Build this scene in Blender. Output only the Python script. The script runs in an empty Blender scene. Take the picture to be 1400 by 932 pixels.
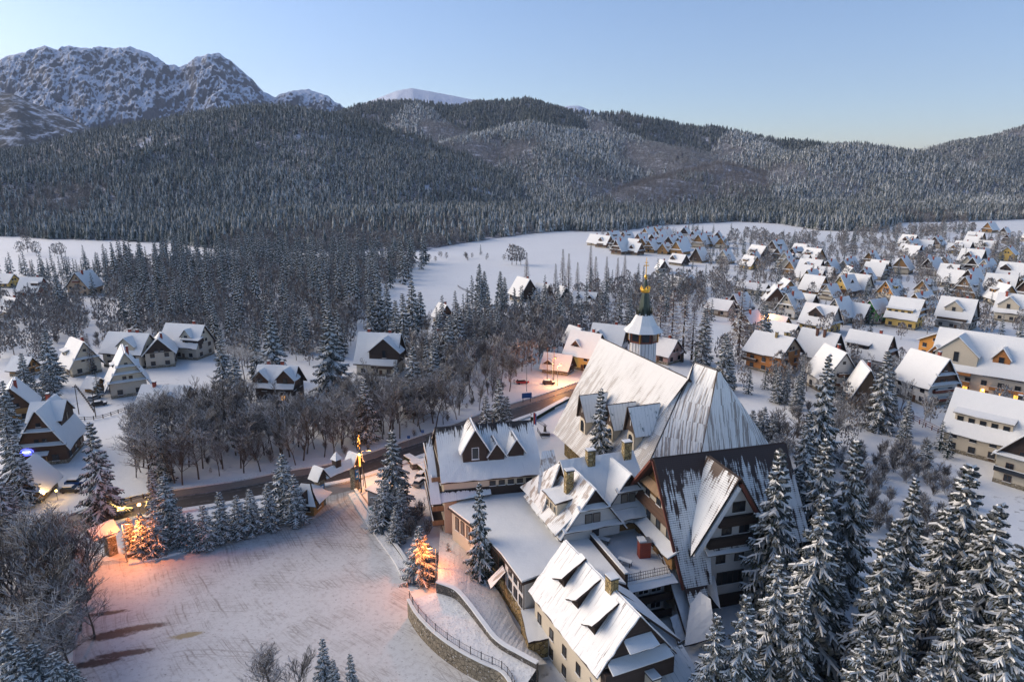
import bpy, math, random
import numpy as np
from mathutils import Vector, Matrix
R_ = math.radians
SC = bpy.context.scene
COL = SC.collection
# ---------------------------------------------------------------- camera, sky, sun, exposure
CAMH = 70.0; FOC = 950.0; PIT = R_(13.7)
cam_d = bpy.data.cameras.new('camera'); cam = bpy.data.objects.new('camera', cam_d); COL.objects.link(cam)
cam.location = (0, 0, CAMH); cam.rotation_euler = (R_(90) - PIT, 0, 0)
cam_d.sensor_width = 36; cam_d.lens = FOC / 1400 * 36; cam_d.clip_start = 1; cam_d.clip_end = 40000
SC.camera = cam
SUN_EL = 20.0; SUN_AZ = -69.0         # azimuth from +Y, clockwise positive: the glow stands to the left, a little behind
w = bpy.data.worlds.new("World"); SC.world = w; w.use_nodes = True
nt = w.node_tree; nt.nodes.clear()
sky = nt.nodes.new('ShaderNodeTexSky'); sky.sky_type = 'NISHITA'; sky.sun_disc = False
sky.sun_elevation = R_(SUN_EL); sky.sun_rotation = R_(SUN_AZ); sky.altitude = 900; sky.air_density = 1.0; sky.dust_density = 1.3; sky.ozone_density = 4.6
bg = nt.nodes.new('ShaderNodeBackground'); bg.inputs['Strength'].default_value = 0.11
wo = nt.nodes.new('ShaderNodeOutputWorld')
tint = nt.nodes.new('ShaderNodeMix'); tint.data_type = 'RGBA'; tint.blend_type = 'MULTIPLY'; tint.inputs[0].default_value = 1; tint.inputs[7].default_value = (1.16, 0.97, 0.91, 1)   # white balance of the photograph
nt.links.new(sky.outputs[0], tint.inputs[6]); nt.links.new(tint.outputs[2], bg.inputs['Color']); nt.links.new(bg.outputs[0], wo.inputs[0])
sd = bpy.data.lights.new('sun', 'SUN'); so = bpy.data.objects.new('sun', sd); COL.objects.link(so)
sd.energy = 2.5; sd.angle = R_(55); sd.color = (1.0, 0.83, 0.64)
_az = R_(SUN_AZ); _el = R_(SUN_EL)
sundir = Vector((math.sin(_az) * math.cos(_el), math.cos(_az) * math.cos(_el), math.sin(_el)))
so.rotation_euler = sundir.to_track_quat('Z', 'Y').to_euler(); so.location = (-300, -120, 200)
SC.view_settings.view_transform = 'Standard'; SC.view_settings.look = 'None'; SC.view_settings.gamma = 1
SC.view_settings.exposure = 0.95
SC.view_settings.use_curve_mapping = False
SC.render.engine = 'CYCLES'
SC.cycles.max_bounces = 5; SC.cycles.diffuse_bounces = 2; SC.cycles.glossy_bounces = 2; SC.cycles.volume_bounces = 0
SC.cycles.transparent_max_bounces = 6; SC.cycles.caustics_reflective = False; SC.cycles.caustics_refractive = False
SC.cycles.use_denoising = True

# ---------------------------------------------------------------- pixel of the photograph (1400 x 932) -> point on level z
def P(x, y, z=0.0):
    u = (x - 700) / FOC; v = (466 - y) / FOC
    t = (z - CAMH) / (-math.sin(PIT) + math.cos(PIT) * v)
    return Vector((u * t, (math.cos(PIT) + math.sin(PIT) * v) * t, z))
def RY(x, y, Y):
    u = (x - 700) / FOC; v = (466 - y) / FOC
    t = Y / (math.cos(PIT) + math.sin(PIT) * v)
    return (u * t, Y, CAMH + t * (-math.sin(PIT) + math.cos(PIT) * v))
def PX(X, Y, Z=0):
    d = Y * math.cos(PIT) - (Z - CAMH) * math.sin(PIT); up = Y * math.sin(PIT) + (Z - CAMH) * math.cos(PIT)
    return 700 + FOC * X / d, 466 - FOC * up / d

# ---------------------------------------------------------------- materials
MATS = {}
def new_mat(name, rough=0.8):
    m = bpy.data.materials.new(name); m.use_nodes = True
    n = m.node_tree.nodes; b = n['Principled BSDF']; b.inputs['Roughness'].default_value = rough
    MATS[name] = m
    return m, n, m.node_tree.links, b
def mathn(n, l, op, a, b=None, clamp=False):
    q = n.new('ShaderNodeMath'); q.operation = op; q.use_clamp = clamp
    for i, s in enumerate((a, b)):
        if s is None: continue
        if isinstance(s, (int, float)): q.inputs[i].default_value = s
        else: l.new(s, q.inputs[i])
    return q.outputs[0]
def ramp(n, l, src, lo, hi, smooth=False):
    q = n.new('ShaderNodeMapRange'); q.inputs[1].default_value = lo; q.inputs[2].default_value = hi; q.clamp = True
    if smooth: q.interpolation_type = 'SMOOTHSTEP'
    l.new(src, q.inputs[0]); return q.outputs[0]
def mixc(n, l, f, a, b):
    q = n.new('ShaderNodeMix'); q.data_type = 'RGBA'
    for i, s in ((0, f), (6, a), (7, b)):
        if isinstance(s, (int, float)): q.inputs[i].default_value = s
        elif isinstance(s, tuple): q.inputs[i].default_value = (*s[:3], 1)
        else: l.new(s, q.inputs[i])
    return q.outputs[2]
def coord(n, l, kind='Object', scale=(1, 1, 1), rot=0.0):
    if kind == 'Position': o = n.new('ShaderNodeNewGeometry').outputs['Position']
    else: o = n.new('ShaderNodeTexCoord').outputs[kind]
    mp = n.new('ShaderNodeMapping'); mp.inputs['Scale'].default_value = scale; mp.inputs['Rotation'].default_value = (0, 0, rot)
    l.new(o, mp.inputs[0]); return mp.outputs[0]
def noise(n, l, vec, scale, detail=3, rough=0.55):
    q = n.new('ShaderNodeTexNoise'); q.inputs['Scale'].default_value = scale; q.inputs['Detail'].default_value = detail
    q.inputs['Roughness'].default_value = rough; l.new(vec, q.inputs['Vector']); return q.outputs[0]
def bump(n, l, b, h, strength=0.4, dist=0.1):
    q = n.new('ShaderNodeBump'); q.inputs['Strength'].default_value = strength; q.inputs['Distance'].default_value = dist
    l.new(h, q.inputs['Height']); l.new(q.outputs[0], b.inputs['Normal'])
def attr(n, name):
    q = n.new('ShaderNodeAttribute'); q.attribute_name = name; return q.outputs['Fac']
def upz(n, l):
    g = n.new('ShaderNodeNewGeometry'); s = n.new('ShaderNodeSeparateXYZ'); l.new(g.outputs['Normal'], s.inputs[0]); return s.outputs[2]
SNOW = (0.80, 0.812, 0.79)

def flat(name, col, rough=0.75, var=0.18, scale=1.5, metal=0.0):
    m, n, l, b = new_mat(name, rough); b.inputs['Metallic'].default_value = metal
    c = coord(n, l, 'Object')
    f = noise(n, l, c, scale, 4)
    l.new(mixc(n, l, f, tuple(x * (1 - var) for x in col), tuple(min(1, x * (1 + var)) for x in col)), b.inputs['Base Color'])
    return m
def planks(name, col, pitch=0.2, axis=1, dark=0.5, var=0.3):
    m, n, l, b = new_mat(name, 0.8)
    c = coord(n, l, 'UV'); s = n.new('ShaderNodeSeparateXYZ'); l.new(c, s.inputs[0])
    k = mathn(n, l, 'MULTIPLY', s.outputs[axis], 1 / pitch)
    fr = mathn(n, l, 'FRACT', k); fl = mathn(n, l, 'FLOOR', k)
    wn = n.new('ShaderNodeTexWhiteNoise'); wn.noise_dimensions = '1D'; l.new(fl, wn.inputs['W'])
    g = noise(n, l, coord(n, l, 'UV', (1.5, 8, 1) if axis == 1 else (8, 1.5, 1)), 1.0, 3)
    tone = mathn(n, l, 'ADD', mathn(n, l, 'MULTIPLY', wn.outputs[0], .5), mathn(n, l, 'MULTIPLY', g, .6))
    c1 = mixc(n, l, tone, tuple(x * (1 - var) for x in col), tuple(x * (1 + var) for x in col))
    gap = mathn(n, l, 'LESS_THAN', fr, 0.12)
    l.new(mixc(n, l, gap, c1, tuple(x * dark for x in col)), b.inputs['Base Color'])
    bump(n, l, b, mathn(n, l, 'SUBTRACT', 1.0, gap), .4, .02)
    return m
def stone(name, c1, c2, sc=1.6):
    m, n, l, b = new_mat(name, 0.9)
    c = coord(n, l, 'UV')
    v = n.new('ShaderNodeTexVoronoi'); v.inputs['Scale'].default_value = sc; l.new(c, v.inputs['Vector'])
    e = n.new('ShaderNodeTexVoronoi'); e.feature = 'DISTANCE_TO_EDGE'; e.inputs['Scale'].default_value = sc; l.new(c, e.inputs['Vector'])
    s = n.new('ShaderNodeSeparateColor'); l.new(v.outputs['Color'], s.inputs[0])
    k = mixc(n, l, s.outputs[0], c1, c2)
    g = mathn(n, l, 'LESS_THAN', e.outputs[0], 0.06)
    sn = mathn(n, l, 'GREATER_THAN', noise(n, l, c, 2.2, 4), 0.64)
    k = mixc(n, l, g, k, tuple(x * .45 for x in c1))
    l.new(mixc(n, l, mathn(n, l, 'MULTIPLY', sn, .7), k, SNOW), b.inputs['Base Color'])
    bump(n, l, b, e.outputs[0], .5, .05)
    return m
def snow_mat(name, dirt=0.0, bumps=0.35, col=SNOW):
    m, n, l, b = new_mat(name, 0.55)
    c = coord(n, l, 'Position')
    f1 = noise(n, l, c, 0.25, 5); f2 = noise(n, l, c, 2.5, 5, .65)
    base = mixc(n, l, f1, tuple(x * .93 for x in col), tuple(min(1, x * 1.04) for x in col))
    if dirt:
        g = ramp(n, l, f2, .56, .72)
        base = mixc(n, l, mathn(n, l, 'MULTIPLY', g, dirt), base, (0.16, 0.14, 0.11))
    l.new(base, b.inputs['Base Color'])
    bump(n, l, b, mathn(n, l, 'ADD', mathn(n, l, 'MULTIPLY', f1, 1.5), mathn(n, l, 'MULTIPLY', f2, .35)), bumps, .5)
    return m
def roof_mat(name, bare, cover=0.8, seam=0.45, streak=(1.6, 0.16), ridge=0.0, rows=0.0, snowcol=SNOW, seamdark=.5, seamshow=0.35, pw=.4):
    """a metal or tiled roof partly under snow; UV: u runs along the ridge, v down the slope, in metres"""
    m, n, l, b = new_mat(name, 0.6)
    uv = coord(n, l, 'UV'); s = n.new('ShaderNodeSeparateXYZ'); l.new(uv, s.inputs[0])
    st = noise(n, l, coord(n, l, 'UV', (streak[0], streak[1], 1)), 1.0, 5, .6)
    pt = noise(n, l, coord(n, l, 'UV', (.35, .3, 1)), 1.0, 4, .6)
    tot = mathn(n, l, 'ADD', mathn(n, l, 'MULTIPLY', st, 1 - pw), mathn(n, l, 'MULTIPLY', pt, pw))
    if ridge:
        e = attr(n, 'slope')
        r = mathn(n, l, 'POWER', mathn(n, l, 'SUBTRACT', 1.0, e, True), 4.0)
        tot = mathn(n, l, 'SUBTRACT', tot, mathn(n, l, 'MULTIPLY', r, ridge))
    th = .5 + (.5 - cover) * .42
    f = ramp(n, l, tot, th - .02, th + .02)
    fr = mathn(n, l, 'FRACT', mathn(n, l, 'MULTIPLY', s.outputs[0], 1 / seam))
    sm = mathn(n, l, 'LESS_THAN', fr, 0.13)
    bare2 = mixc(n, l, sm, bare, tuple(x * seamdark for x in bare))
    if rows:
        fr2 = mathn(n, l, 'FRACT', mathn(n, l, 'MULTIPLY', s.outputs[1], 1 / rows))
        rw = mathn(n, l, 'LESS_THAN', fr2, 0.2)
        bare2 = mixc(n, l, mathn(n, l, 'MULTIPLY', rw, .7), bare2, tuple(x * seamdark for x in bare))
        f = mathn(n, l, 'MULTIPLY', f, mathn(n, l, 'SUBTRACT', 1.0, mathn(n, l, 'MULTIPLY', rw, ramp(n, l, tot, th + .12, th + .02))))
    sc = noise(n, l, coord(n, l, 'UV'), .8, 4)
    snow = mixc(n, l, sc, tuple(x * .93 for x in snowcol), snowcol)
    # thin snow lets the seams show
    thin = ramp(n, l, tot, th + .16, th + .02)
    snow = mixc(n, l, mathn(n, l, 'MULTIPLY', mathn(n, l, 'MULTIPLY', sm, thin), seamshow), snow, bare)
    l.new(mixc(n, l, f, bare2, snow), b.inputs['Base Color'])
    h = mathn(n, l, 'SUBTRACT', mathn(n, l, 'ADD', mathn(n, l, 'MULTIPLY', f, .8), mathn(n, l, 'MULTIPLY', sc, .9)), mathn(n, l, 'MULTIPLY', sm, .35))
    bump(n, l, b, h, .5, .15)
    return m

snow_mat('snow'); snow_mat('snow_rough', dirt=.75, bumps=.6)
snow_mat('snow_cap', bumps=.25)
flat('white_wall', (0.62, 0.60, 0.56), .85, .06); flat('cream_wall', (0.56, 0.49, 0.37), .85, .08); flat('beige_wall', (0.50, 0.43, 0.34), .85, .08)
flat('yellow_wall', (0.62, 0.42, 0.12), .85, .08); flat('grey_wall', (0.34, 0.33, 0.31), .85, .08); flat('green_wall', (0.06, 0.42, 0.06), .8, .08)
flat('orange_wall', (0.62, 0.27, 0.05), .85, .08); flat('tan_wall', (0.42, 0.30, 0.20), .85, .08); flat('pink_wall', (0.5, 0.33, 0.28), .85, .08)
planks('wood_dark', (0.045, 0.028, 0.02)); planks('wood_brown', (0.11, 0.055, 0.03)); planks('wood_orange', (0.42, 0.17, 0.045), .25)
planks('wood_honey', (0.33, 0.18, 0.06), .25); planks('wood_red', (0.17, 0.05, 0.03), .2, 0); planks('wood_board', (0.07, 0.045, 0.03), .25, 0); planks('wood_tan', (0.24, 0.15, 0.08), .22, 0)
stone('stone', (0.20, 0.17, 0.12), (0.32, 0.27, 0.19)); stone('stone_gold', (0.22, 0.16, 0.07), (0.40, 0.30, 0.13), 1.1); stone('stone_dark', (0.09, 0.08, 0.07), (0.17, 0.15, 0.12), 2.0)
planks('brick', (0.30, 0.06, 0.035), .12, 1, .6, .2)
flat('metal_dark', (0.03, 0.03, 0.035), .5, .1, metal=.3); flat('metal_grey', (0.28, 0.29, 0.30), .45, .08, metal=.4); flat('plastic_blue', (0.02, 0.10, 0.30), .5, .1)
flat('banner_blue', (0.02, 0.16, 0.36), .7, .1); flat('green_bin', (0.0, 0.20, 0.13), .5, .1); flat('copper_green', (0.05, 0.07, 0.055), .45, .3, metal=.5)
flat('gold', (0.75, 0.42, 0.06), .3, .1, metal=.8); flat('statue_dark', (0.06, 0.05, 0.045), .6); flat('white_paint', (0.75, 0.75, 0.74), .5, .03)
flat('bark', (0.075, 0.055, 0.04), .95, .35, 3); flat('red_paint', (0.35, 0.03, 0.03), .5, .1); flat('brown_paint', (0.12, 0.05, 0.03), .6, .1)
def glass(name, em=None, strength=0, col=(0.02, 0.025, 0.03)):
    m, n, l, b = new_mat(name, 0.12); b.inputs['Base Color'].default_value = (*col, 1); b.inputs['Specular IOR Level'].default_value = .6
    if em:
        f = noise(n, l, coord(n, l, 'Object', (3, 3, 3)), 1.0, 2)
        b.inputs['Emission Color'].default_value = (*em, 1); l.new(mathn(n, l, 'MULTIPLY', f, strength * 2), b.inputs['Emission Strength'])
glass('glass'); glass('glass_lit', (1.0, .45, .08), 1.1); glass('curtain', None, 0, (.16, .15, .13))
def emit(name, col, s):
    m, n, l, b = new_mat(name); b.inputs['Base Color'].default_value = (*col, 1); b.inputs['Emission Color'].default_value = (*col, 1); b.inputs['Emission Strength'].default_value = s
emit('lamp_glow', (1.0, .50, .14), 9.0); emit('lamp_soft', (1.0, .36, .06), 1.5); emit('neon_blue', (.10, .12, 1.0), 2.2); emit('neon_white', (.85, .9, 1.0), 1.6)
# roofs
roof_mat('roof_snow', (0.10, 0.075, 0.06), cover=1.14, seam=.5)
roof_mat('roof_snow_thin', (0.13, 0.10, 0.085), cover=.86, seam=.5)
roof_mat('roof_snow_blue', (0.06, 0.09, 0.10), cover=1.1, seam=.5)
roof_mat('roof_hall', (0.022, 0.02, 0.02), cover=.98, seam=.42, streak=(3.2, .12), ridge=.30, seamshow=.75)
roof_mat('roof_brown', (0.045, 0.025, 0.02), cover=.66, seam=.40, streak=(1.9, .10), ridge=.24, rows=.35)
roof_mat('roof_brown_lit', (0.085, 0.05, 0.032), cover=.78, seam=.40, streak=(2.0, .10), ridge=.16, rows=.35)  # lighter copy of the brown roof, sunlight put into its colour
roof_mat('roof_church', (0.50, 0.47, 0.43), cover=.50, seam=.5, pw=.3, seamshow=.8, streak=(.8, .10), ridge=-.22, seamdark=.66, rows=.42, snowcol=(.72, .72, .69))
roof_mat('roof_choir', (0.33, 0.30, 0.275), cover=.56, seam=.6, streak=(1.5, .05), ridge=-.05, seamdark=.62, pw=.15, seamshow=.8)
roof_mat('roof_sheet', (0.40, 0.34, 0.29), cover=.58, seam=.45, streak=(.8, .25), seamdark=.45, seamshow=.9)
roof_mat('roof_wing', (0.12, 0.075, 0.055), cover=.84, seam=.9, streak=(2.2, .12), seamdark=.45, seamshow=.85)
roof_mat('roof_teal', (0.10, 0.16, 0.17), cover=.70, seam=.8, streak=(.7, .5), seamdark=.4, seamshow=.5)
roof_mat('roof_black', (0.02, 0.022, 0.028), cover=.62, seam=.5, streak=(1.2, .25))
roof_mat('roof_tower', (0.30, 0.27, 0.24), cover=.86, seam=.7, streak=(1.5, .3))

# ---------------------------------------------------------------- tagging and mesh building
def tag(o, label=None, cat=None, group=None, kind=None):
    if label: o['label'] = label
    if cat: o['category'] = cat
    if group: o['group'] = group
    if kind: o['kind'] = kind
    return o
def empty(name, loc, rz=0.0, label=None, cat=None, group=None, scale=1.0):
    o = bpy.data.objects.new(name, None); COL.objects.link(o); o.location = loc; o.rotation_euler = (0, 0, rz); o.scale = (scale,) * 3
    o.empty_display_size = .5
    return tag(o, label, cat, group)
def copy_tree(o, parent=None):
    c = o.copy(); COL.objects.link(c)
    if parent: c.parent = parent
    for ch in list(o.children): copy_tree(ch, c)
    return c
def link(name, me, parent=None, loc=None, rot=None):
    o = bpy.data.objects.new(name, me); COL.objects.link(o)
    if parent: o.parent = parent
    if loc is not None: o.location = loc
    if rot is not None: o.rotation_euler = rot
    return o
class MB:
    def __init__(s): s.v = []; s.f = []; s.m = []; s.mats = []; s.sl = {}; s.M = Matrix.Identity(4)
    def at(s, x=0, y=0, z=0, a=0): s.M = Matrix.Translation((x, y, z)) @ Matrix.Rotation(a, 4, 'Z'); return s
    def mi(s, mat):
        if mat not in s.mats: s.mats.append(mat)
        return s.mats.index(mat)
    def add(s, vs, fs, mat, slope=None):
        b = len(s.v)
        for k, p in enumerate(vs):
            s.v.append(s.M @ Vector(p))
            if slope: s.sl[b + k] = slope[k]
        i = s.mi(mat)
        for f in fs: s.f.append(tuple(b + k for k in f)); s.m.append(i)
    def box(s, x0, y0, z0, x1, y1, z1, mat):
        s.add([(x0, y0, z0), (x1, y0, z0), (x1, y1, z0), (x0, y1, z0), (x0, y0, z1), (x1, y0, z1), (x1, y1, z1), (x0, y1, z1)],
              [(0, 3, 2, 1), (4, 5, 6, 7), (0, 1, 5, 4), (1, 2, 6, 5), (2, 3, 7, 6), (3, 0, 4, 7)], mat)
    def prism(s, pts, z0, z1, mat, top=None, bot=True):
        n = len(pts); A = sum(pts[i][0] * pts[(i + 1) % n][1] - pts[(i + 1) % n][0] * pts[i][1] for i in range(n))
        if A < 0: pts = pts[::-1]
        vs = [(p[0], p[1], z0) for p in pts] + [(p[0], p[1], z1) for p in pts]
        s.add(vs, [(i, (i + 1) % n, n + (i + 1) % n, n + i) for i in range(n)], mat)
        s.add(vs, [tuple(range(n, 2 * n))], top or mat)
        if bot: s.add(vs, [tuple(range(n))[::-1]], mat)
    def tube(s, a, b, r0, r1, mat, n=8, cap=True):
        a = Vector(a); b = Vector(b); d = (b - a).normalized(); q = d.to_track_quat('Z', 'Y')
        vs = []
        for c, r in ((a, r0), (b, r1)):
            for k in range(n):
                t = 2 * math.pi * k / n; vs.append(tuple(c + q @ Vector((math.cos(t) * r, math.sin(t) * r, 0))))
        s.add(vs, [(k, (k + 1) % n, n + (k + 1) % n, n + k) for k in range(n)] + ([tuple(range(n, 2 * n)), tuple(range(n))[::-1]] if cap else []), mat)
    def cone(s, cx, cy, z0, z1, r0, r1, mat, n=8, ph=0.0, cap=True):
        vs = [(cx + r * math.cos(2 * math.pi * (k + ph) / n), cy + r * math.sin(2 * math.pi * (k + ph) / n), z) for z, r in ((z0, r0), (z1, r1)) for k in range(n)]
        s.add(vs, [(k, (k + 1) % n, n + (k + 1) % n, n + k) for k in range(n)] + ([tuple(range(n, 2 * n)), tuple(range(n))[::-1]] if cap else []), mat, [1.0] * n + [0.0] * n)
    def slab(s, q, th, mat, edge=None, nx=1, ny=1, jit=0.0, rng=random, tj=0.0):
        """q: ridge-left, ridge-right, eave-right, eave-left; a slab th thick standing above that quad (normal up)"""
        q = [Vector(p) for p in q]
        nrm = (q[2] - q[0]).cross(q[3] - q[1]).normalized()
        if nrm.z < 0: nrm = -nrm
        g = []; sl = []
        for j in range(ny + 1):
            for i in range(nx + 1):
                a = i / nx; b = j / ny
                if jit:
                    if j == ny: b += (rng.random() - .35) * jit / max(.1, (q[3] - q[0]).length)
                    if i in (0, nx): a += (rng.random() - .5) * jit * .6 / max(.1, (q[1] - q[0]).length)
                p = (q[0].lerp(q[1], a)).lerp(q[3].lerp(q[2], a), b); g.append(p); sl.append(j / ny)
        N = len(g)
        tops = [tuple(p + nrm * (th * (1 + (rng.random() - .5) * tj))) for p in g]; low = [tuple(p) for p in g]
        I = lambda i, j: j * (nx + 1) + i
        flip = (Vector(tops[I(1, 0)]) - Vector(tops[0])).cross(Vector(tops[I(0, 1)]) - Vector(tops[0])).dot(nrm) < 0
        fs = []; bs = []
        for j in range(ny):
            for i in range(nx):
                f = (I(i, j), I(i + 1, j), I(i + 1, j + 1), I(i, j + 1))
                fs.append(f[::-1] if flip else f); bs.append(tuple(k + N for k in (f if flip else f[::-1])))
        per = [I(i, 0) for i in range(nx + 1)] + [I(nx, j) for j in range(1, ny + 1)] + [I(i, ny) for i in range(nx - 1, -1, -1)] + [I(0, j) for j in range(ny - 1, 0, -1)]
        es = []
        for k in range(len(per)):
            a, b = per[k], per[(k + 1) % len(per)]
            es.append((a, a + N, b + N, b) if not flip else (b, b + N, a + N, a))
        vs = tops + low
        s.add(vs, fs, mat, sl + sl); s.add(vs, bs + es, edge or mat, sl + sl)
    def build(s, name, parent=None, label=None, loc=None, rot=None, smooth=False):
        me = s.mesh(name, smooth); o = link(name, me, parent, loc, rot)
        if label: o['label'] = label
        return o
    def mesh(s, name, smooth=False):
        me = bpy.data.meshes.new(name); me.from_pydata([tuple(v) for v in s.v], [], s.f)
        for m in s.mats: me.materials.append(MATS[m])
        me.polygons.foreach_set('material_index', s.m)
        if smooth: me.polygons.foreach_set('use_smooth', [True] * len(s.f))
        uv = me.uv_layers.new(name='UVMap'); dat = np.zeros((len(me.loops), 2), np.float32)
        for pl in me.polygons:
            n = pl.normal
            if abs(n.z) > .97: u = Vector((1, 0, 0)); v = Vector((0, 1, 0))
            else:
                u = Vector((-n.y, n.x, 0)).normalized(); v = n.cross(u)
            for li in pl.loop_indices:
                c = me.vertices[me.loops[li].vertex_index].co; dat[li] = (c.dot(u), c.dot(v))
        uv.data.foreach_set('uv', dat.ravel())
        if s.sl:
            at = me.attributes.new('slope', 'FLOAT', 'POINT'); arr = np.zeros(len(me.vertices), np.float32)
            for k, x in s.sl.items(): arr[k] = x
            at.data.foreach_set('value', arr)
        me.update(); return me
def np_mesh(name, V, F, mi=None, mats=(), smooth=False, fattr=None, vattr=None):
    V = np.asarray(V, np.float32); F = np.asarray(F, np.int32); k = F.shape[1]
    me = bpy.data.meshes.new(name); me.vertices.add(len(V)); me.vertices.foreach_set('co', V.ravel())
    me.loops.add(F.size); me.loops.foreach_set('vertex_index', F.ravel())
    me.polygons.add(len(F)); me.polygons.foreach_set('loop_start', np.arange(0, F.size, k, dtype=np.int32))
    try: me.polygons.foreach_set('loop_total', np.full(len(F), k, np.int32))
    except Exception: pass
    for m in mats: me.materials.append(MATS[m])
    if mi is not None: me.polygons.foreach_set('material_index', np.asarray(mi, np.int32))
    if smooth: me.polygons.foreach_set('use_smooth', np.ones(len(F), bool))
    for dom, d in (('FACE', fattr), ('POINT', vattr)):
        for key, arr in (d or {}).items():
            a = me.attributes.new(key, 'FLOAT', dom); a.data.foreach_set('value', np.asarray(arr, np.float32))
    me.update(calc_edges=True); return me
# numpy value noise
def _h(ix, iy, s):
    n = (ix.astype(np.int64) * 374761393 + iy.astype(np.int64) * 668265263 + s * 974711) & 0xffffffff
    n = ((n ^ (n >> 13)) * 1274126177) & 0xffffffff
    return ((n ^ (n >> 16)) & 0xffff) / 65535.0
def vnoise(x, y, s=0):
    xi = np.floor(x); yi = np.floor(y); fx = x - xi; fy = y - yi
    fx = fx * fx * (3 - 2 * fx); fy = fy * fy * (3 - 2 * fy)
    a = _h(xi, yi, s); b = _h(xi + 1, yi, s); c = _h(xi, yi + 1, s); d = _h(xi + 1, yi + 1, s)
    return (a * (1 - fx) + b * fx) * (1 - fy) + (c * (1 - fx) + d * fx) * fy
def fbm(x, y, s=0, o=5, g=.5, ridged=False):
    t = 0; a = 1; n = 0
    for k in range(o):
        q = vnoise(x * 2 ** k + 17.3 * k, y * 2 ** k - 9.1 * k, s + k)
        if ridged: q = 1 - abs(2 * q - 1)
        t = t + a * q; n += a; a *= g
    return t / n
# ---------------------------------------------------------------- ground, lot, road
def sheet(name, pts, z, mat, **k):
    m = MB(); m.add([(p[0], p[1], z) for p in pts], [tuple(range(len(pts)))], mat); o = m.build(name); return tag(o, kind='structure', **k)
def mat_ground():
    m, n, l, b = new_mat('ground_snow', .6); c = coord(n, l, 'Position')
    f1 = noise(n, l, c, .02, 4); f2 = noise(n, l, c, .5, 6, .65); f3 = noise(n, l, c, .09, 4)
    base = mixc(n, l, f1, (.75, .765, .75), (.84, .85, .83))
    g = mathn(n, l, 'MULTIPLY', ramp(n, l, f2, .57, .70), ramp(n, l, f3, .50, .62))
    l.new(mixc(n, l, mathn(n, l, 'MULTIPLY', g, .75), base, (.13, .115, .095)), b.inputs['Base Color'])
    bump(n, l, b, mathn(n, l, 'ADD', mathn(n, l, 'MULTIPLY', f3, 1.2), mathn(n, l, 'MULTIPLY', f2, .6)), .45, .5)
mat_ground()
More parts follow.
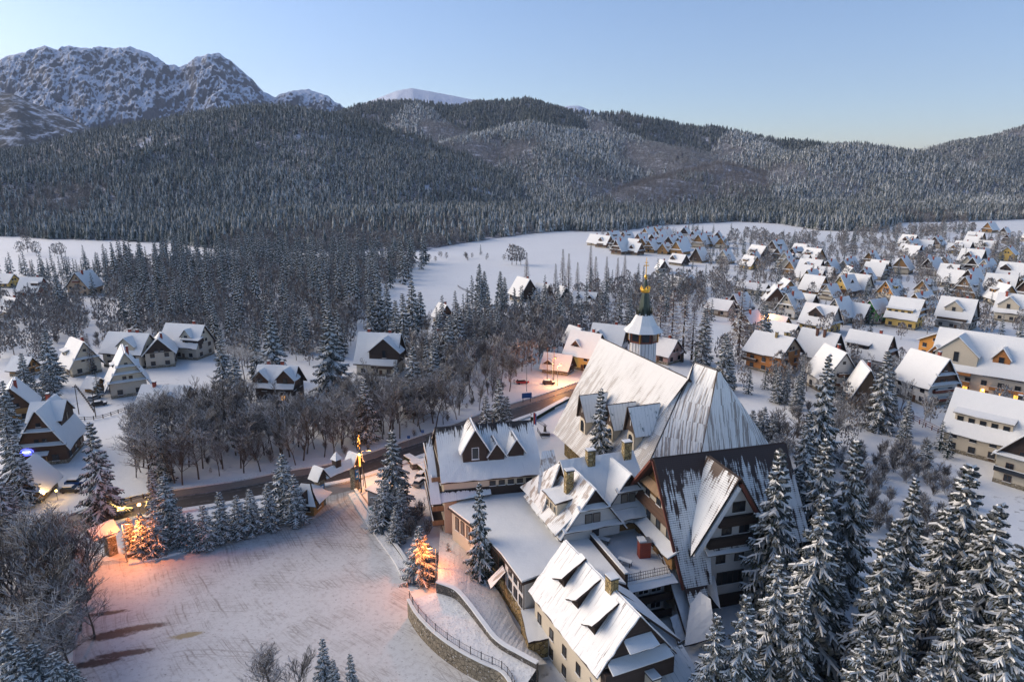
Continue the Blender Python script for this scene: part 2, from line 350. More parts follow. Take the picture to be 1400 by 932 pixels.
def mat_lot():
    m, n, l, b = new_mat('lot_snow', .6)
    g = n.new('ShaderNodeNewGeometry'); pos = g.outputs['Position']
    def dist(pt, sx=1, sy=1, rot=0):
        v = n.new('ShaderNodeVectorMath'); v.operation = 'SUBTRACT'; l.new(pos, v.inputs[0]); v.inputs[1].default_value = (pt[0], pt[1], 0)
        mp = n.new('ShaderNodeMapping'); mp.vector_type = 'TEXTURE'; mp.inputs['Rotation'].default_value = (0, 0, rot); mp.inputs['Scale'].default_value = (sx, sy, 1e6); l.new(v.outputs[0], mp.inputs[0])
        q = n.new('ShaderNodeVectorMath'); q.operation = 'LENGTH'; l.new(mp.outputs[0], q.inputs[0]); return q.outputs['Value']
    fine = noise(n, l, coord(n, l, 'Position', (1, 1, 1)), 1.2, 6, .7)
    wob = noise(n, l, coord(n, l, 'Position', (1, 1, 1)), .06, 3)
    # ruts left by cars circling through the lot: two families of rings, broken up by noise
    ruts = None
    for pt, sc, wgt in ((P(160, 1080), .55, .8), (P(900, 600), .42, 1.0)):
        d = mathn(n, l, 'ADD', dist(pt), mathn(n, l, 'MULTIPLY', wob, 3.5))
        q = n.new('ShaderNodeTexNoise'); q.noise_dimensions = '1D'; q.inputs['Detail'].default_value = 4; q.inputs['Roughness'].default_value = .7; l.new(mathn(n, l, 'MULTIPLY', d, sc), q.inputs['W'])
        k = mathn(n, l, 'MULTIPLY', ramp(n, l, q.outputs[0], .47, .66), wgt)
        ruts = k if ruts is None else mathn(n, l, 'MAXIMUM', ruts, k)
    big = noise(n, l, coord(n, l, 'Position', (1, 1, 1)), .05, 4)
    gate = ramp(n, l, dist(P(462, 672), 26, 30, .2), 1.25, .25, True)          # the drive in front of the gate is the most worn
    wear = mathn(n, l, 'MULTIPLY', ruts, mathn(n, l, 'ADD', ramp(n, l, noise(n, l, coord(n, l, 'Position', (1, 1, 1)), .16, 4, .6), .46, .60), .06))
    wear = mathn(n, l, 'ADD', mathn(n, l, 'MULTIPLY', wear, .60), mathn(n, l, 'MULTIPLY', gate, mathn(n, l, 'ADD', .28, mathn(n, l, 'MULTIPLY', ruts, .35))))
    wear = mathn(n, l, 'ADD', wear, mathn(n, l, 'MULTIPLY', ramp(n, l, fine, .50, .68), .34))
    base = mixc(n, l, big, (.58, .58, .555), (.75, .752, .73))
    base = mixc(n, l, mathn(n, l, 'MINIMUM', wear, .8), base, (.22, .185, .155))
    grit = noise(n, l, coord(n, l, 'Position', (.5, 2.2, 1), R_(-12)), 1.0, 6, .75)
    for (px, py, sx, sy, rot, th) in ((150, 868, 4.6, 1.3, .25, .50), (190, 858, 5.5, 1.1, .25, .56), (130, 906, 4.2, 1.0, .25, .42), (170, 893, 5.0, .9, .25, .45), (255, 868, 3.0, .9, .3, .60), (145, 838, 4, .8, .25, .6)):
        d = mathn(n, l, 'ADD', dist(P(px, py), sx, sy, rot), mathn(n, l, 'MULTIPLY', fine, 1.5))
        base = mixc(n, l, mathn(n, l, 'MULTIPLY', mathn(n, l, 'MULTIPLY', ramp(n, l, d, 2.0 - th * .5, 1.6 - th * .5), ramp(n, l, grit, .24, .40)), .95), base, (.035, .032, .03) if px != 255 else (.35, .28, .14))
    dots = noise(n, l, coord(n, l, 'Position', (1, 1, 1)), 1.9, 2, .5)
    base = mixc(n, l, mathn(n, l, 'MULTIPLY', ramp(n, l, dots, .66, .72), .6), base, (.12, .10, .085))
    l.new(base, b.inputs['Base Color'])
    h = mathn(n, l, 'SUBTRACT', mathn(n, l, 'MULTIPLY', fine, .5), mathn(n, l, 'MULTIPLY', ruts, .2))
    bump(n, l, b, h, .35, .15)
mat_lot()
def mat_road(name, c1, c2, sn):
    m, n, l, b = new_mat(name, .55); c = coord(n, l, 'UV')
    a = noise(n, l, coord(n, l, 'Position', (1, 1, 1)), .8, 5, .7)
    at = attr(n, 'slope')
    q = n.new('ShaderNodeTexNoise'); q.noise_dimensions = '1D'; q.inputs['Scale'].default_value = 7; q.inputs['Detail'].default_value = 3; l.new(at, q.inputs['W'])
    base = mixc(n, l, a, c1, c2)
    k = mathn(n, l, 'ADD', mathn(n, l, 'MULTIPLY', q.outputs[0], .6), mathn(n, l, 'MULTIPLY', a, .4))
    l.new(mixc(n, l, mathn(n, l, 'MULTIPLY', ramp(n, l, k, .55, .68), sn), base, (.6, .59, .6)), b.inputs['Base Color'])
mat_road('asphalt', (.035, .032, .03), (.075, .062, .052), .35); mat_road('walkway', (.15, .11, .085), (.30, .24, .20), .5); mat_road('apron', (.16, .125, .10), (.34, .29, .26), .5)
def strip(name, path, w, z, mat, off=0.0, h=0.0):
    """a band of width w along a path of points, moved sideways by off; h > 0 gives a low raised bank or wall"""
    pts = [Vector((p[0], p[1], 0)) for p in path]; m = MB(); L = []; Rr = []
    for i, p in enumerate(pts):
        d = (pts[min(i + 1, len(pts) - 1)] - pts[max(i - 1, 0)]).normalized(); nn = Vector((-d.y, d.x, 0))
        L.append(p + nn * (off + w / 2)); Rr.append(p + nn * (off - w / 2))
    n = len(pts)
    if h <= 0:
        m.add([(*v.xy, z) for v in L] + [(*v.xy, z) for v in Rr], [(n + i, n + i + 1, i + 1, i) for i in range(n - 1)], mat, [0.0] * n + [1.0] * n)
    else:
        for i in range(n - 1):
            m.add([(*Rr[i].xy, z), (*Rr[i + 1].xy, z), (*L[i + 1].xy, z), (*L[i].xy, z), (*Rr[i].xy, z + h), (*Rr[i + 1].xy, z + h), (*L[i + 1].xy, z + h), (*L[i].xy, z + h)],
                  [(4, 5, 6, 7), (0, 1, 5, 4), (2, 3, 7, 6)] + ([(3, 0, 4, 7)] if i == 0 else []) + ([(1, 2, 6, 5)] if i == n - 2 else []), mat)
    return m.build(name)
def smooth_path(px, n=8):
    p = [P(*q) for q in px]; out = []
    for i in range(len(p) - 1):
        p0 = p[max(i - 1, 0)]; p1 = p[i]; p2 = p[i + 1]; p3 = p[min(i + 2, len(p) - 1)]
        for k in range(n):
            t = k / n; out.append(.5 * ((2 * p1) + (p2 - p0) * t + (2 * p0 - 5 * p1 + 4 * p2 - p3) * t * t + (3 * p1 - p0 - 3 * p2 + p3) * t ** 3))
    return out + [p[-1]]
sheet('ground', [(-9000, -400), (9000, -400), (9000, 12000), (-9000, 12000)], 0.0, 'ground_snow')
LOTP = [(96, 960), (100, 915), (108, 850), (112, 800), (112, 772), (160, 764), (200, 756), (260, 738), (340, 715), (400, 698), (436, 688), (440, 662), (486, 652), (492, 672), (515, 700), (545, 740), (562, 782), (556, 800), (572, 840), (600, 885), (640, 925), (690, 960)]
sheet('parking_lot', [P(*p) for p in LOTP], .004 * 2, 'lot_snow')
ROADP = [(-120, 782), (0, 752), (87, 729), (150, 706), (210, 693), (326, 675), (400, 660), (480, 645), (590, 608), (640, 590), (700, 567), (760, 548), (810, 530), (860, 512), (900, 500)]
road_path = smooth_path(ROADP)
tag(strip('road', road_path, 7.0, .016, 'asphalt'), kind='structure')
tag(strip('pavement', road_path, 3.2, .0, 'walkway', 5.2, .12), kind='structure')
tag(strip('verge', road_path, 1.5, .0, 'snow_rough', -4.35, .42), kind='structure'); tag(strip('verge', road_path, 1.6, .0, 'snow_rough', 7.6, .45), kind='structure')
sheet('driveway', [P(*p) for p in [(425, 668), (436, 648), (500, 632), (540, 628), (494, 656), (488, 668), (440, 680)]], .012, 'apron')
sheet('church_yard_path', [P(*p) for p in [(560, 640), (735, 585), (775, 560), (800, 640), (730, 690), (640, 700)]], .008, 'snow')
# ---------------------------------------------------------------- hills and mountains
RID = []
def ridge(pts, k, amp=1.0): RID.append(([RY(*p) for p in pts], k, amp))
ridge([(-260, 262, 1450), (-120, 236, 1520), (0, 208, 1600), (60, 201, 1620), (120, 193, 1640), (180, 183, 1660), (240, 168, 1680), (300, 155, 1700), (345, 149, 1700), (375, 150, 1700), (400, 158, 1690), (440, 174, 1650), (480, 194, 1600), (520, 218, 1540), (560, 243, 1450), (600, 272, 1300), (630, 296, 1180)], .27)
ridge([(720, 170, 2300), (690, 182, 2000), (640, 193, 1800), (600, 206, 1660), (560, 228, 1500), (500, 260, 1300), (440, 287, 1120), (400, 306, 1000)], .28)
ridge([(690, 182, 2000), (735, 205, 1650), (760, 240, 1400), (775, 270, 1200)], .34)
ridge([(380, 190, 2500), (440, 173, 2600), (480, 158, 2700), (520, 143, 2750), (560, 140, 2750), (620, 150, 2700), (660, 143, 2700), (715, 139, 2700), (760, 153, 2700), (800, 158, 2700), (850, 155, 2700), (900, 165, 2700), (950, 175, 2650), (1000, 183, 2600), (1050, 193, 2500), (1100, 196, 2400), (1160, 200, 2300), (1200, 205, 2300), (1240, 214, 2300), (1300, 235, 2300)], .40)
ridge([(560, 140, 2750), (590, 170, 2400), (560, 210, 2100)], .33)
ridge([(800, 158, 2700), (850, 188, 2300), (900, 208, 2000), (935, 226, 1750)], .34)
ridge([(715, 139, 2700), (740, 175, 2300), (800, 225, 1800)], .36)
ridge([(1000, 183, 2600), (1040, 205, 2200), (1080, 225, 1900)], .36)
ridge([(985, 226, 1700), (930, 240, 1500), (880, 256, 1350), (835, 272, 1230), (795, 294, 1100)], .29)
ridge([(985, 226, 1700), (1010, 250, 1450), (1030, 275, 1250)], .30)
ridge([(1165, 201, 2000), (1130, 210, 1850), (1095, 232, 1620), (1062, 262, 1380), (1050, 285, 1220)], .30)
ridge([(1165, 201, 2000), (1220, 211, 1900), (1280, 228, 1780), (1340, 243, 1700), (1400, 255, 1650), (1480, 270, 1600), (1600, 285, 1500)], .29)
ridge([(1190, 235, 1700), (1210, 262, 1400), (1215, 288, 1200)], .33)
ridge([(1245, 213, 3000), (1300, 204, 3000), (1340, 198, 3000), (1380, 183, 3000), (1400, 175, 3000), (1480, 150, 3000), (1600, 120, 3000)], .33)
ridge([(1400, 175, 3000), (1370, 215, 2600), (1330, 240, 2300)], .38)
FOOT = [(-400, 322), (0, 325), (230, 333), (300, 342), (585, 346), (640, 334), (760, 317), (850, 316), (900, 311), (1000, 305), (1060, 308), (1120, 318), (1200, 318), (1235, 306), (1400, 302), (1800, 300)]
fx = np.array([p[0] for p in FOOT], float); fy = np.array([P(*p)[1] for p in FOOT])
def foot_y(X, Y):
    D = Y * math.cos(PIT) + CAMH * math.sin(PIT); return np.interp(700 + FOC * X / D, fx, fy)
def polyh(X, Y, rid, full=False):
    h = np.full(X.shape, -50.0); who = np.zeros(X.shape, int); dm = np.full(X.shape, 1e9)
    for ri, (pts, k, amp) in enumerate(rid):
        for a, b in zip(pts[:-1], pts[1:]):
            dx, dy = b[0] - a[0], b[1] - a[1]; L2 = dx * dx + dy * dy
            t = np.clip(((X - a[0]) * dx + (Y - a[1]) * dy) / L2, 0, 1)
            d = np.hypot(X - a[0] - t * dx, Y - a[1] - t * dy); z = a[2] + t * (b[2] - a[2])
            q = z - k * np.sqrt(d * d + 900) + k * 30
            q = np.maximum(q, z * np.exp(-d * k * 2.6 / np.maximum(z, 20)) - 12)  # concave foot slopes
            who = np.where(q > h, ri, who); dm = np.where(q > h, d, dm); h = np.maximum(h, q)
    return (h, who, dm) if full else h
def hill_h(X, Y, full=False):
    h, who, dm = polyh(X, Y, RID, True)
    t = np.clip((Y - foot_y(X, Y) - 70 * (fbm(X / 110, X * 0 + 2.5, 71, 3) - .35)) / 330.0, 0, 1); t = t * t * (3 - 2 * t)
    g = fbm(X / 260, Y / 260, 5, 4) - .5; g2 = fbm(X / 70, Y / 70, 9, 3) - .5
    gr = fbm(X / 420 + 3, Y / 420, 15, 3, .5, True) - .62
    r = (h + (g * 26 + g2 * 9 + gr * 70 * np.clip(dm / 260, 0, 1)) * np.clip(h / 70, 0, 1)) * t
    r = np.maximum(r, 12 * t + .4 * (t > 0))
    return (r, who, dm) if full else r
NX, NYr = 420, 230
gx = np.linspace(-260, 1660, NX); gy = 600 * (3900 / 600) ** np.linspace(0, 1, NYr)
GX, GYY = np.meshgrid(gx, gy)
WX = (GX - 700) / FOC * (GYY * math.cos(PIT) + CAMH * math.sin(PIT)); WY = GYY
HZ = hill_h(WX, WY)
def grid_mesh(name, X, Y, Z, mat, kind='structure', smooth=True):
    ny, nx = X.shape; V = np.stack([X.ravel(), Y.ravel(), Z.ravel()], 1)
    I = np.arange(nx * ny).reshape(ny, nx)
    F = np.stack([I[:-1, :-1].ravel(), I[:-1, 1:].ravel(), I[1:, 1:].ravel(), I[1:, :-1].ravel()], 1)
    o = link(name, np_mesh(name, V, F, None, [mat], smooth)); return tag(o, kind=kind)
def mat_hill():
    m, n, l, b = new_mat('hill_ground', .8); c = coord(n, l, 'Position')
    f = noise(n, l, c, .03, 5, .6); f2 = noise(n, l, c, .3, 4)
    k = mixc(n, l, ramp(n, l, f2, .4, .6), (.06, .06, .055), (.30, .31, .34))
    l.new(mixc(n, l, ramp(n, l, f, .56, .66), k, (.62, .63, .68)), b.inputs['Base Color'])
mat_hill()
grid_mesh('hills', WX, WY, HZ - np.where(HZ < .3, 3.0, 0.0), 'hill_ground')
def mat_rock(name, lo, hi, rock=(.045, .052, .072)):
    m, n, l, b = new_mat(name, .8); c = coord(n, l, 'Position')
    f = noise(n, l, c, .012, 8, .68); u = upz(n, l); f2 = noise(n, l, coord(n, l, 'Position', (1, .6, .35)), .035, 6, .7)
    s = mathn(n, l, 'ADD', mathn(n, l, 'ADD', mathn(n, l, 'MULTIPLY', u, .55), mathn(n, l, 'MULTIPLY', f, .5)), mathn(n, l, 'MULTIPLY', f2, .5))
    l.new(mixc(n, l, ramp(n, l, s, lo, hi), rock, (.62, .69, .82)), b.inputs['Base Color'])
    bump(n, l, b, mathn(n, l, 'ADD', f, f2), 1.0, 14)
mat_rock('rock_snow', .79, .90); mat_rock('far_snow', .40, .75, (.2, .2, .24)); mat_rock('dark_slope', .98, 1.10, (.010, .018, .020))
def massif(name, pts, k, x0, x1, y0, y1, mat, nx, ny, amp, sc, sharp, seed):
    rid = [([RY(*p) for p in pts], k, 1)]
    sil = np.array([[p[0], RY(*p)[2]] for p in pts]); Yc = pts[0][2]
    a = np.linspace(x0, x1, nx); r = np.linspace(y0, y1, ny); A, Rr = np.meshgrid(a, r)
    X = (A - 700) / FOC * (Rr * math.cos(PIT) + CAMH * math.sin(PIT)); top = np.interp(A, sil[:, 0], sil[:, 1])
    d = np.abs(Rr - Yc) ; h = top - k * (np.sqrt(d * d + 80 * 80) - 80)
    # gullies and buttresses run down the faces
    g = fbm(X / sc, Rr / (sc * 2.2), seed, 6, .55, True) - .55; g = np.minimum(g, .10); g2 = fbm(X / (sc * .25), Rr / (sc * .45), seed + 7, 4, .55, True) - .5
    fade = np.clip(d / 300, .04, 1)
    g3 = fbm(X / (sc * .07), Rr / (sc * .10), seed + 13, 3, .6, True) - .5
    h = h + (g * amp * 2.4 + g2 * amp * .7 + g3 * amp * .30) * fade + (fbm(X / 90, X * 0, seed + 5, 3, .6) - .5) * amp * .12 * sharp
    return grid_mesh(name, X, Rr, h, mat, smooth=not sharp)
massif('rocky_mountain', [(-260, 130, 5600), (-100, 95, 5600), (0, 88, 5600), (10, 84, 5600), (22, 88, 5600), (40, 79, 5600), (70, 71, 5600), (88, 64, 5600), (105, 70, 5600), (120, 66, 5600), (150, 69, 5600), (200, 69, 5600), (225, 76, 5600), (245, 90, 5600), (262, 96, 5600), (272, 92, 5600), (283, 81, 5600), (300, 76, 5600), (316, 77, 5600), (335, 90, 5600), (355, 106, 5600), (370, 126, 5600), (385, 132, 5600), (398, 127, 5600), (415, 126, 5600), (430, 121, 5600), (445, 128, 5600), (465, 141, 5600), (480, 153, 5600), (520, 185, 5600), (600, 250, 5600)], .62, -260, 600, 4300, 6100, 'rock_snow', 760, 250, 185, 480, True, 3)
massif('dark_mountain_spur', [(-260, 70, 4000), (-60, 108, 4000), (0, 122, 4000), (40, 130, 4000), (60, 141, 4000), (100, 158, 4000), (140, 178, 4000), (180, 200, 4000), (260, 240, 4000)], .5, -260, 260, 3200, 4400, 'dark_slope', 130, 60, 45, 300, False, 21)
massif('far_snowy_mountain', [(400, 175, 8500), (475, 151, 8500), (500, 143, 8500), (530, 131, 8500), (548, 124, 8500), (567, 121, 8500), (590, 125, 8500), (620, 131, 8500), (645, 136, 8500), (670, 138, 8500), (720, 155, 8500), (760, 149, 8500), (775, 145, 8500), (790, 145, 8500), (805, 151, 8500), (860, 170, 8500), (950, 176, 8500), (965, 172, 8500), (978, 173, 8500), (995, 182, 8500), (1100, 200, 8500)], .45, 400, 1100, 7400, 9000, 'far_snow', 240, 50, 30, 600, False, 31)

# ---------------------------------------------------------------- plant shapes (numpy)
def mat_plants():
    for name, c1, c2 in (('needles', (.016, .026, .017), (.048, .055, .030)), ('needles_brown', (.07, .045, .028), (.15, .095, .05))):
        m, n, l, b = new_mat(name, .85); b.inputs['Specular IOR Level'].default_value = .1
        f = noise(n, l, coord(n, l, 'Object'), 1.2, 3); oi = n.new('ShaderNodeObjectInfo')
        k = mathn(n, l, 'ADD', mathn(n, l, 'MULTIPLY', f, .6), mathn(n, l, 'MULTIPLY', oi.outputs['Random'], .5))
        fr = mathn(n, l, 'MULTIPLY', ramp(n, l, mathn(n, l, 'ADD', upz(n, l), mathn(n, l, 'MULTIPLY', noise(n, l, coord(n, l, 'Object'), 4.0, 3), .8)), .80, 1.30), .30)
        l.new(mixc(n, l, fr, mixc(n, l, k, c1, c2), (.60, .61, .63)), b.inputs['Base Color'])
    m, n, l, b = new_mat('bough_snow', .7)
    l.new(mixc(n, l, noise(n, l, coord(n, l, 'Object'), 2.0, 4), (.66, .67, .655), (.80, .805, .78)), b.inputs['Base Color'])
    # twigs: brown bark, rime and snow lying on whatever faces up
    for name, c, lo in (('twigs', (.078, .062, .050), .26), ('twigs_frosted', (.13, .105, .09), .0), ('twigs_rust', (.17, .085, .045), .3)):
        m, n, l, b = new_mat(name, .9); u = upz(n, l); oi = n.new('ShaderNodeObjectInfo')
        f = noise(n, l, coord(n, l, 'Object'), 3.0, 2)
        k = ramp(n, l, mathn(n, l, 'ADD', u, mathn(n, l, 'MULTIPLY', f, .5)), lo + .25, lo + .65)
        l.new(mixc(n, l, k, mixc(n, l, oi.outputs['Random'], tuple(x * .75 for x in c), tuple(x * 1.25 for x in c)), (.66, .67, .66)), b.inputs['Base Color'])
    # far trees: every leaf-clump face knows how much snow lies on it
    m, n, l, b = new_mat('far_foliage', .9); b.inputs['Specular IOR Level'].default_value = .1
    g = mixc(n, l, attr(n, 'tint'), (.022, .040, .036), (.055, .070, .058)); g = mixc(n, l, attr(n, 'brown'), g, (.13, .105, .092))
    l.new(mixc(n, l, attr(n, 'frost'), g, (.62, .645, .645)), b.inputs['Base Color'])
mat_plants()
def spruce_np(seed, H, Rb, nb, nt, snow=.8, needle=True, trunk_in=False, droop=.55, low=.06, full=1.0, wide=1.0, heavy=.55, expo=.92):
    """one spruce: boughs in whorls, each a drooping axis with side sprays, needle curtains under them and snow lying on them"""
    rg = random.Random(seed); V = []; F = []; M = []
    def tri(a, b, c, m): i = len(V); V.extend((a, b, c)); F.append((i, i + 1, i + 2)); M.append(m)
    def quad(a, b, c, d, m): tri(a, b, c, m); tri(a, c, d, m)
    def snowstrip(a, b, w0, w1, h):
        ax = Vector(b) - Vector(a); s = Vector((-ax.y, ax.x, 0)); s = s.normalized() if s.length > 1e-4 else Vector((1, 0, 0))
        a = Vector(a); b = Vector(b); up = Vector((0, 0, h))
        quad(a + s * w0, b + s * w1, b + up * .6, a + up, 1); quad(a + up, b + up * .6, b - s * w1, a - s * w0, 1)
    for i in range(nb):
        t = low + (1 - low - .015) * ((i + .5) / nb) ** .92
        L = Rb * ((1 - t) ** expo) * rg.uniform(.72, 1.12) * (1 if t > .15 else .8) + .15
        az = i * 2.39996 + rg.uniform(-.3, .3); z0 = t * H
        dr = droop * (1.15 - t) * rg.uniform(.75, 1.25) - (.55 if t > .88 else .25 if t > .75 else 0)
        dx, dy = math.cos(az), math.sin(az)
        ph = rg.uniform(-.12, .12)
        def pt(s): return Vector((dx * L * s - dy * L * ph * s * s, dy * L * s + dx * L * ph * s * s, z0 - L * (dr * s * 1.25 - .42 * dr * s ** 3) + .06 * L * math.sin(s * 6 + i)))
        ns = 4; ax = [pt(k / ns) for k in range(ns + 1)]
        sn = rg.random() < snow + .1
        for k in range(ns):
            wk = (.34 * (1 - k / ns) + .10) * wide * (.5 + L / 6)
            if needle:
                s = Vector((-dy, dx, 0)) * wk * .9
                quad(ax[k] + s, ax[k + 1] + s * .7, ax[k + 1] - Vector((0, 0, .5 * wk)), ax[k] - Vector((0, 0, .8 * wk)), 0)
                quad(ax[k] - s, ax[k + 1] - s * .7, ax[k + 1] - Vector((0, 0, .5 * wk)), ax[k] - Vector((0, 0, .8 * wk)), 0)
            if sn and k > 0 - (L < 2): snowstrip(ax[k] + Vector((0, 0, .03)), ax[k + 1] + Vector((0, 0, .03)), wk * heavy, wk * heavy * .8, .16 * wide)
        for j in range(nt):
            s = .18 + .80 * (j + rg.random() * .7) / nt; base = pt(s); side = 1 if j % 2 else -1
            l = L * .40 * (1.12 - s) * rg.uniform(.7, 1.3) * full + .12
            a2 = az + side * rg.uniform(.65, 1.15); d = Vector((math.cos(a2), math.sin(a2), -rg.uniform(.25, .75) * (1.2 if t < .8 else .3)))
            tip = base + d * l; pw = Vector((-math.sin(a2), math.cos(a2), 0)) * l * .20
            if needle:
                hang = Vector((0, 0, -l * rg.uniform(.25, .6)))
                tri(base + pw * 1.2, tip, base - pw * 1.2, 0)
                quad(base, base.lerp(tip, .95), base.lerp(tip, .7) + hang * .9, base.lerp(tip, .15) + hang, 0)
                tri(base.lerp(tip, .3) - pw * .6, tip + pw * 1.6 + hang * .3, tip + hang * .8, 0)
            else:
                w = Vector((0, 0, .035 * wide)); tri(base + w, tip, base - w, 0); mid = base.lerp(tip, .5)
                for q in (-1, 1): tri(mid + w * .6, mid + d * l * .3 + pw * 2.0 * q, mid - w * .6, 0); tri(base.lerp(tip, .75), tip + pw * 1.6 * q, base.lerp(tip, .8) - w * .5, 0)
            if rg.random() < snow and l > .25: snowstrip(base + Vector((0, 0, .04)), base.lerp(tip, rg.uniform(.65, .98)) + Vector((0, 0, .03)), l * rg.uniform(.10, .19), l * .07, .07 + l * .06)
    if needle:   # thin leader
        for k in range(4):
            a = k * 1.57; z = H * .97; tri((0, 0, z + .02 * H), (.008 * H * math.cos(a), .008 * H * math.sin(a), z - .01 * H), (.008 * H * math.cos(a + 1), .008 * H * math.sin(a + 1), z - .02 * H), k % 2)
    V = [tuple(v) for v in V]
    tv = []; tf = []
    nseg = 7; r0 = .012 * H + .06
    for a in range(2):
        z, r = ((-.3, r0), (H * .985, .03))[a]
        for k in range(nseg): tv.append((r * math.cos(k * 2 * math.pi / nseg), r * math.sin(k * 2 * math.pi / nseg), z))
    for k in range(nseg): k2 = (k + 1) % nseg; tf += [(k, k2, nseg + k2), (k, nseg + k2, nseg + k)]
    if trunk_in:
        b = len(V); V += tv; F += [tuple(b + q for q in f) for f in tf]; M += [2] * len(tf)
    return V, F, M, tv, tf
def bare_np(seed, H, spread, levels=4, nchild=(5, 5, 5), w=1.0, up=.55, stems=1, clear=.25, twigw=.03):
    rg = random.Random(seed); V = []; F = []; M = []
    def seg(a, b, r0, r1, m):
        d = (b - a); q = d.to_track_quat('Z', 'Y'); i = len(V); n = 3 if m else 5
        for c, r in ((a, r0), (b, r1)):
            for k in range(n): t = 2 * math.pi * k / n; V.append(tuple(c + q @ Vector((math.cos(t) * r, math.sin(t) * r, 0))))
        for k in range(n): k2 = (k + 1) % n; F.append((i + k, i + k2, i + n + k2)); F.append((i + k, i + n + k2, i + n + k)); M.extend((m, m))
    def grow(a, d, L, r, lv):
        m = 0 if lv < 2 else 1; n = 3 if lv < 2 else 2; p = a; dd = d.copy(); pts = [(a, r)]
        for k in range(n):
            dd = (dd + Vector((rg.uniform(-.18, .18), rg.uniform(-.18, .18), rg.uniform(-.05, .15)))).normalized()
            q = p + dd * (L / n); r2 = r * (1 - .55 * (k + 1) / n); seg(p, q, max(pts[-1][1], twigw), max(r2, twigw * .7), m); p = q; pts.append((p, r2))
        if lv >= levels - 1: return
        nc = nchild[lv]
        for k in range(nc):
            s = (clear if lv == 0 else .2) + (1 - (clear if lv == 0 else .2)) * (k + rg.random()) / nc; i = min(int(s * n), n - 1); f = s * n - i
            base = pts[i][0].lerp(pts[i + 1][0], min(f, 1)); a2 = rg.uniform(0, 6.283)
            out = Vector((math.cos(a2), math.sin(a2), 0)); nd = (d * up + out * spread * rg.uniform(.6, 1.1) + Vector((0, 0, .25))).normalized()
            grow(base, nd, L * (.62 if lv == 0 else .55) * rg.uniform(.7, 1.15) * (1.15 - .45 * s), r * .5 * (1.2 - .5 * s), lv + 1)
    for k in range(stems):
        o = Vector((rg.uniform(-1, 1), rg.uniform(-1, 1), 0)) * (.12 * H if stems > 1 else 0)
        grow(o + Vector((0, 0, -.2)), Vector((rg.uniform(-.12, .12), rg.uniform(-.12, .12), 1)).normalized(), H * rg.uniform(.75, .95) * (.82), .016 * H * w / stems ** .4, 0)
    return V, F, M
def far_spruce_np(seed, tiers=4, n=7, H=1.0, R=.2, dens=.45):
    rg = random.Random(seed); V = []; F = []; fr = []
    for t in range(tiers):
        z0 = H * (.06 + .80 * t / tiers); z1 = min(H, z0 + H * (.46 - .16 * t / tiers)); r = R * (1 - .78 * t / tiers)
        i = len(V); V.append((0, 0, z1))
        for k in range(2 * n):
            a = math.pi * k / n + rg.uniform(-.12, .12) + t; q = r * (rg.uniform(.9, 1.2) if k % 2 else rg.uniform(.55, .72)); V.append((q * math.cos(a), q * math.sin(a), z0 + (H * rg.uniform(-.03, .015) if k % 2 else H * .05)))
        for k in range(2 * n): F.append((i, i + 1 + k, i + 1 + (k + 1) % (2 * n))); fr.append(rg.uniform(.35, .85) if rg.random() < dens else rg.uniform(0, .12))
    return np.array(V), np.array(F), np.array(fr)
def far_bare_np(seed, n=70, H=1.0, R=.26, dens=.5):
    rg = random.Random(seed); V = []; F = []; fr = []
    for k in range(n):
        t = rg.uniform(.18, .92); rr = R * math.sin(min(1, t * 1.1) * math.pi * .92) ** .7; a = rg.uniform(0, 6.283); q = rr * math.sqrt(rg.random())
        b = Vector((0, 0, H * t * .7)); c = Vector((q * math.cos(a), q * math.sin(a), H * t)); d = c + Vector((rg.uniform(-.05, .05), rg.uniform(-.05, .05), rg.uniform(.04, .13))) * H
        s = Vector((rg.uniform(-1, 1), rg.uniform(-1, 1), rg.uniform(-.4, .4))).normalized() * H * .028
        i = len(V); V += [tuple(c + s), tuple(c - s), tuple(d)]; F.append((i, i + 1, i + 2)); fr.append(rg.uniform(.3, .65) if rg.random() < dens else rg.uniform(0, .25))
    i = len(V); w = .012; V += [(w, 0, 0), (-w, 0, 0), (0, 0, .75)]; F.append((i, i + 1, i + 2)); fr.append(0); V += [(0, w, 0), (0, -w, 0), (0, 0, .75)]; F.append((i + 3, i + 4, i + 5)); fr.append(0)
    return np.array(V), np.array(F), np.array(fr)
def merge_np(name, protos, pos, hts, wid, tint, brown, which, frostm=None):
    """thousands of far trees as one mesh"""
    rg = np.random.RandomState(5); VV = []; FF = []; A = [[], [], []]; base = 0
    for k, (V, F, fr) in enumerate(protos):
        idx = np.where(which == k)[0]; n = len(idx)
        if not n: continue
        an = rg.rand(n) * 6.283; c, s = np.cos(an), np.sin(an); h = hts[idx]; wd = wid[idx]
        x = V[None, :, 0] * (h * wd)[:, None]; y = V[None, :, 1] * (h * wd)[:, None]
        out = np.stack([x * c[:, None] - y * s[:, None] + pos[idx, 0][:, None], x * s[:, None] + y * c[:, None] + pos[idx, 1][:, None], V[None, :, 2] * h[:, None] + pos[idx, 2][:, None]], 2)
        VV.append(out.reshape(-1, 3)); FF.append((F[None] + (base + np.arange(n) * len(V))[:, None, None]).reshape(-1, 3)); base += n * len(V)
        fm = np.ones(n) if frostm is None else frostm[idx]
        A[0].append((fr[None, :] * fm[:, None]).ravel()); A[1].append(np.repeat(tint[idx], len(F))); A[2].append(np.repeat(brown[idx], len(F)))
    me = np_mesh(name, np.concatenate(VV), np.concatenate(FF), None, ['far_foliage'], False, {'frost': np.clip(np.concatenate(A[0]), 0, 1), 'tint': np.concatenate(A[1]), 'brown': np.concatenate(A[2])})
    return link(name, me)
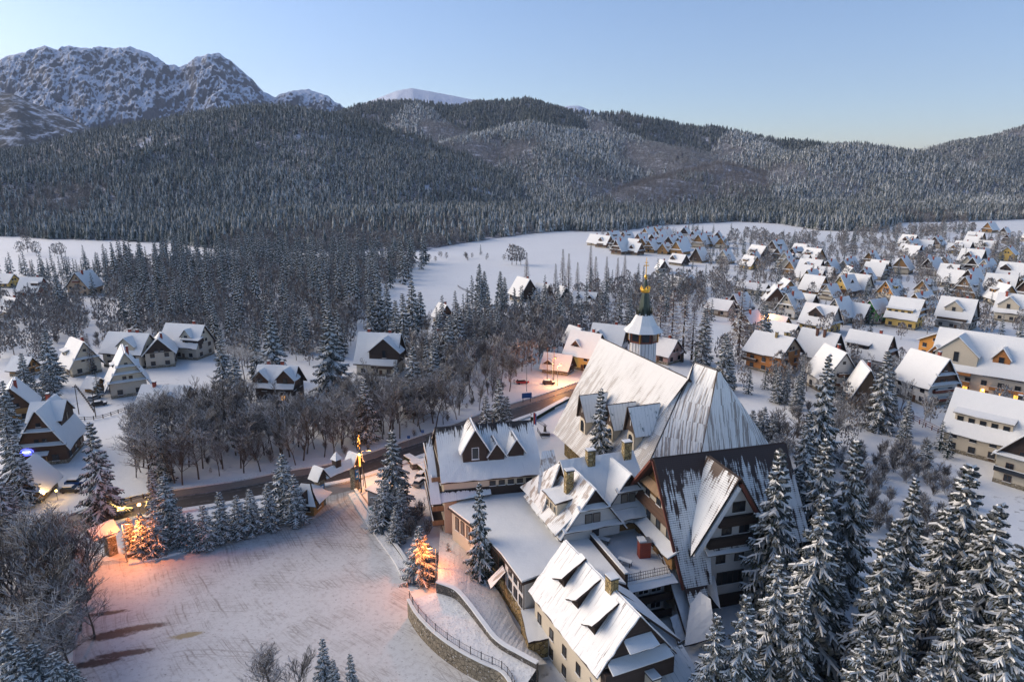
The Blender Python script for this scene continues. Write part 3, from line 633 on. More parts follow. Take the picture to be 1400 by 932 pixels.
FARP = [far_spruce_np(1, 4, 5, dens=.6), far_spruce_np(2, 3, 6, R=.17, dens=.5), far_spruce_np(3, 4, 5, R=.16, dens=.7), far_bare_np(4, 46), far_bare_np(5, 46, R=.32), far_spruce_np(6, 8, 8, R=.19, dens=.6), far_spruce_np(7, 7, 7, R=.16, dens=.45), far_spruce_np(8, 8, 8, R=.17, dens=.75), far_bare_np(9, 130), far_bare_np(10, 130, R=.32)]
# ---- the forest that covers the hills
def hill_forest(N=84000):
    rg = np.random.RandomState(11)
    el = np.arctan2(HZ + 16 - CAMH, WY); run = np.maximum.accumulate(np.vstack([np.full((1, NX), -9), el[:-1]]), 0)
    vis = (el > run - .004) & (HZ > .3)
    vis[:-1] |= vis[1:]
    cell = np.zeros_like(HZ); dxx = np.gradient(WX, axis=1); dyy = np.gradient(WY, axis=0)
    cell = np.abs(dxx * dyy) * vis * np.clip(1500 / WY, .45, 1.6)
    p = cell.ravel() / cell.sum(); k = rg.choice(p.size, N, p=p); j, i = np.divmod(k, NX)
    fi = i + rg.rand(N) - .5; fj = j + rg.rand(N) - .5; fi = np.clip(fi, 0, NX - 1.001); fj = np.clip(fj, 0, NYr - 1.001)
    Y = np.interp(fj, np.arange(NYr), gy); ax = np.interp(fi, np.arange(NX), gx)
    X = (ax - 700) / FOC * (Y * math.cos(PIT) + CAMH * math.sin(PIT)); Z, who, dm = hill_h(X, Y, True)
    keep = (Z > .3); X, Y, Z, who, dm = X[keep], Y[keep], Z[keep], who[keep], dm[keep]
    dn = fbm(X / 130, Y / 130, 40, 3); bn = fbm(X / 210, Y / 330, 50, 3); n = len(X)
    # every hill has its own mixture: 0 left dome, 1-2 middle spur, 3-6 the long back ridge, 7 ... the right hand hills
    mixd = np.array([.08, .62, .40, .04, .30, .78, .03, .35, .95, .95, .36, .42, .30, .50, .50])[who]; frq = np.array([.42, 1.15, .9, .22, 1.3, 1.5, .18, 1.35, .42, .42, .95, .75, .7, .5, .5])[who]
    mixd = mixd * np.where(Z < 22, .5, 1)
    dec = (bn + (rg.rand(n) - .5) * .30 < .27 + mixd * .42)
    which = np.where(dec, 3 + (rg.rand(n) > .5), rg.randint(0, 3, n))
    which = which + 5 * (Y < 1000 + 420 * rg.rand(n))
    h = rg.uniform(8, 18, n) * np.clip(1.3 - (Y - 800) / 1500, 1, 1.2) * np.where(dec, .72, 1) * np.clip(Y / 1500, .85, 1.25)
    near = np.clip((1500 - Y) / 600, 0, 1); frq = frq * (1 - near) + np.maximum(frq, .55) * 1.25 * near
    fm = np.clip((frq + .18) * (.55 + .9 * fbm(X / 180, Y / 180, 60, 3)), .15, 1.5) * rg.uniform(.5, 1.4, n)
    keep = dn + rg.rand(n) * .6 > .44
    a = lambda q: q[keep]
    o = merge_np('hill_forest', FARP, np.stack([a(X), a(Y), a(Z) - .5], 1), a(h), np.full(keep.sum(), 1.25) * a(np.clip(Y / 1700, .9, 1.3)), rg.rand(keep.sum()), np.where(a(dec), 1.0, 0.0) , a(which), a(fm))
    tag(o, kind='stuff', label='snow dusted spruce forest covering the hills behind the town', cat='forest')
hill_forest()
# ---------------------------------------------------------------- building kit (all in the building's own frame)
WIN = {}
def window(root, x, y, z, ang, w, h, lit=False, frame='white_paint', glassm=None):
    """ang: direction the window faces, in the root's frame; z: sill height"""
    key = (round(w, 2), round(h, 2), lit, frame, glassm)
    if key not in WIN:
        m = MB(); g = glassm or ('glass_lit' if lit else 'glass'); t = .09
        m.box(-w / 2, -.04, 0, w / 2, .03, h, g)
        for a, b in ((-w / 2, -w / 2 + t), (w / 2 - t, w / 2)): m.box(a, -.09, 0, b, .02, h, frame)
        m.box(-w / 2 + t, -.09, 0, w / 2 - t, .02, t, frame); m.box(-w / 2 + t, -.09, h - t, w / 2 - t, .02, h, frame)
        k = max(1, round(w / 1.0))
        for i in range(1, k): m.box(-w / 2 + w * i / k - .04, -.085, t, -w / 2 + w * i / k + .04, .02, h - t, frame)
        m.box(-w / 2 - .1, -.2, -.1, w / 2 + .1, .02, -.003, 'snow_cap')
        WIN[key] = m.mesh('window')
    o = link('window', WIN[key], root, (x, y, z), (0, 0, ang + math.pi / 2)); return o
def rot2(x, y, a): return x * math.cos(a) - y * math.sin(a), x * math.sin(a) + y * math.cos(a)
def wing(root, cx, cy, ang, L, W, z0, ze, zr, wall='white_wall', gable='wood_dark', roof='roof_snow', ov=.9, og=.9, ends=(1, 1), found='stone', trim='wood_dark', detail=1, seed=0, names=('wall', 'roof'), thick=.30, walls=True, jit=.5, edge=None, wi=0.0):
    """a gabled block: ridge along its own X, length L, width W, eaves at ze, ridge at zr"""
    rg = random.Random(seed * 7 + int(L * 10)); l, w = L / 2, W / 2
    if walls:
        m = MB(); m.at(cx, cy, 0, ang)
        for s in (-1, 1): m.add([(-l, s * w, z0), (l, s * w, z0), (l, s * w, ze), (-l, s * w, ze)], [(0, 1, 2, 3) if s < 0 else (3, 2, 1, 0)], wall)
        for s in (-1, 1):
            m.add([(s * l, -w, z0), (s * l, w, z0), (s * l, w, ze), (s * l, -w, ze)], [(0, 1, 2, 3) if s > 0 else (3, 2, 1, 0)], wall)
            m.add([(s * l, -w, ze), (s * l, w, ze), (s * l, 0, zr)], [(0, 1, 2) if s > 0 else (2, 1, 0)], gable)
        m.build(names[0], root)
        if found and z0 <= 0.01:
            m = MB(); m.at(cx, cy, 0, ang); m.box(-l - .06, -w - .06, -.6, l + .06, w + .06, 1.0, found); m.build('foundation', root)
    m = MB(); m.at(cx, cy, 0, ang); sl = (zr - ze) / w; n = 16 if detail > 1 else 4 if detail else 1
    dz = ov * sl; e0, e1 = l + og * ends[0], l + og * ends[1]
    for s in (-1, 1):
        q = [(-e0, 0, zr), (e1, 0, zr), (e1, s * (w + ov), ze - dz), (-e0, s * (w + ov), ze - dz)]
        m.slab(q, .16, trim)
        up = .19; q2 = [(-e0 + .05, 0, zr + up), (e1 - .05, 0, zr + up), (e1 - .05, s * (w + ov - .05), ze - dz + up), (-e0 + .05, s * (w + ov - .05), ze - dz + up)]
        m.slab(q2, thick, roof, edge or 'snow_cap', n, max(1, n // 2), jit if detail else 0, rg, .5 if detail > 1 else .3)
    m.build(names[1], root)
def belt(root, cx, cy, ang, x, s, W, z, dep=1.1, drop=.5, name='snow_ledge', mat='wood_dark', top='snow_cap'):
    """small pent roof with snow across a gable end; s = which end"""
    m = MB(); m.at(cx, cy, 0, ang); w = W / 2
    q = [(s * x, -w, z), (s * x, w, z), (s * (x + dep), w + .15, z - drop), (s * (x + dep), -w - .15, z - drop)]
    m.slab(q, .08, mat); m.slab([(p[0], p[1], p[2] + .10) for p in q], .16, top, None, 4, 1, .15, random, .4); m.build(name, root)
def balcony(root, cx, cy, ang, W, z, dep=1.2, rail='wood_board', h=.95, floor='wood_dark'):
    """ang = facing direction, (cx, cy) = middle of the wall behind it"""
    m = MB(); m.at(cx, cy, 0, ang - math.pi / 2); w = W / 2
    m.box(-w, -.0, z - .15, w, dep, z, floor)
    m.box(-w, dep - .08, z, w, dep, z + h, rail)
    for a in (-w, w - .08): m.box(a, 0, z, a + .08, dep - .08, z + h, rail)
    m.box(-w - .04, dep - .14, z + h + .002, w + .04, dep + .06, z + h + .12, 'snow_cap')
    m.build('balcony', root)
def chimney(root, x, y, z0, z1, w=.9, mat='brick', d=None):
    d = d or w * .8; m = MB(); m.box(x - w / 2, y - d / 2, z0, x + w / 2, y + d / 2, z1, mat)
    m.box(x - w / 2 - .1, y - d / 2 - .1, z1 + .003, x + w / 2 + .1, y + d / 2 + .1, z1 + .15, 'metal_dark')
    m.box(x - w / 2 - .05, y - d / 2 - .05, z1 + .153, x + w / 2 + .05, y + d / 2 + .05, z1 + .30, 'snow_cap'); m.build('chimney', root)
def dormer(root, cx, cy, ang, x, s, W, H, front, zb, slope, wall='wood_dark', roof='roof_snow', kind='gable', lit=False, trim='wood_dark', frame='white_paint', detail=1, zr=None, wy=0, win=True):
    """x along the ridge, s = roof side; front = distance of the dormer's face from the ridge line; zb = sill height; slope = main roof rise/run"""
    a = ang + (math.pi / 2 if s > 0 else -math.pi / 2)    # local x now points out of the roof
    fx_, fy_ = rot2(x, s * front, ang); fx_ += cx; fy_ += cy
    back = front - .1; w = W / 2
    m = MB(); m.at(fx_, fy_, 0, a)
    rr = MB(); rr.at(fx_, fy_, 0, a); o = .45
    if kind == 'gable':
        zw = zb + H * .42; zt = zb + H; bx = -min(back, (H) / slope + .4)
        m.add([(0, -w, zb), (0, w, zb), (0, w, zw), (0, 0, zt), (0, -w, zw)], [(0, 1, 2, 3, 4)], wall)
        for q in (-1, 1): m.add([(0, q * w, zb), (bx, q * w, zb), (bx, q * w, zw), (0, q * w, zw)], [(0, 1, 2, 3) if q < 0 else (3, 2, 1, 0)], wall)
        g = (zt - zw) / w
        for q in (-1, 1):
            Q = [(bx, 0, zt), (o, 0, zt), (o, q * (w + .4), zw - .4 * g), (bx, q * (w + .4), zw - .4 * g)]
            rr.slab(Q, .1, trim); rr.slab([(p[0], p[1], p[2] + .12) for p in Q], .22, roof, 'snow_cap', 3 if detail else 1, 2 if detail else 1, .25 if detail else 0)
        wh = H * .34
    else:
        zt = zb + H; bx = -min(back, H / slope * 2.0); fall = .22
        m.add([(0, -w, zb), (0, w, zb), (0, w, zt), (0, -w, zt)], [(0, 1, 2, 3)], wall)
        for q in (-1, 1): m.add([(0, q * w, zb), (bx, q * w, zb), (bx, q * w, zt - bx * fall), (0, q * w, zt)], [(0, 1, 2, 3) if q < 0 else (3, 2, 1, 0)], wall)
        Q = [(bx, -w - .4, zt - bx * fall), (bx, w + .4, zt - bx * fall), (.6, w + .4, zt - .6 * fall), (.6, -w - .4, zt - .6 * fall)]
        rr.slab(Q, .12, trim); rr.slab([(p[0], p[1], p[2] + .14) for p in Q], .28, roof, 'snow_cap', 5 if detail else 1, 2 if detail else 1, .3 if detail else 0)
        wh = H * .55
    d = m.build('dormer', root); r = rr.build('dormer_roof', d)
    if win and W > 1.6:
        k = 1 if W < 3.6 else max(1, int(W / 2.4)) if kind != 'gable' else 1
        for i in range(k):
            yy = 0 if k == 1 else -w + W * (i + .5) / k
            p = rot2(.03, yy, a); window(d, fx_ + p[0], fy_ + p[1], zb + H * .16, a, min(1.4, W * .42), wh, lit, frame)
    return d
def snowcap_box(m, x0, y0, x1, y1, z, h=.25): m.box(x0, y0, z, x1, y1, z + h, 'snow_cap')
def house(px, py, yaw, L, W, hw, hr, label, wall='white_wall', gable='wood_dark', roof='roof_snow', cat='house', name='house', group=None,
          dorm=(), belts=(), balc=(), chim=((.2, .1),), det=1, found='stone', frame='wood_dark', lit=0, win=True, seed=0, z=0.0, world=None, trim='wood_dark', bal='wood_board', chm='brick', storeys=None, ov=.9):
    """px, py: the photograph's pixel of the footprint's centre on the ground; yaw in degrees = direction of the ridge"""
    p = P(px, py, z) if world is None else Vector(world)
    root = empty(name, p, R_(yaw), label, cat, group); rg = random.Random(seed + int(px * 3 + py)); sl = hr / (W / 2); l, w = L / 2, W / 2
    wing(root, 0, 0, 0, L, W, 0, hw, hw + hr, wall, gable, roof, ov=ov, found=found, detail=det, seed=seed + int(px), trim=trim)
    def faces(ax, ay):   # does that side look at the camera
        d = Vector((math.cos(R_(yaw)) * ax - math.sin(R_(yaw)) * ay, math.sin(R_(yaw)) * ax + math.cos(R_(yaw)) * ay)); return d.dot((Vector((0, -20)) - p.xy).normalized()) > -.25
    st = storeys or max(1, round((hw - .6) / 2.9))
    if win:
        nl = 0
        for k in range(st):
            zz = 1.1 + k * 2.9
            if zz + 1.2 > hw: break
            for s in (-1, 1):
                if faces(0, s):
                    n = max(1, int(L / (4.2 if det else 6)))
                    for i in range(n):
                        lt = nl < lit and rg.random() < .5; nl += lt
                        window(root, -l + L * (i + .5) / n, s * (w + .03), zz - .1, s * math.pi / 2, 1.55, 1.6, lt, frame)
                if faces(s, 0):
                    n = max(1, int(W / (3.8 if det else 5.5)))
                    for i in range(n):
                        lt = nl < lit and rg.random() < .5; nl += lt
                        window(root, s * (l + .03), -w + W * (i + .5) / n, zz - .1, 0 if s > 0 else math.pi, 1.55, 1.6, lt, frame)
        for s in (-1, 1):
            if faces(s, 0) and hr > 3:
                window(root, s * (l + .03), -.9 if det else 0, hw + .5, 0 if s > 0 else math.pi, 1.1, 1.2, nl < lit, frame)
                if det: window(root, s * (l + .03), .9, hw + .5, 0 if s > 0 else math.pi, 1.1, 1.2, False, frame)
                if det and hr > 6: window(root, s * (l + .03), 0, hw + hr * .55, 0 if s > 0 else math.pi, 1.0, 1.0, False, frame)
        if det:
            s = 1 if faces(0, 1) else -1
            m = MB(); m.at(l * .25, s * w, 0, s * math.pi / 2); m.box(0, -.55, .25, .06, .55, 2.3, 'wood_brown'); m.build('door', root)
    for e, f in belts:      # (end, fraction of the gable height)
        ww = W * (1 - f) + 1.2; belt(root, 0, 0, 0, l, e, ww, hw + hr * f + .25)
    for b in balc:          # (side 'x+','x-','y+','y-', z, width)
        sd, zb, bw = b[:3]; e = 1 if sd[1] == '+' else -1
        if sd[0] == 'x': balcony(root, e * l, 0, 0 if e > 0 else math.pi, bw, zb, rail=bal)
        else: balcony(root, b[3] if len(b) > 3 else 0, e * w, e * math.pi / 2, bw, zb, rail=bal)
    for d in dorm:          # (x, side, W, H, front fraction, kind, wall)
        x, s, dw, dh, ff, kd = d[:6]; front = w * ff; zb = hw + hr - front * sl - .15
        dormer(root, 0, 0, 0, x, s, dw, dh, front, zb, sl, d[6] if len(d) > 6 else gable, roof, kd, detail=det, frame=frame)
    for cx_, cy_ in chim: chimney(root, cx_ * L, cy_ * W, hw + hr - abs(cy_) * 2 * hr - .6, hw + hr + 1.3, mat=chm)
    return root
def wpt(root_loc, ang, p):
    d = Vector((p[0] - root_loc[0], p[1] - root_loc[1])); return rot2(d.x, d.y, -ang)
# ---------------------------------------------------------------- the church
def church():
    O = P(800, 615); root = empty('church', O, 0, 'huge tent roofed church with a pale metal roof reaching almost to the ground', 'church')
    ox, oy = O.x, O.y
    def W(px, py, z): p = P(px, py, z); return Vector((p.x - ox, p.y - oy, z))
    A = W(822, 463, 27); B = W(942, 519, 27); C = W(757, 592, 5.6); D = W(834, 661, 5.6); N = W(792, 502, 20.0)
    # nave roof: the big west slope
    m = MB(); t = (N - A)
    q = [A, B, D, C]
    m.slab(q, .35, 'roof_church', 'wood_dark', 12, 8, .0)
    ax = (B - A).normalized(); nrm = Vector((ax.y, -ax.x, 0)).normalized()
    if nrm.dot(D - B) > 0: nrm = -nrm
    def mir(p): # mirror over the ridge's vertical plane
        d = (p - A).dot(nrm); return p - 2 * d * nrm
    m.slab([A, B, mir(D), mir(C)], .35, 'roof_church', 'wood_dark', 6, 4)
    m.build('roof', root)
    # walls set in under the eaves
    m = MB(); f = .13
    a, c, dd, b = [Vector((p.x, p.y, 0)) for p in (C.lerp(A, f), A, D, B)]
    c0 = C.lerp(A, .14); c1 = mir(C).lerp(A, .14); d0 = D.lerp(B, .14); d1 = mir(D).lerp(B, .14)
    ins = (B - A).normalized() * 2.6; ins.z = 0
    pts = [c0 + ins, d0, d1, c1 + ins]
    for i in range(4):
        u, v = pts[i], pts[(i + 1) % 4]; z = 7.6
        m.add([(u.x, u.y, -.3), (v.x, v.y, -.3), (v.x, v.y, z), (u.x, u.y, z)], [(0, 1, 2, 3)], 'stone_gold'); m.add([(u.x, u.y, -.3), (v.x, v.y, -.3), (v.x, v.y, z), (u.x, u.y, z)], [(3, 2, 1, 0)], 'stone_gold')
    g0, g1 = c0 + ins, c1 + ins; ap = A + ins
    m.add([(g0.x, g0.y, 7.6), (g1.x, g1.y, 7.6), (ap.x, ap.y, 26.4)], [(0, 1, 2), (2, 1, 0)], 'wood_dark')
    m.build('wall', root)
    # lower skirt roof on the stone plinth next to the entrance
    S = [W(790, 573, 7.9), W(872, 602, 8.4), W(862, 640, 4.2), W(779, 600, 4.4)]
    m = MB(); m.slab(S, .25, 'roof_church', 'wood_dark', 3, 2); m.build('porch_roof', root)
    # three dormers facing the yard
    out = Vector(((C - A).x, (C - A).y, 0)); out = -nrm; oa = math.atan2(out.y, out.x)
    pn = (B - A).cross(C - A).normalized()
    def dorm(px, py, z, w, hh, length):
        c0 = Vector((-ox, -oy, CAMH)); ray = W(px, py, 0) - c0; k = (A - c0).dot(pn) / ray.dot(pn)
        p = c0 + ray * k; q = out * 1.2; p = p + q   # foot middle of the dormer's face
        d = MB(); d.at(p.x, p.y, p.z, oa)
        # arch-topped pale front with a dark opening
        d.box(-2.0, -w * .36, 0, -.25, w * .36, hh * .48, 'cream_wall')
        n = 9
        for s0, mat, rr, zz in ((0.0, 'cream_wall', w * .34, hh * .42),):
            vs = [(s0, -rr, 0)] + [(s0, -rr * math.cos(math.pi * k / n), zz * .62 + rr * math.sin(math.pi * k / n)) for k in range(n + 1)] + [(s0, rr, 0)]
            vb = [(s0 - .35, y, zq) for _, y, zq in vs]; k2 = len(vs)
            d.add(vs + vb, [tuple(range(k2))[::-1]] + [(i, i + 1, k2 + i + 1, k2 + i) for i in range(k2 - 1)], mat)
        rr = w * .2; zz = hh * .40
        vs = [(.03, -rr, .3)] + [(.03, -rr * math.cos(math.pi * k / n), zz * .62 + rr * math.sin(math.pi * k / n)) for k in range(n + 1)] + [(.03, rr, .3)]
        d.add(vs, [tuple(range(len(vs)))[::-1]], 'glass')
        # dark boarded gable above
        d.add([(.10, -w * .5, hh * .42), (.10, w * .5, hh * .42), (.10, 0, hh), (-.2, -w * .5, hh * .42), (-.2, w * .5, hh * .42), (-.2, 0, hh)], [(0, 1, 2), (0, 3, 4, 1)], 'wood_dark')
        d.box(.11, -.09, hh * .56, .16, .09, hh * .78, 'white_paint')
        dd = d.build('dormer', root)
        r = MB(); r.at(p.x, p.y, p.z, oa)
        for s in (-1, 1):
            Q = [(-length, 0, hh + .15), (1.0, 0, hh + .15), (.35, s * w * .56, hh * .36), (-length * .55, s * w * .56, hh * .36)]
            r.slab(Q, .3, 'roof_teal', 'wood_dark', 4, 2)
        r.build('dormer_roof', dd)
        r = MB(); r.at(p.x, p.y, p.z, oa); r.tube((.9, 0, hh + .3), (.9, 0, hh + 1.5), .05, .03, 'metal_dark', 5); r.build('finial', dd)
    dorm(802, 590, 0, 4.2, 9.0, 6.6); dorm(840, 600, 0, 3.8, 8.0, 6.4); dorm(868, 611, 0, 4.2, 9.0, 7.0)
    # choir: a steep many-sided tent with its blunt ridge
    T0 = W(950, 497, 29.5); T1 = W(981, 508, 29.5)
    b = [W(856, 704, 3), W(940, 706, 2.0), W(1008, 684, 1.5), W(1064, 660, 1.5)]
    m0 = MB(); m0.slab([B, T0 + Vector((-.2, 0, -.2)), b[0], D], .35, 'roof_church', 'wood_dark', 4, 8); m0.build('roof', root)
    back = [T1 + Vector((22, 16, -28)), T0 + Vector((4, 24, -28))]
    m = MB()
    def face(q, nx, ny):
        m.slab(q, .35, 'roof_choir', 'wood_dark', nx, ny)
    mid = b[1]; face([T0, T1, mid, b[0]], 8, 8)
    face([T1 - Vector((.3, .3, 0)), T1 + Vector((.3, -.0, 0)), b[2], mid], 5, 8)
    face([T1, T1 + Vector((.4, .4, 0)), b[3], b[2]], 5, 8)
    face([T1, T0, back[1], back[0]], 3, 3); face([T1, T1 + Vector((.05, .05, 0)), back[0], b[3]], 3, 3); face([T0, T0 + Vector((.05, 0, 0)), b[0], back[1]], 3, 3)
    m.build('choir_roof', root)
    m = MB()   # bare metal ridge flashings with a dark edge where the tent meets the nave
    for u, v in ((T0, T1), (T0, b[0]), (T1, mid), (T1, b[3])): m.tube(u + Vector((0, 0, .25)), v + Vector((0, 0, .35)), .22, .22, 'metal_dark', 6)
    m.build('flashing', root)
    m = MB(); t = T0 + Vector((0, 0, .2)); m.tube(t, t + Vector((0, 0, 3.2)), .12, .06, 'copper_green', 6); m.box(t.x - .5, t.y - .08, t.z + 2.2, t.x + .5, t.y + .08, t.z + 2.4, 'copper_green'); m.build('cross', root)
    # bell tower behind the nave
    base = P(874, 577); tx, ty = base.x - ox, base.y - oy
    def lvl(py):  # height of that pixel row above the tower's foot
        v = (466 - py) / FOC; t = base.y / (math.cos(PIT) + math.sin(PIT) * v); return CAMH + t * (-math.sin(PIT) + math.cos(PIT) * v)
    z1, z2, z3, z4, z5, z6, z7 = lvl(466), lvl(449), lvl(428), lvl(398), lvl(382), lvl(370), lvl(352)
    m = MB(); m.cone(tx, ty, -.5, z1, 3.9, 3.75, 'white_paint', 8, .5)
    for k in range(24):
        a = 2 * math.pi * k / 24; m.tube((tx + 3.75 * math.cos(a), ty + 3.75 * math.sin(a), 0), (tx + 3.6 * math.cos(a), ty + 3.6 * math.sin(a), z1), .07, .07, 'metal_grey', 4, False)
    m.build('tower_shaft', root)
    m = MB(); m.cone(tx, ty, z1, z2, 4.1, 4.0, 'wood_red', 8, .5)
    for k in range(8):
        a = 2 * math.pi * (k + .5) / 8; m.tube((tx + 4.15 * math.cos(a), ty + 4.15 * math.sin(a), z1), (tx + 4.1 * math.cos(a), ty + 4.1 * math.sin(a), z2), .14, .14, 'gold' if k % 2 else 'wood_dark', 5)
        a = 2 * math.pi * (k + 1) / 8; c, s = math.cos(a), math.sin(a); r = 3.86
        m.add([(tx + r * c - 1.0 * s * q, ty + r * s + 1.0 * c * q, z) for q, z in ((-1, z1 + .5), (1, z1 + .5), (1, z2 - .7), (-1, z2 - .7))], [(0, 1, 2, 3)], 'glass')
    m.build('belfry', root)
    m = MB(); zt = lvl(428)
    m.cone(tx, ty, z2 - .6, z2 + (zt - z2) * .3, 5.6, 3.7, 'roof_tower', 8, .5); m.cone(tx, ty, z2 + (zt - z2) * .3, zt, 3.7, 2.0, 'roof_tower', 8, .5); m.build('tower_roof', root)
    m = MB()
    for k in range(8):
        a = 2 * math.pi * (k + .5) / 8; c, s = math.cos(a), math.sin(a)
        m.add([(tx + 2.1 * c - .7 * s, ty + 2.1 * s + .7 * c, zt - .4), (tx + 2.1 * c + .7 * s, ty + 2.1 * s - .7 * c, zt - .4), (tx + 2.6 * c, ty + 2.6 * s, zt + 2.2)], [(0, 1, 2), (2, 1, 0)], 'copper_green')
    m.cone(tx, ty, zt - .2, zt + .9, 2.0, 1.75, 'copper_green', 8, .5)
    m.cone(tx, ty, zt + .9, z4, 1.65, .85, 'copper_green', 8, .5); m.cone(tx, ty, z4 + .8, z5, .7, .35, 'copper_green', 8, .5); m.build('spire', root)
    m = MB(); m.cone(tx, ty, z4 - .25, z4 + .35, 1.2, 1.3, 'gold', 12); m.cone(tx, ty, z4 + .35, z4 + .8, 1.3, 1.2, 'gold', 12)
    for k in range(8): a = math.pi * k / 4; m.cone(tx + 1.25 * math.cos(a), ty + 1.25 * math.sin(a), z4 + .6, z4 + 1.5, .22, .02, 'gold', 4)
    m.build('crown', root)
    m = MB(); m.cone(tx, ty, z5, z5 + .7, .28, .45, 'gold', 8); m.cone(tx, ty, z5 + .7, z5 + 1.3, .45, .2, 'gold', 8); m.tube((tx, ty, z5 + 1.2), (tx, ty, z7), .13, .07, 'gold', 6)
    m.box(tx - .7, ty - .07, z6 + 1.3, tx + .7, ty + .07, z6 + 1.55, 'gold'); m.box(tx - .45, ty - .07, z6 + 2.1, tx + .45, ty + .07, z6 + 2.3, 'gold'); m.build('spire_cross', root)
church()
# ---------------------------------------------------------------- the north hall with its long snowy roof
def hall():
    A = P(594, 586, 20); B = P(727, 576, 20); ang = math.atan2(B.y - A.y, B.x - A.x); L = (B - A).length
    E = P(605, 662, 12.6); nx, ny = math.sin(ang), -math.cos(ang); hw = (E.x - A.x) * nx + (E.y - A.y) * ny
    mid = (A + B) / 2; root = empty('hotel_hall', (mid.x, mid.y, 0), ang, 'hall with one long snowy metal roof, three pointed dormers and balconies on its left gable', 'building')
    W = 2 * hw - 1.4; sl = (20 - 12.6) / hw; l = L / 2; ze = 20 - (W / 2) * sl
    wing(root, 0, 0, 0, L - 1.2, W, 0, ze, 20, 'cream_wall', 'wood_dark', 'roof_hall', ov=.7, og=.6, detail=2, thick=.18, jit=.25, edge='roof_hall')
    # dark box as the gap's shade, cream band with windows under the front eave
    m = MB(); m.box(-l + .7, -W / 2 - .25, 9.0, l - .7, -W / 2 - .02, 11.0, 'wood_dark'); m.build('shade_strip', root)
    for k in range(5): window(root, -l + L * (.50 + .09 * k), -W / 2 - .05, 11.15, -math.pi / 2, 1.2, .95, frame='wood_dark', glassm='glass')
    # left skirt roof that sweeps down past the gable
    m = MB(); q = [(-l - 2.2, W / 2 - 3.5, 15.5), (-l + .2, W / 2 - 3.5, 15.5), (-l + .6, -W / 2 - 2.0, 8.6), (-l - 2.4, -W / 2 - 2.0, 8.6)]
    q = [(-l - 1.9, -.6, 18.6), (-l - .75, -.6, 18.9), (-l - .2, -W / 2 - 2.4, 9.4), (-l - 2.2, -W / 2 - 2.4, 9.4)]
    m.slab(q, .25, 'roof_hall', 'wood_dark', 3, 6); m.build('side_roof', root)
    m = MB(); q = [(-l - .6, -W / 2 - .3, 10.9), (-l + 9.5, -W / 2 - .3, 10.6), (-l + 9.5, -W / 2 - 1.4, 9.9), (-l - 1.8, -W / 2 - 2.4, 9.4)]
    m.slab(q, .2, 'roof_hall', 'wood_dark', 6, 2); m.build('pent_roof', root)
    for z in (3.4, 6.4, 9.4, 12.4):
        w_ = W * (1 - max(0, z - ze) / (20 - ze)) - 1; balcony(root, -l + .6, .4, math.pi, w_, z, 2.2, 'wood_tan', 1.0)
    for z in (6.9, 9.9):
        for y in (-4, -1, 2, 5): window(root, -l + .55, y, z, math.pi, 1.3, 1.6)
    for x, w_, h, ff in ((-2.9, 4.8, 7.0, .74), (1.3, 3.0, 3.8, .74), (5.3, 3.0, 4.0, .70)):
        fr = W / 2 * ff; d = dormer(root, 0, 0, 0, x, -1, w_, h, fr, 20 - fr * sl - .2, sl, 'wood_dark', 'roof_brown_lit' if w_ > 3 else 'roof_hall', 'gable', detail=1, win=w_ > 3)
    m = MB(); m.tube((l * .2, 0, 20), (l * .2, 0, 21.4), .35, .3, 'metal_dark', 8); m.build('vent', root)
hall()
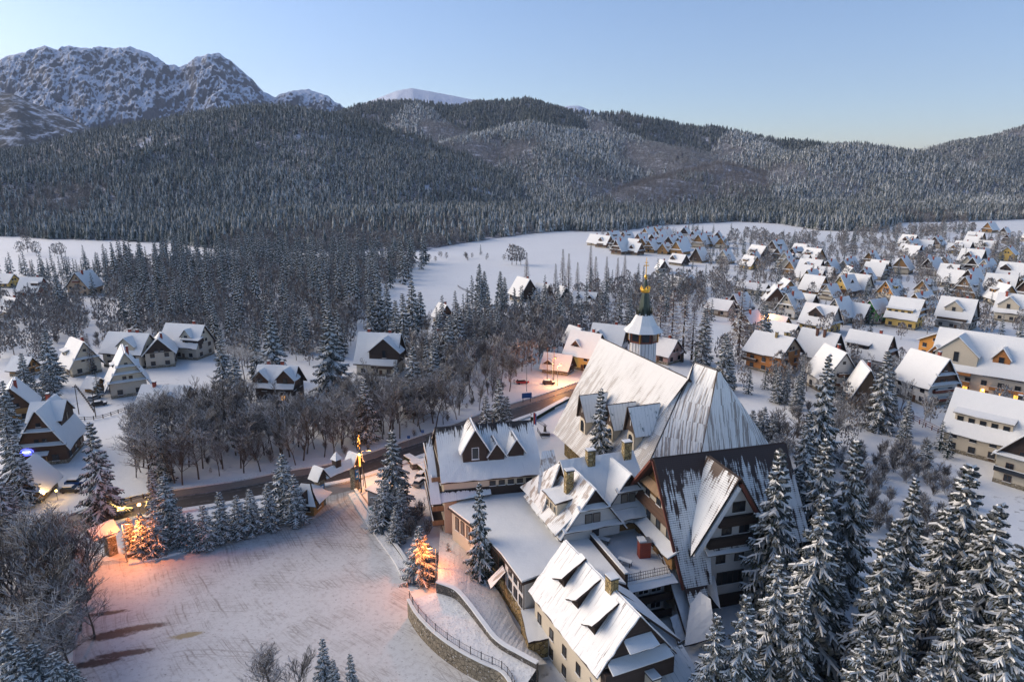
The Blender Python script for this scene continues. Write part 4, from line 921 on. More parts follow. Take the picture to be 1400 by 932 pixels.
# ---------------------------------------------------------------- flat roofed gallery between hall, villa and front wing
def gallery():
    pts = [P(x, y, 9) for x, y in ((612, 693), (650, 722), (684, 757), (713, 797), (776, 777), (830, 762), (858, 800), (795, 728), (760, 735), (702, 668), (733, 655), (700, 668))]
    pts = [P(x, y, 9) for x, y in ((612, 693), (650, 722), (684, 757), (713, 797), (776, 775), (858, 800), (797, 727), (780, 650), (735, 640))]
    O = pts[3]; root = empty('gallery_wing', (O.x, O.y, 0), 0, 'flat snow covered gallery joining the long hall and the cream front wing', 'building')
    loc = [(p.x - O.x, p.y - O.y) for p in pts]
    m = MB(); m.prism(loc, 8.55, 8.95, 'wood_dark'); 
    c = Vector((sum(p[0] for p in loc) / len(loc), sum(p[1] for p in loc) / len(loc)))
    ins = [tuple(c + (Vector(p) - c) * .985) for p in loc]; m.prism(ins, 8.953, 9.25, 'snow_cap', bot=False); m.build('roof', root)
    ins2 = [Vector(p) for p in loc]
    def wall_line(a, b, z0, z1, mat, th=.3):
        d = (b - a).normalized(); n = Vector((-d.y, d.x)) * th; m = MB(); m.prism([tuple(a), tuple(b), tuple(b + n), tuple(a + n)], z0, z1, mat); return m
    side = Vector((.7, .35))
    a, b, c2, d = [ins2[i] for i in range(4)]
    inw = Vector((.75, .25))
    a += inw; b += inw; c2 += inw; d += Vector((.45, .55))
    wall_line(a, b, -.5, 8.5, 'cream_wall').build('wall', root)
    wall_line(c2, d, 3.4, 8.5, 'white_wall').build('wall', root)
    wall_line(c2, d, -2.5, 3.4, 'stone_gold', .5).build('plinth', root)
    e = ins2[4] + Vector((-.3, .6)); wall_line(d, e, -1.5, 8.5, 'white_wall').build('wall', root)
    # open stretch under the roof: dark glazed veranda over a stone wall
    wall_line(b, c2, -.5, 3.2, 'stone_gold', .6).build('plinth', root); wall_line(b + Vector((1.6, .6)), c2 + Vector((1.6, .6)), 3.2, 8.5, 'glass').build('veranda_glass', root)
    for k in range(5):
        p = b.lerp(c2, k / 4); m = MB(); m.box(p.x - .1, p.y - .1, 3.2, p.x + .1, p.y + .1, 8.5, 'wood_brown'); m.build('post', root)
    # windows of the end wall, two rows, and of the street side
    dd = (d - c2).normalized(); an = math.atan2(-dd.x, dd.y) ; an = math.atan2(dd.y, dd.x) - math.pi / 2
    for k in range(3):
        p = c2.lerp(d, .30 + .27 * k)
        n = Vector((math.cos(an), math.sin(an))) * .05
        for z in (3.9, 6.5): window(root, p.x + n.x, p.y + n.y, z, an, 1.3, 1.7, frame='wood_dark')
    d2 = (b - a).normalized(); an2 = math.atan2(d2.y, d2.x) - math.pi / 2
    for k in range(4):
        p = a.lerp(b, .2 + .2 * k); n = Vector((math.cos(an2), math.sin(an2))) * .05; window(root, p.x + n.x, p.y + n.y, 5.0, an2, 1.1, 2.6, frame='wood_brown', glassm='curtain')
    # small wooden hood on brackets at the corner, and drain pipe
    m = MB(); h = c2 + Vector((-.3, 0)); m.slab([(h.x, h.y + .9, 6.2), (h.x + .5, h.y - 1.2, 6.2), (h.x - 1.9, h.y - 2.2, 3.8), (h.x - 2.5, h.y + .2, 3.8)], .15, 'roof_sheet', 'wood_brown', 3, 3); m.build('hood', root)
    m = MB(); m.tube((d.x - .1, d.y - .25, -1), (d.x - .1, d.y - .25, 8.5), .08, .08, 'metal_dark', 6); m.build('drain_pipe', root)
    # low lean-to with snow at the corner
    q = [P(712, 835, 3.9), P(742, 832, 3.9), P(753, 873, 2.9), P(722, 880, 2.9)]
    q = [(p.x - O.x, p.y - O.y, p.z) for p in q]
    m = MB(); m.slab(q, .35, 'snow_cap', 'wood_dark', 4, 4, .2); m.build('lean_to_roof', root)
    m = MB(); m.prism([(p[0], p[1]) for p in q], -1.0, 2.8, 'stone_gold'); m.build('lean_to_wall', root)
gallery()
# ---------------------------------------------------------------- villa with two pointed gables
def villa():
    A = P(767, 632, 19); B = P(863, 618, 19); ang = math.atan2(B.y - A.y, B.x - A.x); O = (A + B) / 2
    root = empty('villa', (O.x, O.y, 0), ang, 'white villa with dark timbered gables, stone chimneys and a steep snowy roof on the terrace', 'building')
    L = (B - A).length; l = L / 2; W = 17.0; ze = 11.0; sl = 8 / 8.5
    wing(root, 0, 0, 0, L, W, 0, ze, 19, 'white_wall', 'wood_dark', 'roof_snow', ov=1.0, og=.3, detail=2, found=None)
    # west block: its ridge runs towards the viewer, corrugated sheet on the west slope
    def cross(x, ln, w_, z_r, z_e, roof, wall='white_wall', ledges=True, back=0.0):
        # ridge from the main ridge line out to y = -ln
        cxm = x; cym = -(ln + back) / 2 + back
        r0 = MB(); g = (z_r - z_e) / (w_ / 2); y0 = back; y1 = -ln
        r0.at(x, 0, 0, 0); mm = MB(); mm.at(x, 0, 0, 0); yy = y1 + .9
        mm.add([(-w_ / 2, yy, 9), (w_ / 2, yy, 9), (w_ / 2, yy, z_e), (-w_ / 2, yy, z_e)], [(0, 1, 2, 3)], wall)
        f1 = .52; zz = z_e + (z_r - z_e) * f1; ww = w_ / 2 * (1 - f1)
        mm.add([(-w_ / 2, yy, z_e), (w_ / 2, yy, z_e), (ww, yy, zz), (-ww, yy, zz)], [(0, 1, 2, 3)], wall); mm.add([(-ww, yy, zz), (ww, yy, zz), (0, yy, z_r)], [(0, 1, 2)], 'wood_dark')
        for s in (-1, 1): mm.add([(s * w_ / 2, yy, 9), (s * w_ / 2, y0, 9), (s * w_ / 2, y0, z_e), (s * w_ / 2, yy, z_e)], [(0, 1, 2, 3) if s > 0 else (3, 2, 1, 0)], wall)
        wl = mm.build('wall', root)
        for s in (-1, 1):
            q = [(0, y0, z_r), (0, y1, z_r), (s * (w_ / 2 + .9), y1, z_e - .9 * g), (s * (w_ / 2 + .9), y0, z_e - .9 * g)]
            r0.slab(q, .14, 'wood_dark'); r0.slab([(p[0], p[1], p[2] + .17) for p in q], .22, roof if s < 0 else 'roof_snow', 'snow_cap', 8, 5, .2, random, .4)
        r0.build('roof', root)
        m = MB(); m.at(x, 0, 0, 0)   # white ledges and dark frame lines across the gable
        for zc, wd in ((zz, ww * 2 + .9), (z_e + .1, w_ + .8)):
            q = [(-wd / 2, yy, zc + .35), (wd / 2, yy, zc + .35), (wd / 2, yy - 1.0, zc - .1), (-wd / 2, yy - 1.0, zc - .1)]
            m.slab(q, .1, 'wood_dark'); m.slab([(a, b, c + .12) for a, b, c in q], .22, 'snow_cap', None, 6, 1, .2, random, .5)
        m.build('snow_ledge', root)
        for dx in (-.75, .75): window(root, x + dx, yy - .04, z_e + .75, -math.pi / 2, 1.35, 1.75, frame='wood_dark', glassm='curtain')
        return yy
    yy = cross(-l + 1.6, 11.0, 10.5, 18.2, 11.2, 'roof_sheet', back=0)
    window(root, -l + 2.2, yy - .04, 9.35, -math.pi / 2, 1.3, 2.0, frame='wood_dark'); 
    yy2 = cross(2.6, 8.4, 9.0, 18.6, 12.4, 'roof_snow')
    for dx in (-1.7, 1.4): window(root, 2.6 + dx, yy2 - .04, 9.4, -math.pi / 2, 2.2, 1.9, frame='wood_dark', glassm='glass')
    # ground floor under the second gable, orange timber and green-framed doors
    m = MB(); m.box(-1.0, -9.2, 8.8, l + .3, -8.55, 10.4, 'wood_honey'); m.build('timber_base', root)
    q = [(-1.2, -8.5, 12.2), (l + 1.2, -8.5, 12.2), (l + 1.2, -10.4, 11.3), (-1.2, -10.4, 11.3)]
    m = MB(); m.slab(q, .12, 'wood_dark'); m.slab([(a, b, c + .14) for a, b, c in q], .3, 'snow_cap', None, 10, 1, .3, random, .5); m.build('snow_ledge', root)
    # west side: row of cream-framed windows, sheet-metal pent roof over it
    m = MB(); x0 = -l - 4.2
    m.box(x0 - .0, -10.0, 8.9, x0 + 4.0, 4.2, 11.0, 'wood_dark'); m.build('wall', root)
    for k in range(6): window(root, x0 - .05, -8.8 + 2.3 * k, 9.4, math.pi, 1.1, 1.25, frame='cream_wall', glassm='curtain')
    q = [(x0 + 3.2, -10.2, 14.4), (x0 + 3.2, 5.0, 14.4), (x0 - 1.0, 5.0, 10.6), (x0 - 1.0, -10.2, 10.6)]
    m = MB(); m.slab(q, .12, 'wood_dark'); m.slab([(a, b, c + .14) for a, b, c in q], .2, 'roof_sheet', 'snow_cap', 8, 4, .2); m.build('pent_roof', root)
    m = MB()   # west hip of the main roof, sheet metal
    q = [(-l + .2, 0, 19.1), (-l + .3, .2, 19.1), (-l - 4.6, 8.5, 11.0), (-l - 4.6, -3.0, 11.6)]
    m.slab(q, .25, 'roof_sheet', 'snow_cap', 5, 5); q = [(-l - 1.0, 7.0, 18.4), (-l + 1.5, 7.0, 18.4), (-l + .5, 1.5, 14.5), (-l - 4.2, 1.0, 13.0)]
    m.slab(q, .25, 'roof_sheet', 'snow_cap', 5, 5); m.build('hip_roof', root)
    d = dormer(root, 0, 0, math.pi / 2, -5.2, 1, 4.6, 2.6, -x0 - 4.2 - (l - 1.6) + 3.6, 12.6, 1.3, 'cream_wall', 'roof_snow', 'shed', frame='wood_dark') if False else None
    m = MB(); m.box(x0 + .6, -6.9, 11.2, x0 + 5.2, -1.8, 14.6, 'cream_wall'); dm = m.build('dormer', root)
    m = MB(); m.slab([(x0 + 5.6, -7.3, 15.5), (x0 + 5.6, -1.4, 15.5), (x0 + .1, -1.4, 14.7), (x0 + .1, -7.3, 14.7)], .35, 'snow_cap', 'wood_dark', 4, 4, .2, random, .5); m.build('dormer_roof', dm)
    for k in range(3): window(dm, x0 + .56, -6.0 + 1.65 * k, 12.6, math.pi, 1.0, 1.3, frame='cream_wall')
    chimney(root, x0 + 3.6, -4.9, 13, 19.6, 1.4, 'stone_gold'); chimney(root, -1.8, -1.0, 16, 21.0, 1.5, 'stone_gold'); chimney(root, l - 1.5, -.9, 16, 21.6, 1.5, 'stone_gold')
villa()
# ---------------------------------------------------------------- tall brown roofed house
def brown_house():
    A = P(893, 628, 24); B = P(1068, 607, 24); ang = math.atan2(B.y - A.y, B.x - A.x); u = Vector((math.cos(ang), math.sin(ang))); v = Vector((math.sin(ang), -math.cos(ang)))
    L = (B - A).length; O = A; root = empty('hotel_building', (A.x, A.y, 0), ang, 'tall hotel house with a dark brown roof half bare of snow and timber framed gables', 'hotel')
    # frame: x along the ridge from the left gable, -y towards the viewer
    W = 22.0; ze = 9.0; zr = 24; hw = W / 2
    m = MB(); g = 1.6
    m.add([(g, -7, -1), (L, -7, -1), (L, -7, 12), (g, -7, 12)], [(0, 1, 2, 3)], 'white_wall')
    m.add([(g, 9.5, -1), (L, 9.5, -1), (L, 9.5, 13), (g, 9.5, 13)], [(3, 2, 1, 0)], 'white_wall')
    for x, f in ((g, -1), (L, 1)):
        a = [(x, -7, -1), (x, 9.5, -1), (x, 9.5, 13), (x, 6.7, 16.2), (x, -4.7, 16.2), (x, -7, 12.4)]
        m.add(a, [tuple(range(6)) if f > 0 else tuple(range(6))[::-1]], 'cream_wall')
        a = [(x, 6.7, 16.2), (x, 0, 23.6), (x, -4.7, 16.2)]; m.add(a, [(2, 1, 0) if f > 0 else (0, 1, 2)][::1], 'wood_honey'); m.add(a, [(0, 1, 2) if f > 0 else (2, 1, 0)], 'wood_honey')
    m.build('wall', root)
    # roof: back slope, front slope that runs down almost to the ground in front of the left gable
    m = MB()
    sf = 1.62
    def fr(x0, x1, y, z): return [(x0, 0, zr), (x1, 0, zr), (x1, y, z), (x0, y, z)]
    low = 12.2
    m.slab([(0, 0, zr), (9.5, 0, zr), (6.0, -low + 2.2, 6.2), (1.2, -low + 2.2, 6.2)], .35, 'roof_brown', 'wood_dark', 8, 14); m.slab([(1.2, -low + 2.2, 6.2), (5.2, -low + 2.2, 6.2), (4.2, -low, 2.6), (1.6, -low, 2.6)], .35, 'roof_brown', 'wood_dark', 3, 4)
    m.slab([(9.5, 0, zr), (L + .8, 0, zr), (L + .8, -8.6, zr - 8.6 * sf), (7.0, -8.6, zr - 8.6 * sf)], .35, 'roof_brown', 'wood_dark', 12, 8)
    m.slab([(0, 0, zr), (L + .8, 0, zr), (L + .8, 11.8, zr - 11.8 * 1.12), (0, 11.8, zr - 11.8 * 1.12)], .35, 'roof_brown', 'wood_dark', 12, 8)
    m.build('roof', root)
    m = MB(); m.slab([(-.5, 0, zr - .3), (.3, 0, zr - .3), (.3, 12.4, 10.4), (-.5, 12.4, 10.4)], .4, 'wood_red', 'wood_red'); m.slab([(-.3, 0, zr - .3), (.3, 0, zr - .3), (1.2, -low + 2.2, 6.0), (.8, -low + 2.2, 6.0)], .25, 'wood_red', 'wood_red'); m.build('barge_board', root)
    # brown tiled belts and windows on the left gable
    for z, y0, y1, dp in ((17.6, -3.4, 5.4, 1.2), (13.9, -5.4, 8.6, 1.4)):
        m = MB(); m.slab([(g, y0 + .3, z + 1.5), (g, y1, z + 1.5), (g - dp * .7, y1 + .3, z), (g - dp * .7, y0, z)], .18, 'wood_tan' if z > 15 else 'wood_brown', 'wood_dark', 8, 2); m.build('tiled_belt', root)
    for y in (4.2, .2): window(root, g - .05, y, 15.5 + .0, math.pi, 1.5, 1.9, frame='wood_dark')
    for y in (7.2, 3.6, 0.0, -3.6): window(root, g - .05, y, 11.2, math.pi, 1.4, 1.9, frame='wood_dark')
    m = MB(); m.box(.3, -7.4, 8.1, g - .02, 9.6, 10.1, 'wood_honey'); m.build('porch', root)
    q = [(g - .1, -7.6, 11.0), (g - .1, 10.2, 11.0), (-.7, 10.4, 10.2), (-.7, -7.8, 10.2)]
    m = MB(); m.slab(q, .15, 'wood_dark'); m.slab([(a, b, c + .17) for a, b, c in q], .3, 'snow_cap', None, 10, 1, .3, random, .5); m.build('porch_roof', root)
    for y in (6.5, 3.0, -.5, -4.0): window(root, .25, y, 8.6, math.pi, 1.2, 1.3, frame='wood_brown', lit=False)
    # cross gable looking towards the viewer
    cx = 10.4; yf = -9.2; zt = 23.2; f = yf + 1.3; k = 1.6; xl, xr = 5.9, 16.3
    m = MB()
    zl, zrr = zt - .5 - (cx - xl) * k, zt - .5 - (xr - cx) * k
    m.add([(xl, f, -1.5), (xr, f, -1.5), (xr, f, zrr), (cx, f, zt - .5), (xl, f, zl)], [(0, 1, 2, 3, 4)], 'white_wall')
    m.add([(xr, f, -1.5), (xr, -3, -1.5), (xr, -3, zrr), (xr, f, zrr)], [(0, 1, 2, 3)], 'white_wall')
    m.add([(xl, f, -1.5), (xl, -3, -1.5), (xl, -3, zl), (xl, f, zl)], [(3, 2, 1, 0)], 'white_wall'); m.build('gable_wall', root)
    m = MB()
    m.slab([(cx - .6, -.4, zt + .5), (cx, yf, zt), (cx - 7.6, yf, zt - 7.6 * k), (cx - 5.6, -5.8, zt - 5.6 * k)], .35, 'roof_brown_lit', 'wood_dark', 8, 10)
    m.slab([(cx - .6, -.4, zt + .5), (cx, yf, zt), (cx + 6.9, yf, zt - 6.9 * k), (cx + 6.9, -3.4, zt - 6.9 * k)], .35, 'roof_brown', 'wood_dark', 8, 8); m.build('gable_roof', root)
    m = MB(); m.slab([(cx + .3, yf - .02, zt - 1.5), (cx + .3, yf + .35, zt - 1.5), (cx - 6.6, yf + .35, zt - 1.5 - 6.9 * k), (cx - 6.6, yf - .02, zt - 1.5 - 6.9 * k)], .75, 'white_paint', 'white_paint')
    m.slab([(cx, yf - .1, zt - .9), (cx, yf + .3, zt - .9), (cx + 6.9, yf + .3, zt - .9 - 6.9 * k), (cx + 6.9, yf - .1, zt - .9 - 6.9 * k)], .5, 'wood_red', 'wood_red'); m.build('barge_board', root)
    for z, x0, x1 in ((15.6, 7.6, 14.6), (12.1, 6.0, 16.2)):
        m = MB(); m.box(x0, f - .9, z - .6, x1, f - .05, z + .9, 'wood_dark'); m.build('balcony', root)
    belt(root, 11.1, f, -math.pi / 2, 0, 1, 10.6, 10.9, 1.2, .5)
    window(root, cx + 1.0, f - .04, 17.0, -math.pi / 2, 2.3, 1.8, frame='wood_dark')
    for dx in (-.9, 2.3): window(root, cx + dx, f - .04, 13.2, -math.pi / 2, 1.8, 1.6, frame='wood_dark')
    for dx in (-1.6, 1.8): window(root, cx + dx, f - .04, 8.2, -math.pi / 2, 1.7, 1.7, frame='wood_dark', glassm='glass' if dx < 0 else 'curtain')
    window(root, cx + .4, f - .04, 4.2, -math.pi / 2, 5.0, 2.3, frame='wood_dark')
    m = MB(); m.box(xl + .1, f - .15, -2, xr, f - .02, 2.4, 'wood_dark'); m.build('plinth', root)
    # snow sheets on the low roofs at the foot of the long slope
    for q, nm in (([(902, 756, 9.0), (921, 752, 9.0), (950, 800, 4.2), (938, 874, .8)], 1), ([(948, 757, 8.0), (972, 756, 8.0), (986, 834, 3.0), (962, 804, 4.0)], 2), ([(947, 803, 5.4), (972, 820, 5.4), (978, 872, 1.8), (936, 884, 1.0)], 3), ([(915, 845, 2.2), (925, 840, 2.6), (948, 868, .6), (926, 880, .3)], 4)):
        w3 = []
        for a in q: p = P(*a); x, y = wpt(A, ang, p); w3.append((x, y, a[2]))
        m = MB(); m.slab(w3, .4, 'snow_cap', 'wood_dark', 4, 8, .15, random, .3); m.build('low_roof', root)
brown_house()
# ---------------------------------------------------------------- roof terrace behind the front wing
def terrace():
    q = [P(797, 727, 8), P(872, 716, 8), P(908, 760, 8), P(918, 786, 8), P(858, 799, 8)]
    O = q[4]; root = empty('terrace_block', (O.x, O.y, 0), 0, 'block with a snowy roof terrace, iron railing and shaded balconies below it', 'building')
    loc = [(p.x - O.x, p.y - O.y) for p in q]
    m = MB(); m.prism(loc, 7.3, 7.7, 'metal_dark'); m.prism(loc, 7.703, 8.0, 'snow_cap', bot=False); m.build('terrace_floor', root)
    a, b = Vector(loc[4]), Vector(loc[3]); d = (b - a).normalized(); n = Vector((-d.y, d.x)); an = math.atan2(d.y, d.x) - math.pi / 2
    inn = n * 1.8
    m = MB(); m.prism([tuple(a + inn), tuple(b + inn), tuple(b + inn + n * 9), tuple(a + inn + n * 9)], -3, 7.3, 'white_wall'); m.build('wall', root)
    for z in (4.0, 1.0, -2.0):
        m = MB(); m.prism([tuple(a - d * .2), tuple(b + d * .5), tuple(b + inn), tuple(a + inn)], z - .3, z, 'metal_dark'); m.prism([tuple(a - d * .2), tuple(b + d * .5), tuple(b + d * .5 + n * .12), tuple(a - d * .2 + n * .12)], z, z + 1.0, 'wood_dark'); m.build('balcony', root)
        for k in range(3):
            p = a.lerp(b, .2 + .3 * k) + inn - n * .05; window(root, p.x, p.y, z + .4, an, 1.9, 1.9, frame='white_paint')
    q2 = [tuple(a - n * .1), tuple(b + d * .6 - n * .1)]
    m = MB(); m.slab([(*(a + n * .5), 7.9), (*(b + n * .5 + d * .4), 7.9), (*(b - n * 1.0 + d * .6), 7.1), (*(a - n * 1.0), 7.1)], .2, 'snow_cap', 'metal_dark', 6, 1, .1); m.build('eave', root)
    m = MB(); L = (b - a).length; aa = a + n * .6
    for k in range(26):
        p = aa + d * L * k / 25; r = .05 if k % 8 else .09; m.tube((p.x, p.y, 8), (p.x, p.y, 9.35 if k % 8 else 9.6), r * .6, r * .6, 'metal_dark', 4, False)
    for z in (8.15, 8.75, 9.3): m.tube((aa.x, aa.y, z), (*(aa + d * L), z), .045, .045, 'metal_dark', 4)
    m.build('railing', root)
    # parapet along the left edge
    c, e = Vector(loc[0]), Vector(loc[4]); dn = (e - c).normalized(); nn = Vector((dn.y, -dn.x)) * .5
    m = MB(); m.prism([tuple(c), tuple(e), tuple(e + nn), tuple(c + nn)], 6.5, 9.9, 'wood_dark'); m.prism([tuple(c - nn * .15), tuple(e - nn * .15), tuple(e + nn * 1.15), tuple(c + nn * 1.15)], 9.903, 10.15, 'snow_cap', bot=False); m.build('parapet', root)
    p = P(880, 760, 8); r2 = empty('chimney_stack', (p.x, p.y, 8.0), .15, 'red brick chimney block with a snow cap on the terrace', 'chimney')
    m = MB(); m.box(-.95, -.7, 0, .95, .7, 2.9, 'brick'); m.build('stack', r2); m = MB(); m.box(-1.1, -.85, 2.903, 1.1, .85, 3.05, 'metal_grey'); m.box(-1.05, -.8, 3.053, .1, .8, 3.3, 'snow_cap'); m.build('cap', r2)
    for (px, py, yaw), lb in zip(((824, 742, -.5), (854, 772, -.6)), ('snow covered terrace table standing nearer to the villa', 'snow covered terrace table standing nearer to the iron railing')):
        p = P(px, py, 8); t = empty('table', (p.x, p.y, 8.0), yaw, lb, 'table')
        m = MB(); m.box(-1.2, -.45, .72, 1.2, .45, .82, 'wood_dark'); m.build('tabletop', t); m = MB(); m.box(-1.22, -.47, .823, 1.22, .47, 1.0, 'snow_cap'); m.build('snow', t)
        for x in (-1, 1):
            for y in (-.35, .35): m = MB(); m.box(x - .05, y - .05, 0, x + .05, y + .05, .72, 'metal_dark'); m.build('leg', t)
terrace()
# ---------------------------------------------------------------- front wing with the three long dormers
def front_wing():
    A = P(773, 741, 15); B = P(874, 843, 15); ang = math.atan2(B.y - A.y, B.x - A.x); L = (B - A).length; O = (A + B) / 2
    root = empty('hotel_wing', (O.x, O.y, 0), ang, 'cream front wing with a sunlit snowy roof, three slanting dormers and a stone chimney', 'building')
    E = P(727, 815, 7.8); v = Vector((math.sin(ang), -math.cos(ang))); hw = abs((E.x - A.x) * v.x + (E.y - A.y) * v.y); sl = (15 - 7.8) / hw
    l = L / 2; W = 2 * hw - 1.6; ze = 15 - W / 2 * sl
    wing(root, 0, 0, 0, L - .6, W, -2.5, ze, 15, 'cream_wall', 'wood_dark', 'roof_wing', ov=.8, og=.5, detail=2, found=None, thick=.22, jit=.3)
    for k in range(5):
        x = -l + 2 + (L - 4) * k / 4
        for z in (3.8, .6): window(root, x, -W / 2 - .03, z, -math.pi / 2, 1.1, 1.6, frame='wood_dark')
    for k, x in enumerate((-l + 4.6, -l + 9.4, -l + 14.6)):
        fr = W / 2 * (.62 + .07 * k); zb = 15 - fr * sl
        # a flap of roof lifted on the left side, snow on top, dark wedge below
        m = MB(); h = 1.5; w1 = 1.25; back = fr - 3.4
        m.add([(x + w1, -fr, zb), (x - w1, -fr, zb), (x + w1, -fr, zb + h + .5), (x + w1, -back, 15 - back * sl), ], [(0, 1, 2), (0, 2, 1), (0, 2, 3), (0, 3, 2)], 'wood_dark')
        m.add([(x + w1 + .03, -fr + .5, zb + 1.0), (x + w1 + .03, -fr + 1.5, zb + 1.3), (x + w1 + .03, -fr + .7, zb + h * .95)], [(0, 1, 2), (2, 1, 0)], 'white_wall')
        d = m.build('dormer', root)
        m = MB(); m.slab([(x + w1 * .0, -back + .2, 15 - back * sl + .2), (x + w1 + .5, -back, 15 - back * sl + .35), (x + w1 + .6, -fr - .5, zb + h + .65), (x - w1 - .3, -fr - .3, zb + .25)], .3, 'snow_cap', 'wood_dark', 3, 4, .2); m.build('dormer_roof', d)
    # stepped dark gable end with snowy pent roofs
    for z, wd in ((11.9, 4.2), (9.5, 9.0)): belt(root, 0, 0, 0, l - .3, 1, wd, z, 1.9, .7)
    m = MB(); m.box(l - .4, -W / 2, 5.8, l + .9, W / 2, 8.6, 'wood_dark'); m.build('loggia', root)
    window(root, l - .26, 0, 9.4, 0, 1.8, 1.7, frame='wood_dark'); 
    chimney(root, l * .35, -.1, 13.4, 16.9, 1.5, 'stone_gold')
    # right hand dormers with pointed snow roofs
    for x in (l * .1, l * .62):
        m = MB(); m.slab([(x - 2.6, .4, 14.4), (x + .4, .4, 14.4), (x + 4.2, 6.4, 9.6), (x - 1.0, 5.2, 11.0)], .3, 'snow_cap', 'wood_dark', 4, 4, .2); m.build('side_roof', root)
    # annex roof in the lower right corner
    q = [P(806, 926, 5.6), P(932, 882, 5.6), P(985, 975, 2.6), P(830, 1010, 2.6)]
    w3 = [(*wpt(O, ang, p), p.z) for p in q]
    m = MB(); m.slab(w3, .3, 'roof_teal', 'wood_dark', 8, 4); m.build('annex_roof', root)
    w4 = [(x * .98, y * .98) for x, y, _ in w3]; m = MB(); m.prism(w4, -2.5, 2.3, 'cream_wall'); m.build('annex_wall', root)
    p = wpt(O, ang, P(890, 918, 7.4)); chimney(root, p[0], p[1], 3.0, 7.2, 2.6, 'cream_wall', 1.3)
front_wing()
# ---------------------------------------------------------------- houses of the village
KEEP = []     # circles no tree may stand in
def H(px, py, yaw, L, W, hw, hr, label, **k):
    yaw = yaw - 23 if px > 880 else yaw
    q = .86 if L < 25 else .94; L *= q * (.92 if L > 14 else 1); W *= q; hw *= .95; hr *= 1.04
    r = house(px, py, yaw, L, W, hw, hr, label, **k); KEEP.append((r.location.x, r.location.y, .56 * math.hypot(L, W))); return r
C2 = ((.22, .08), (-.2, -.06))
# -- right hand village, nearest rows
H(1055, 505, -30, 18, 13, 8.6, 4.6, 'orange timber guesthouse with cream middle bay and flat white snow roof', wall='wood_orange', gable='tan_wall', balc=(('y-', 3.4, 6, -5.5), ('y-', 6.2, 9, -4)), chim=((.1, -.1), (.25, .1), (.32, .15)), chm='stone_gold', ov=1.8, name='guesthouse', cat='guesthouse', roof='roof_snow')
H(1118, 498, -30, 17, 13, 5, 7.6, 'white house with two tall brown chimneys behind the orange timber guesthouse', chim=((-.05, -.12), (.16, -.12)), chm='brown_paint')
H(1136, 532, -62, 15, 13, 6, 7.8, 'white house whose brown balconies look towards the tall spruces', gable='white_wall', balc=(('x+', 3.4, 5), ('x+', 6.4, 4)), chim=((0, .1),), bal='wood_brown')
H(1178, 552, -82, 13, 8.5, 5.2, 7, 'narrow unfinished house with a weathered brown lattice gable behind bare trees', wall='wood_tan', gable='wood_tan', win=False, chim=((.0, .1),), roof='roof_snow_thin')
H(1186, 500, -28, 18, 13, 5.2, 7.2, 'white house with a long box dormer and dark carved gable trim', dorm=((-2.5, -1, 8, 2.2, .78, 'shed', 'wood_dark'),), balc=(('x+', 3.2, 6),), belts=((1, .3),), gable='wood_brown')
H(1120, 452, -26, 17, 13, 4.6, 7.2, 'white roofed house with a big dark triangular dormer and yellow ground floor', wall='yellow_wall', gable='grey_wall', dorm=((-.5, -1, 6.5, 5.0, .74, 'gable', 'wood_dark'),), belts=((1, .05),), chim=())
H(1070, 468, -35, 14, 12, 2.6, 5.6, 'old low barn with a patchy snow roof just behind the orange guesthouse', wall='wood_board', gable='wood_board', roof='roof_snow_thin', chim=(), name='barn', cat='barn', win=False)
H(1082, 433, -118, 14, 11, 5, 7, 'white and brown house with a pale gable left of the triangular dormer house', gable='cream_wall', dorm=((0, 1, 4, 2.6, .7, 'shed', 'white_wall'),), belts=((1, .3),))
H(1147, 440, -118, 15, 11, 4.4, 7.2, 'cream gabled house with a long blue shaded roof beside the bright green house', wall='cream_wall', gable='cream_wall', belts=((1, .25),))
H(1170, 440, -30, 12, 10, 3.4, 5.6, 'dark walled house with a small white roof directly left of the green house', wall='wood_dark', roof='roof_snow_thin')
H(1196, 440, -125, 13, 9, 6.4, 4.6, 'bright green house with a low snowy roof', wall='green_wall', gable='green_wall', chim=(), win=True)
H(1216, 412, -122, 14, 11, 5.4, 6.4, 'honey yellow gabled house with a dark blue roof behind the green house', wall='cream_wall', gable='orange_wall', roof='roof_black', dorm=((1, 1, 4, 2.2, .7, 'shed', 'yellow_wall'),))
H(1236, 446, -24, 16, 14, 5.6, 7.6, 'bright yellow house with a full width box dormer and overhanging white roof', wall='yellow_wall', gable='wood_honey', dorm=((-1.2, -1, 11, 2.0, .82, 'shed', 'yellow_wall'),), belts=((1, .1), (1, .45)), bal='wood_dark', chim=((-.1, .05),), chm='brown_paint')
H(1258, 428, -125, 17, 11, 4.6, 6.0, 'blue roofed house with stepped roofs right of the bright yellow house', wall='tan_wall', gable='wood_honey', roof='roof_snow_blue', dorm=((1.5, 1, 5, 2.2, .66, 'shed', 'wood_dark'), (-4, 1, 4, 3.0, .7, 'gable', 'wood_dark')))
H(1306, 447, -25, 17, 15, 5, 8.4, 'grey house with a cream triangular dormer above long dark balconies', wall='grey_wall', gable='grey_wall', dorm=((-.5, -1, 7.2, 5.4, .70, 'gable', 'cream_wall'),), balc=(('y-', 4.4, 12), ('x+', 4.2, 8)), bal='wood_board')
H(1322, 408, -122, 15, 14, 4, 8.6, 'olive timber house with a wide pointed gable and blue shaded roof', wall='wood_tan', gable='wood_tan', dorm=((1, 1, 5, 2.0, .7, 'shed', 'wood_dark'),), belts=((1, .1), (1, .42)), frame='white_paint')
H(1366, 404, -24, 18, 13, 5, 7.2, 'white roofed house with one small timber dormer behind the cream chalet', wall='cream_wall', dorm=((0, -1, 3.2, 3.0, .66, 'gable', 'wood_honey'),))
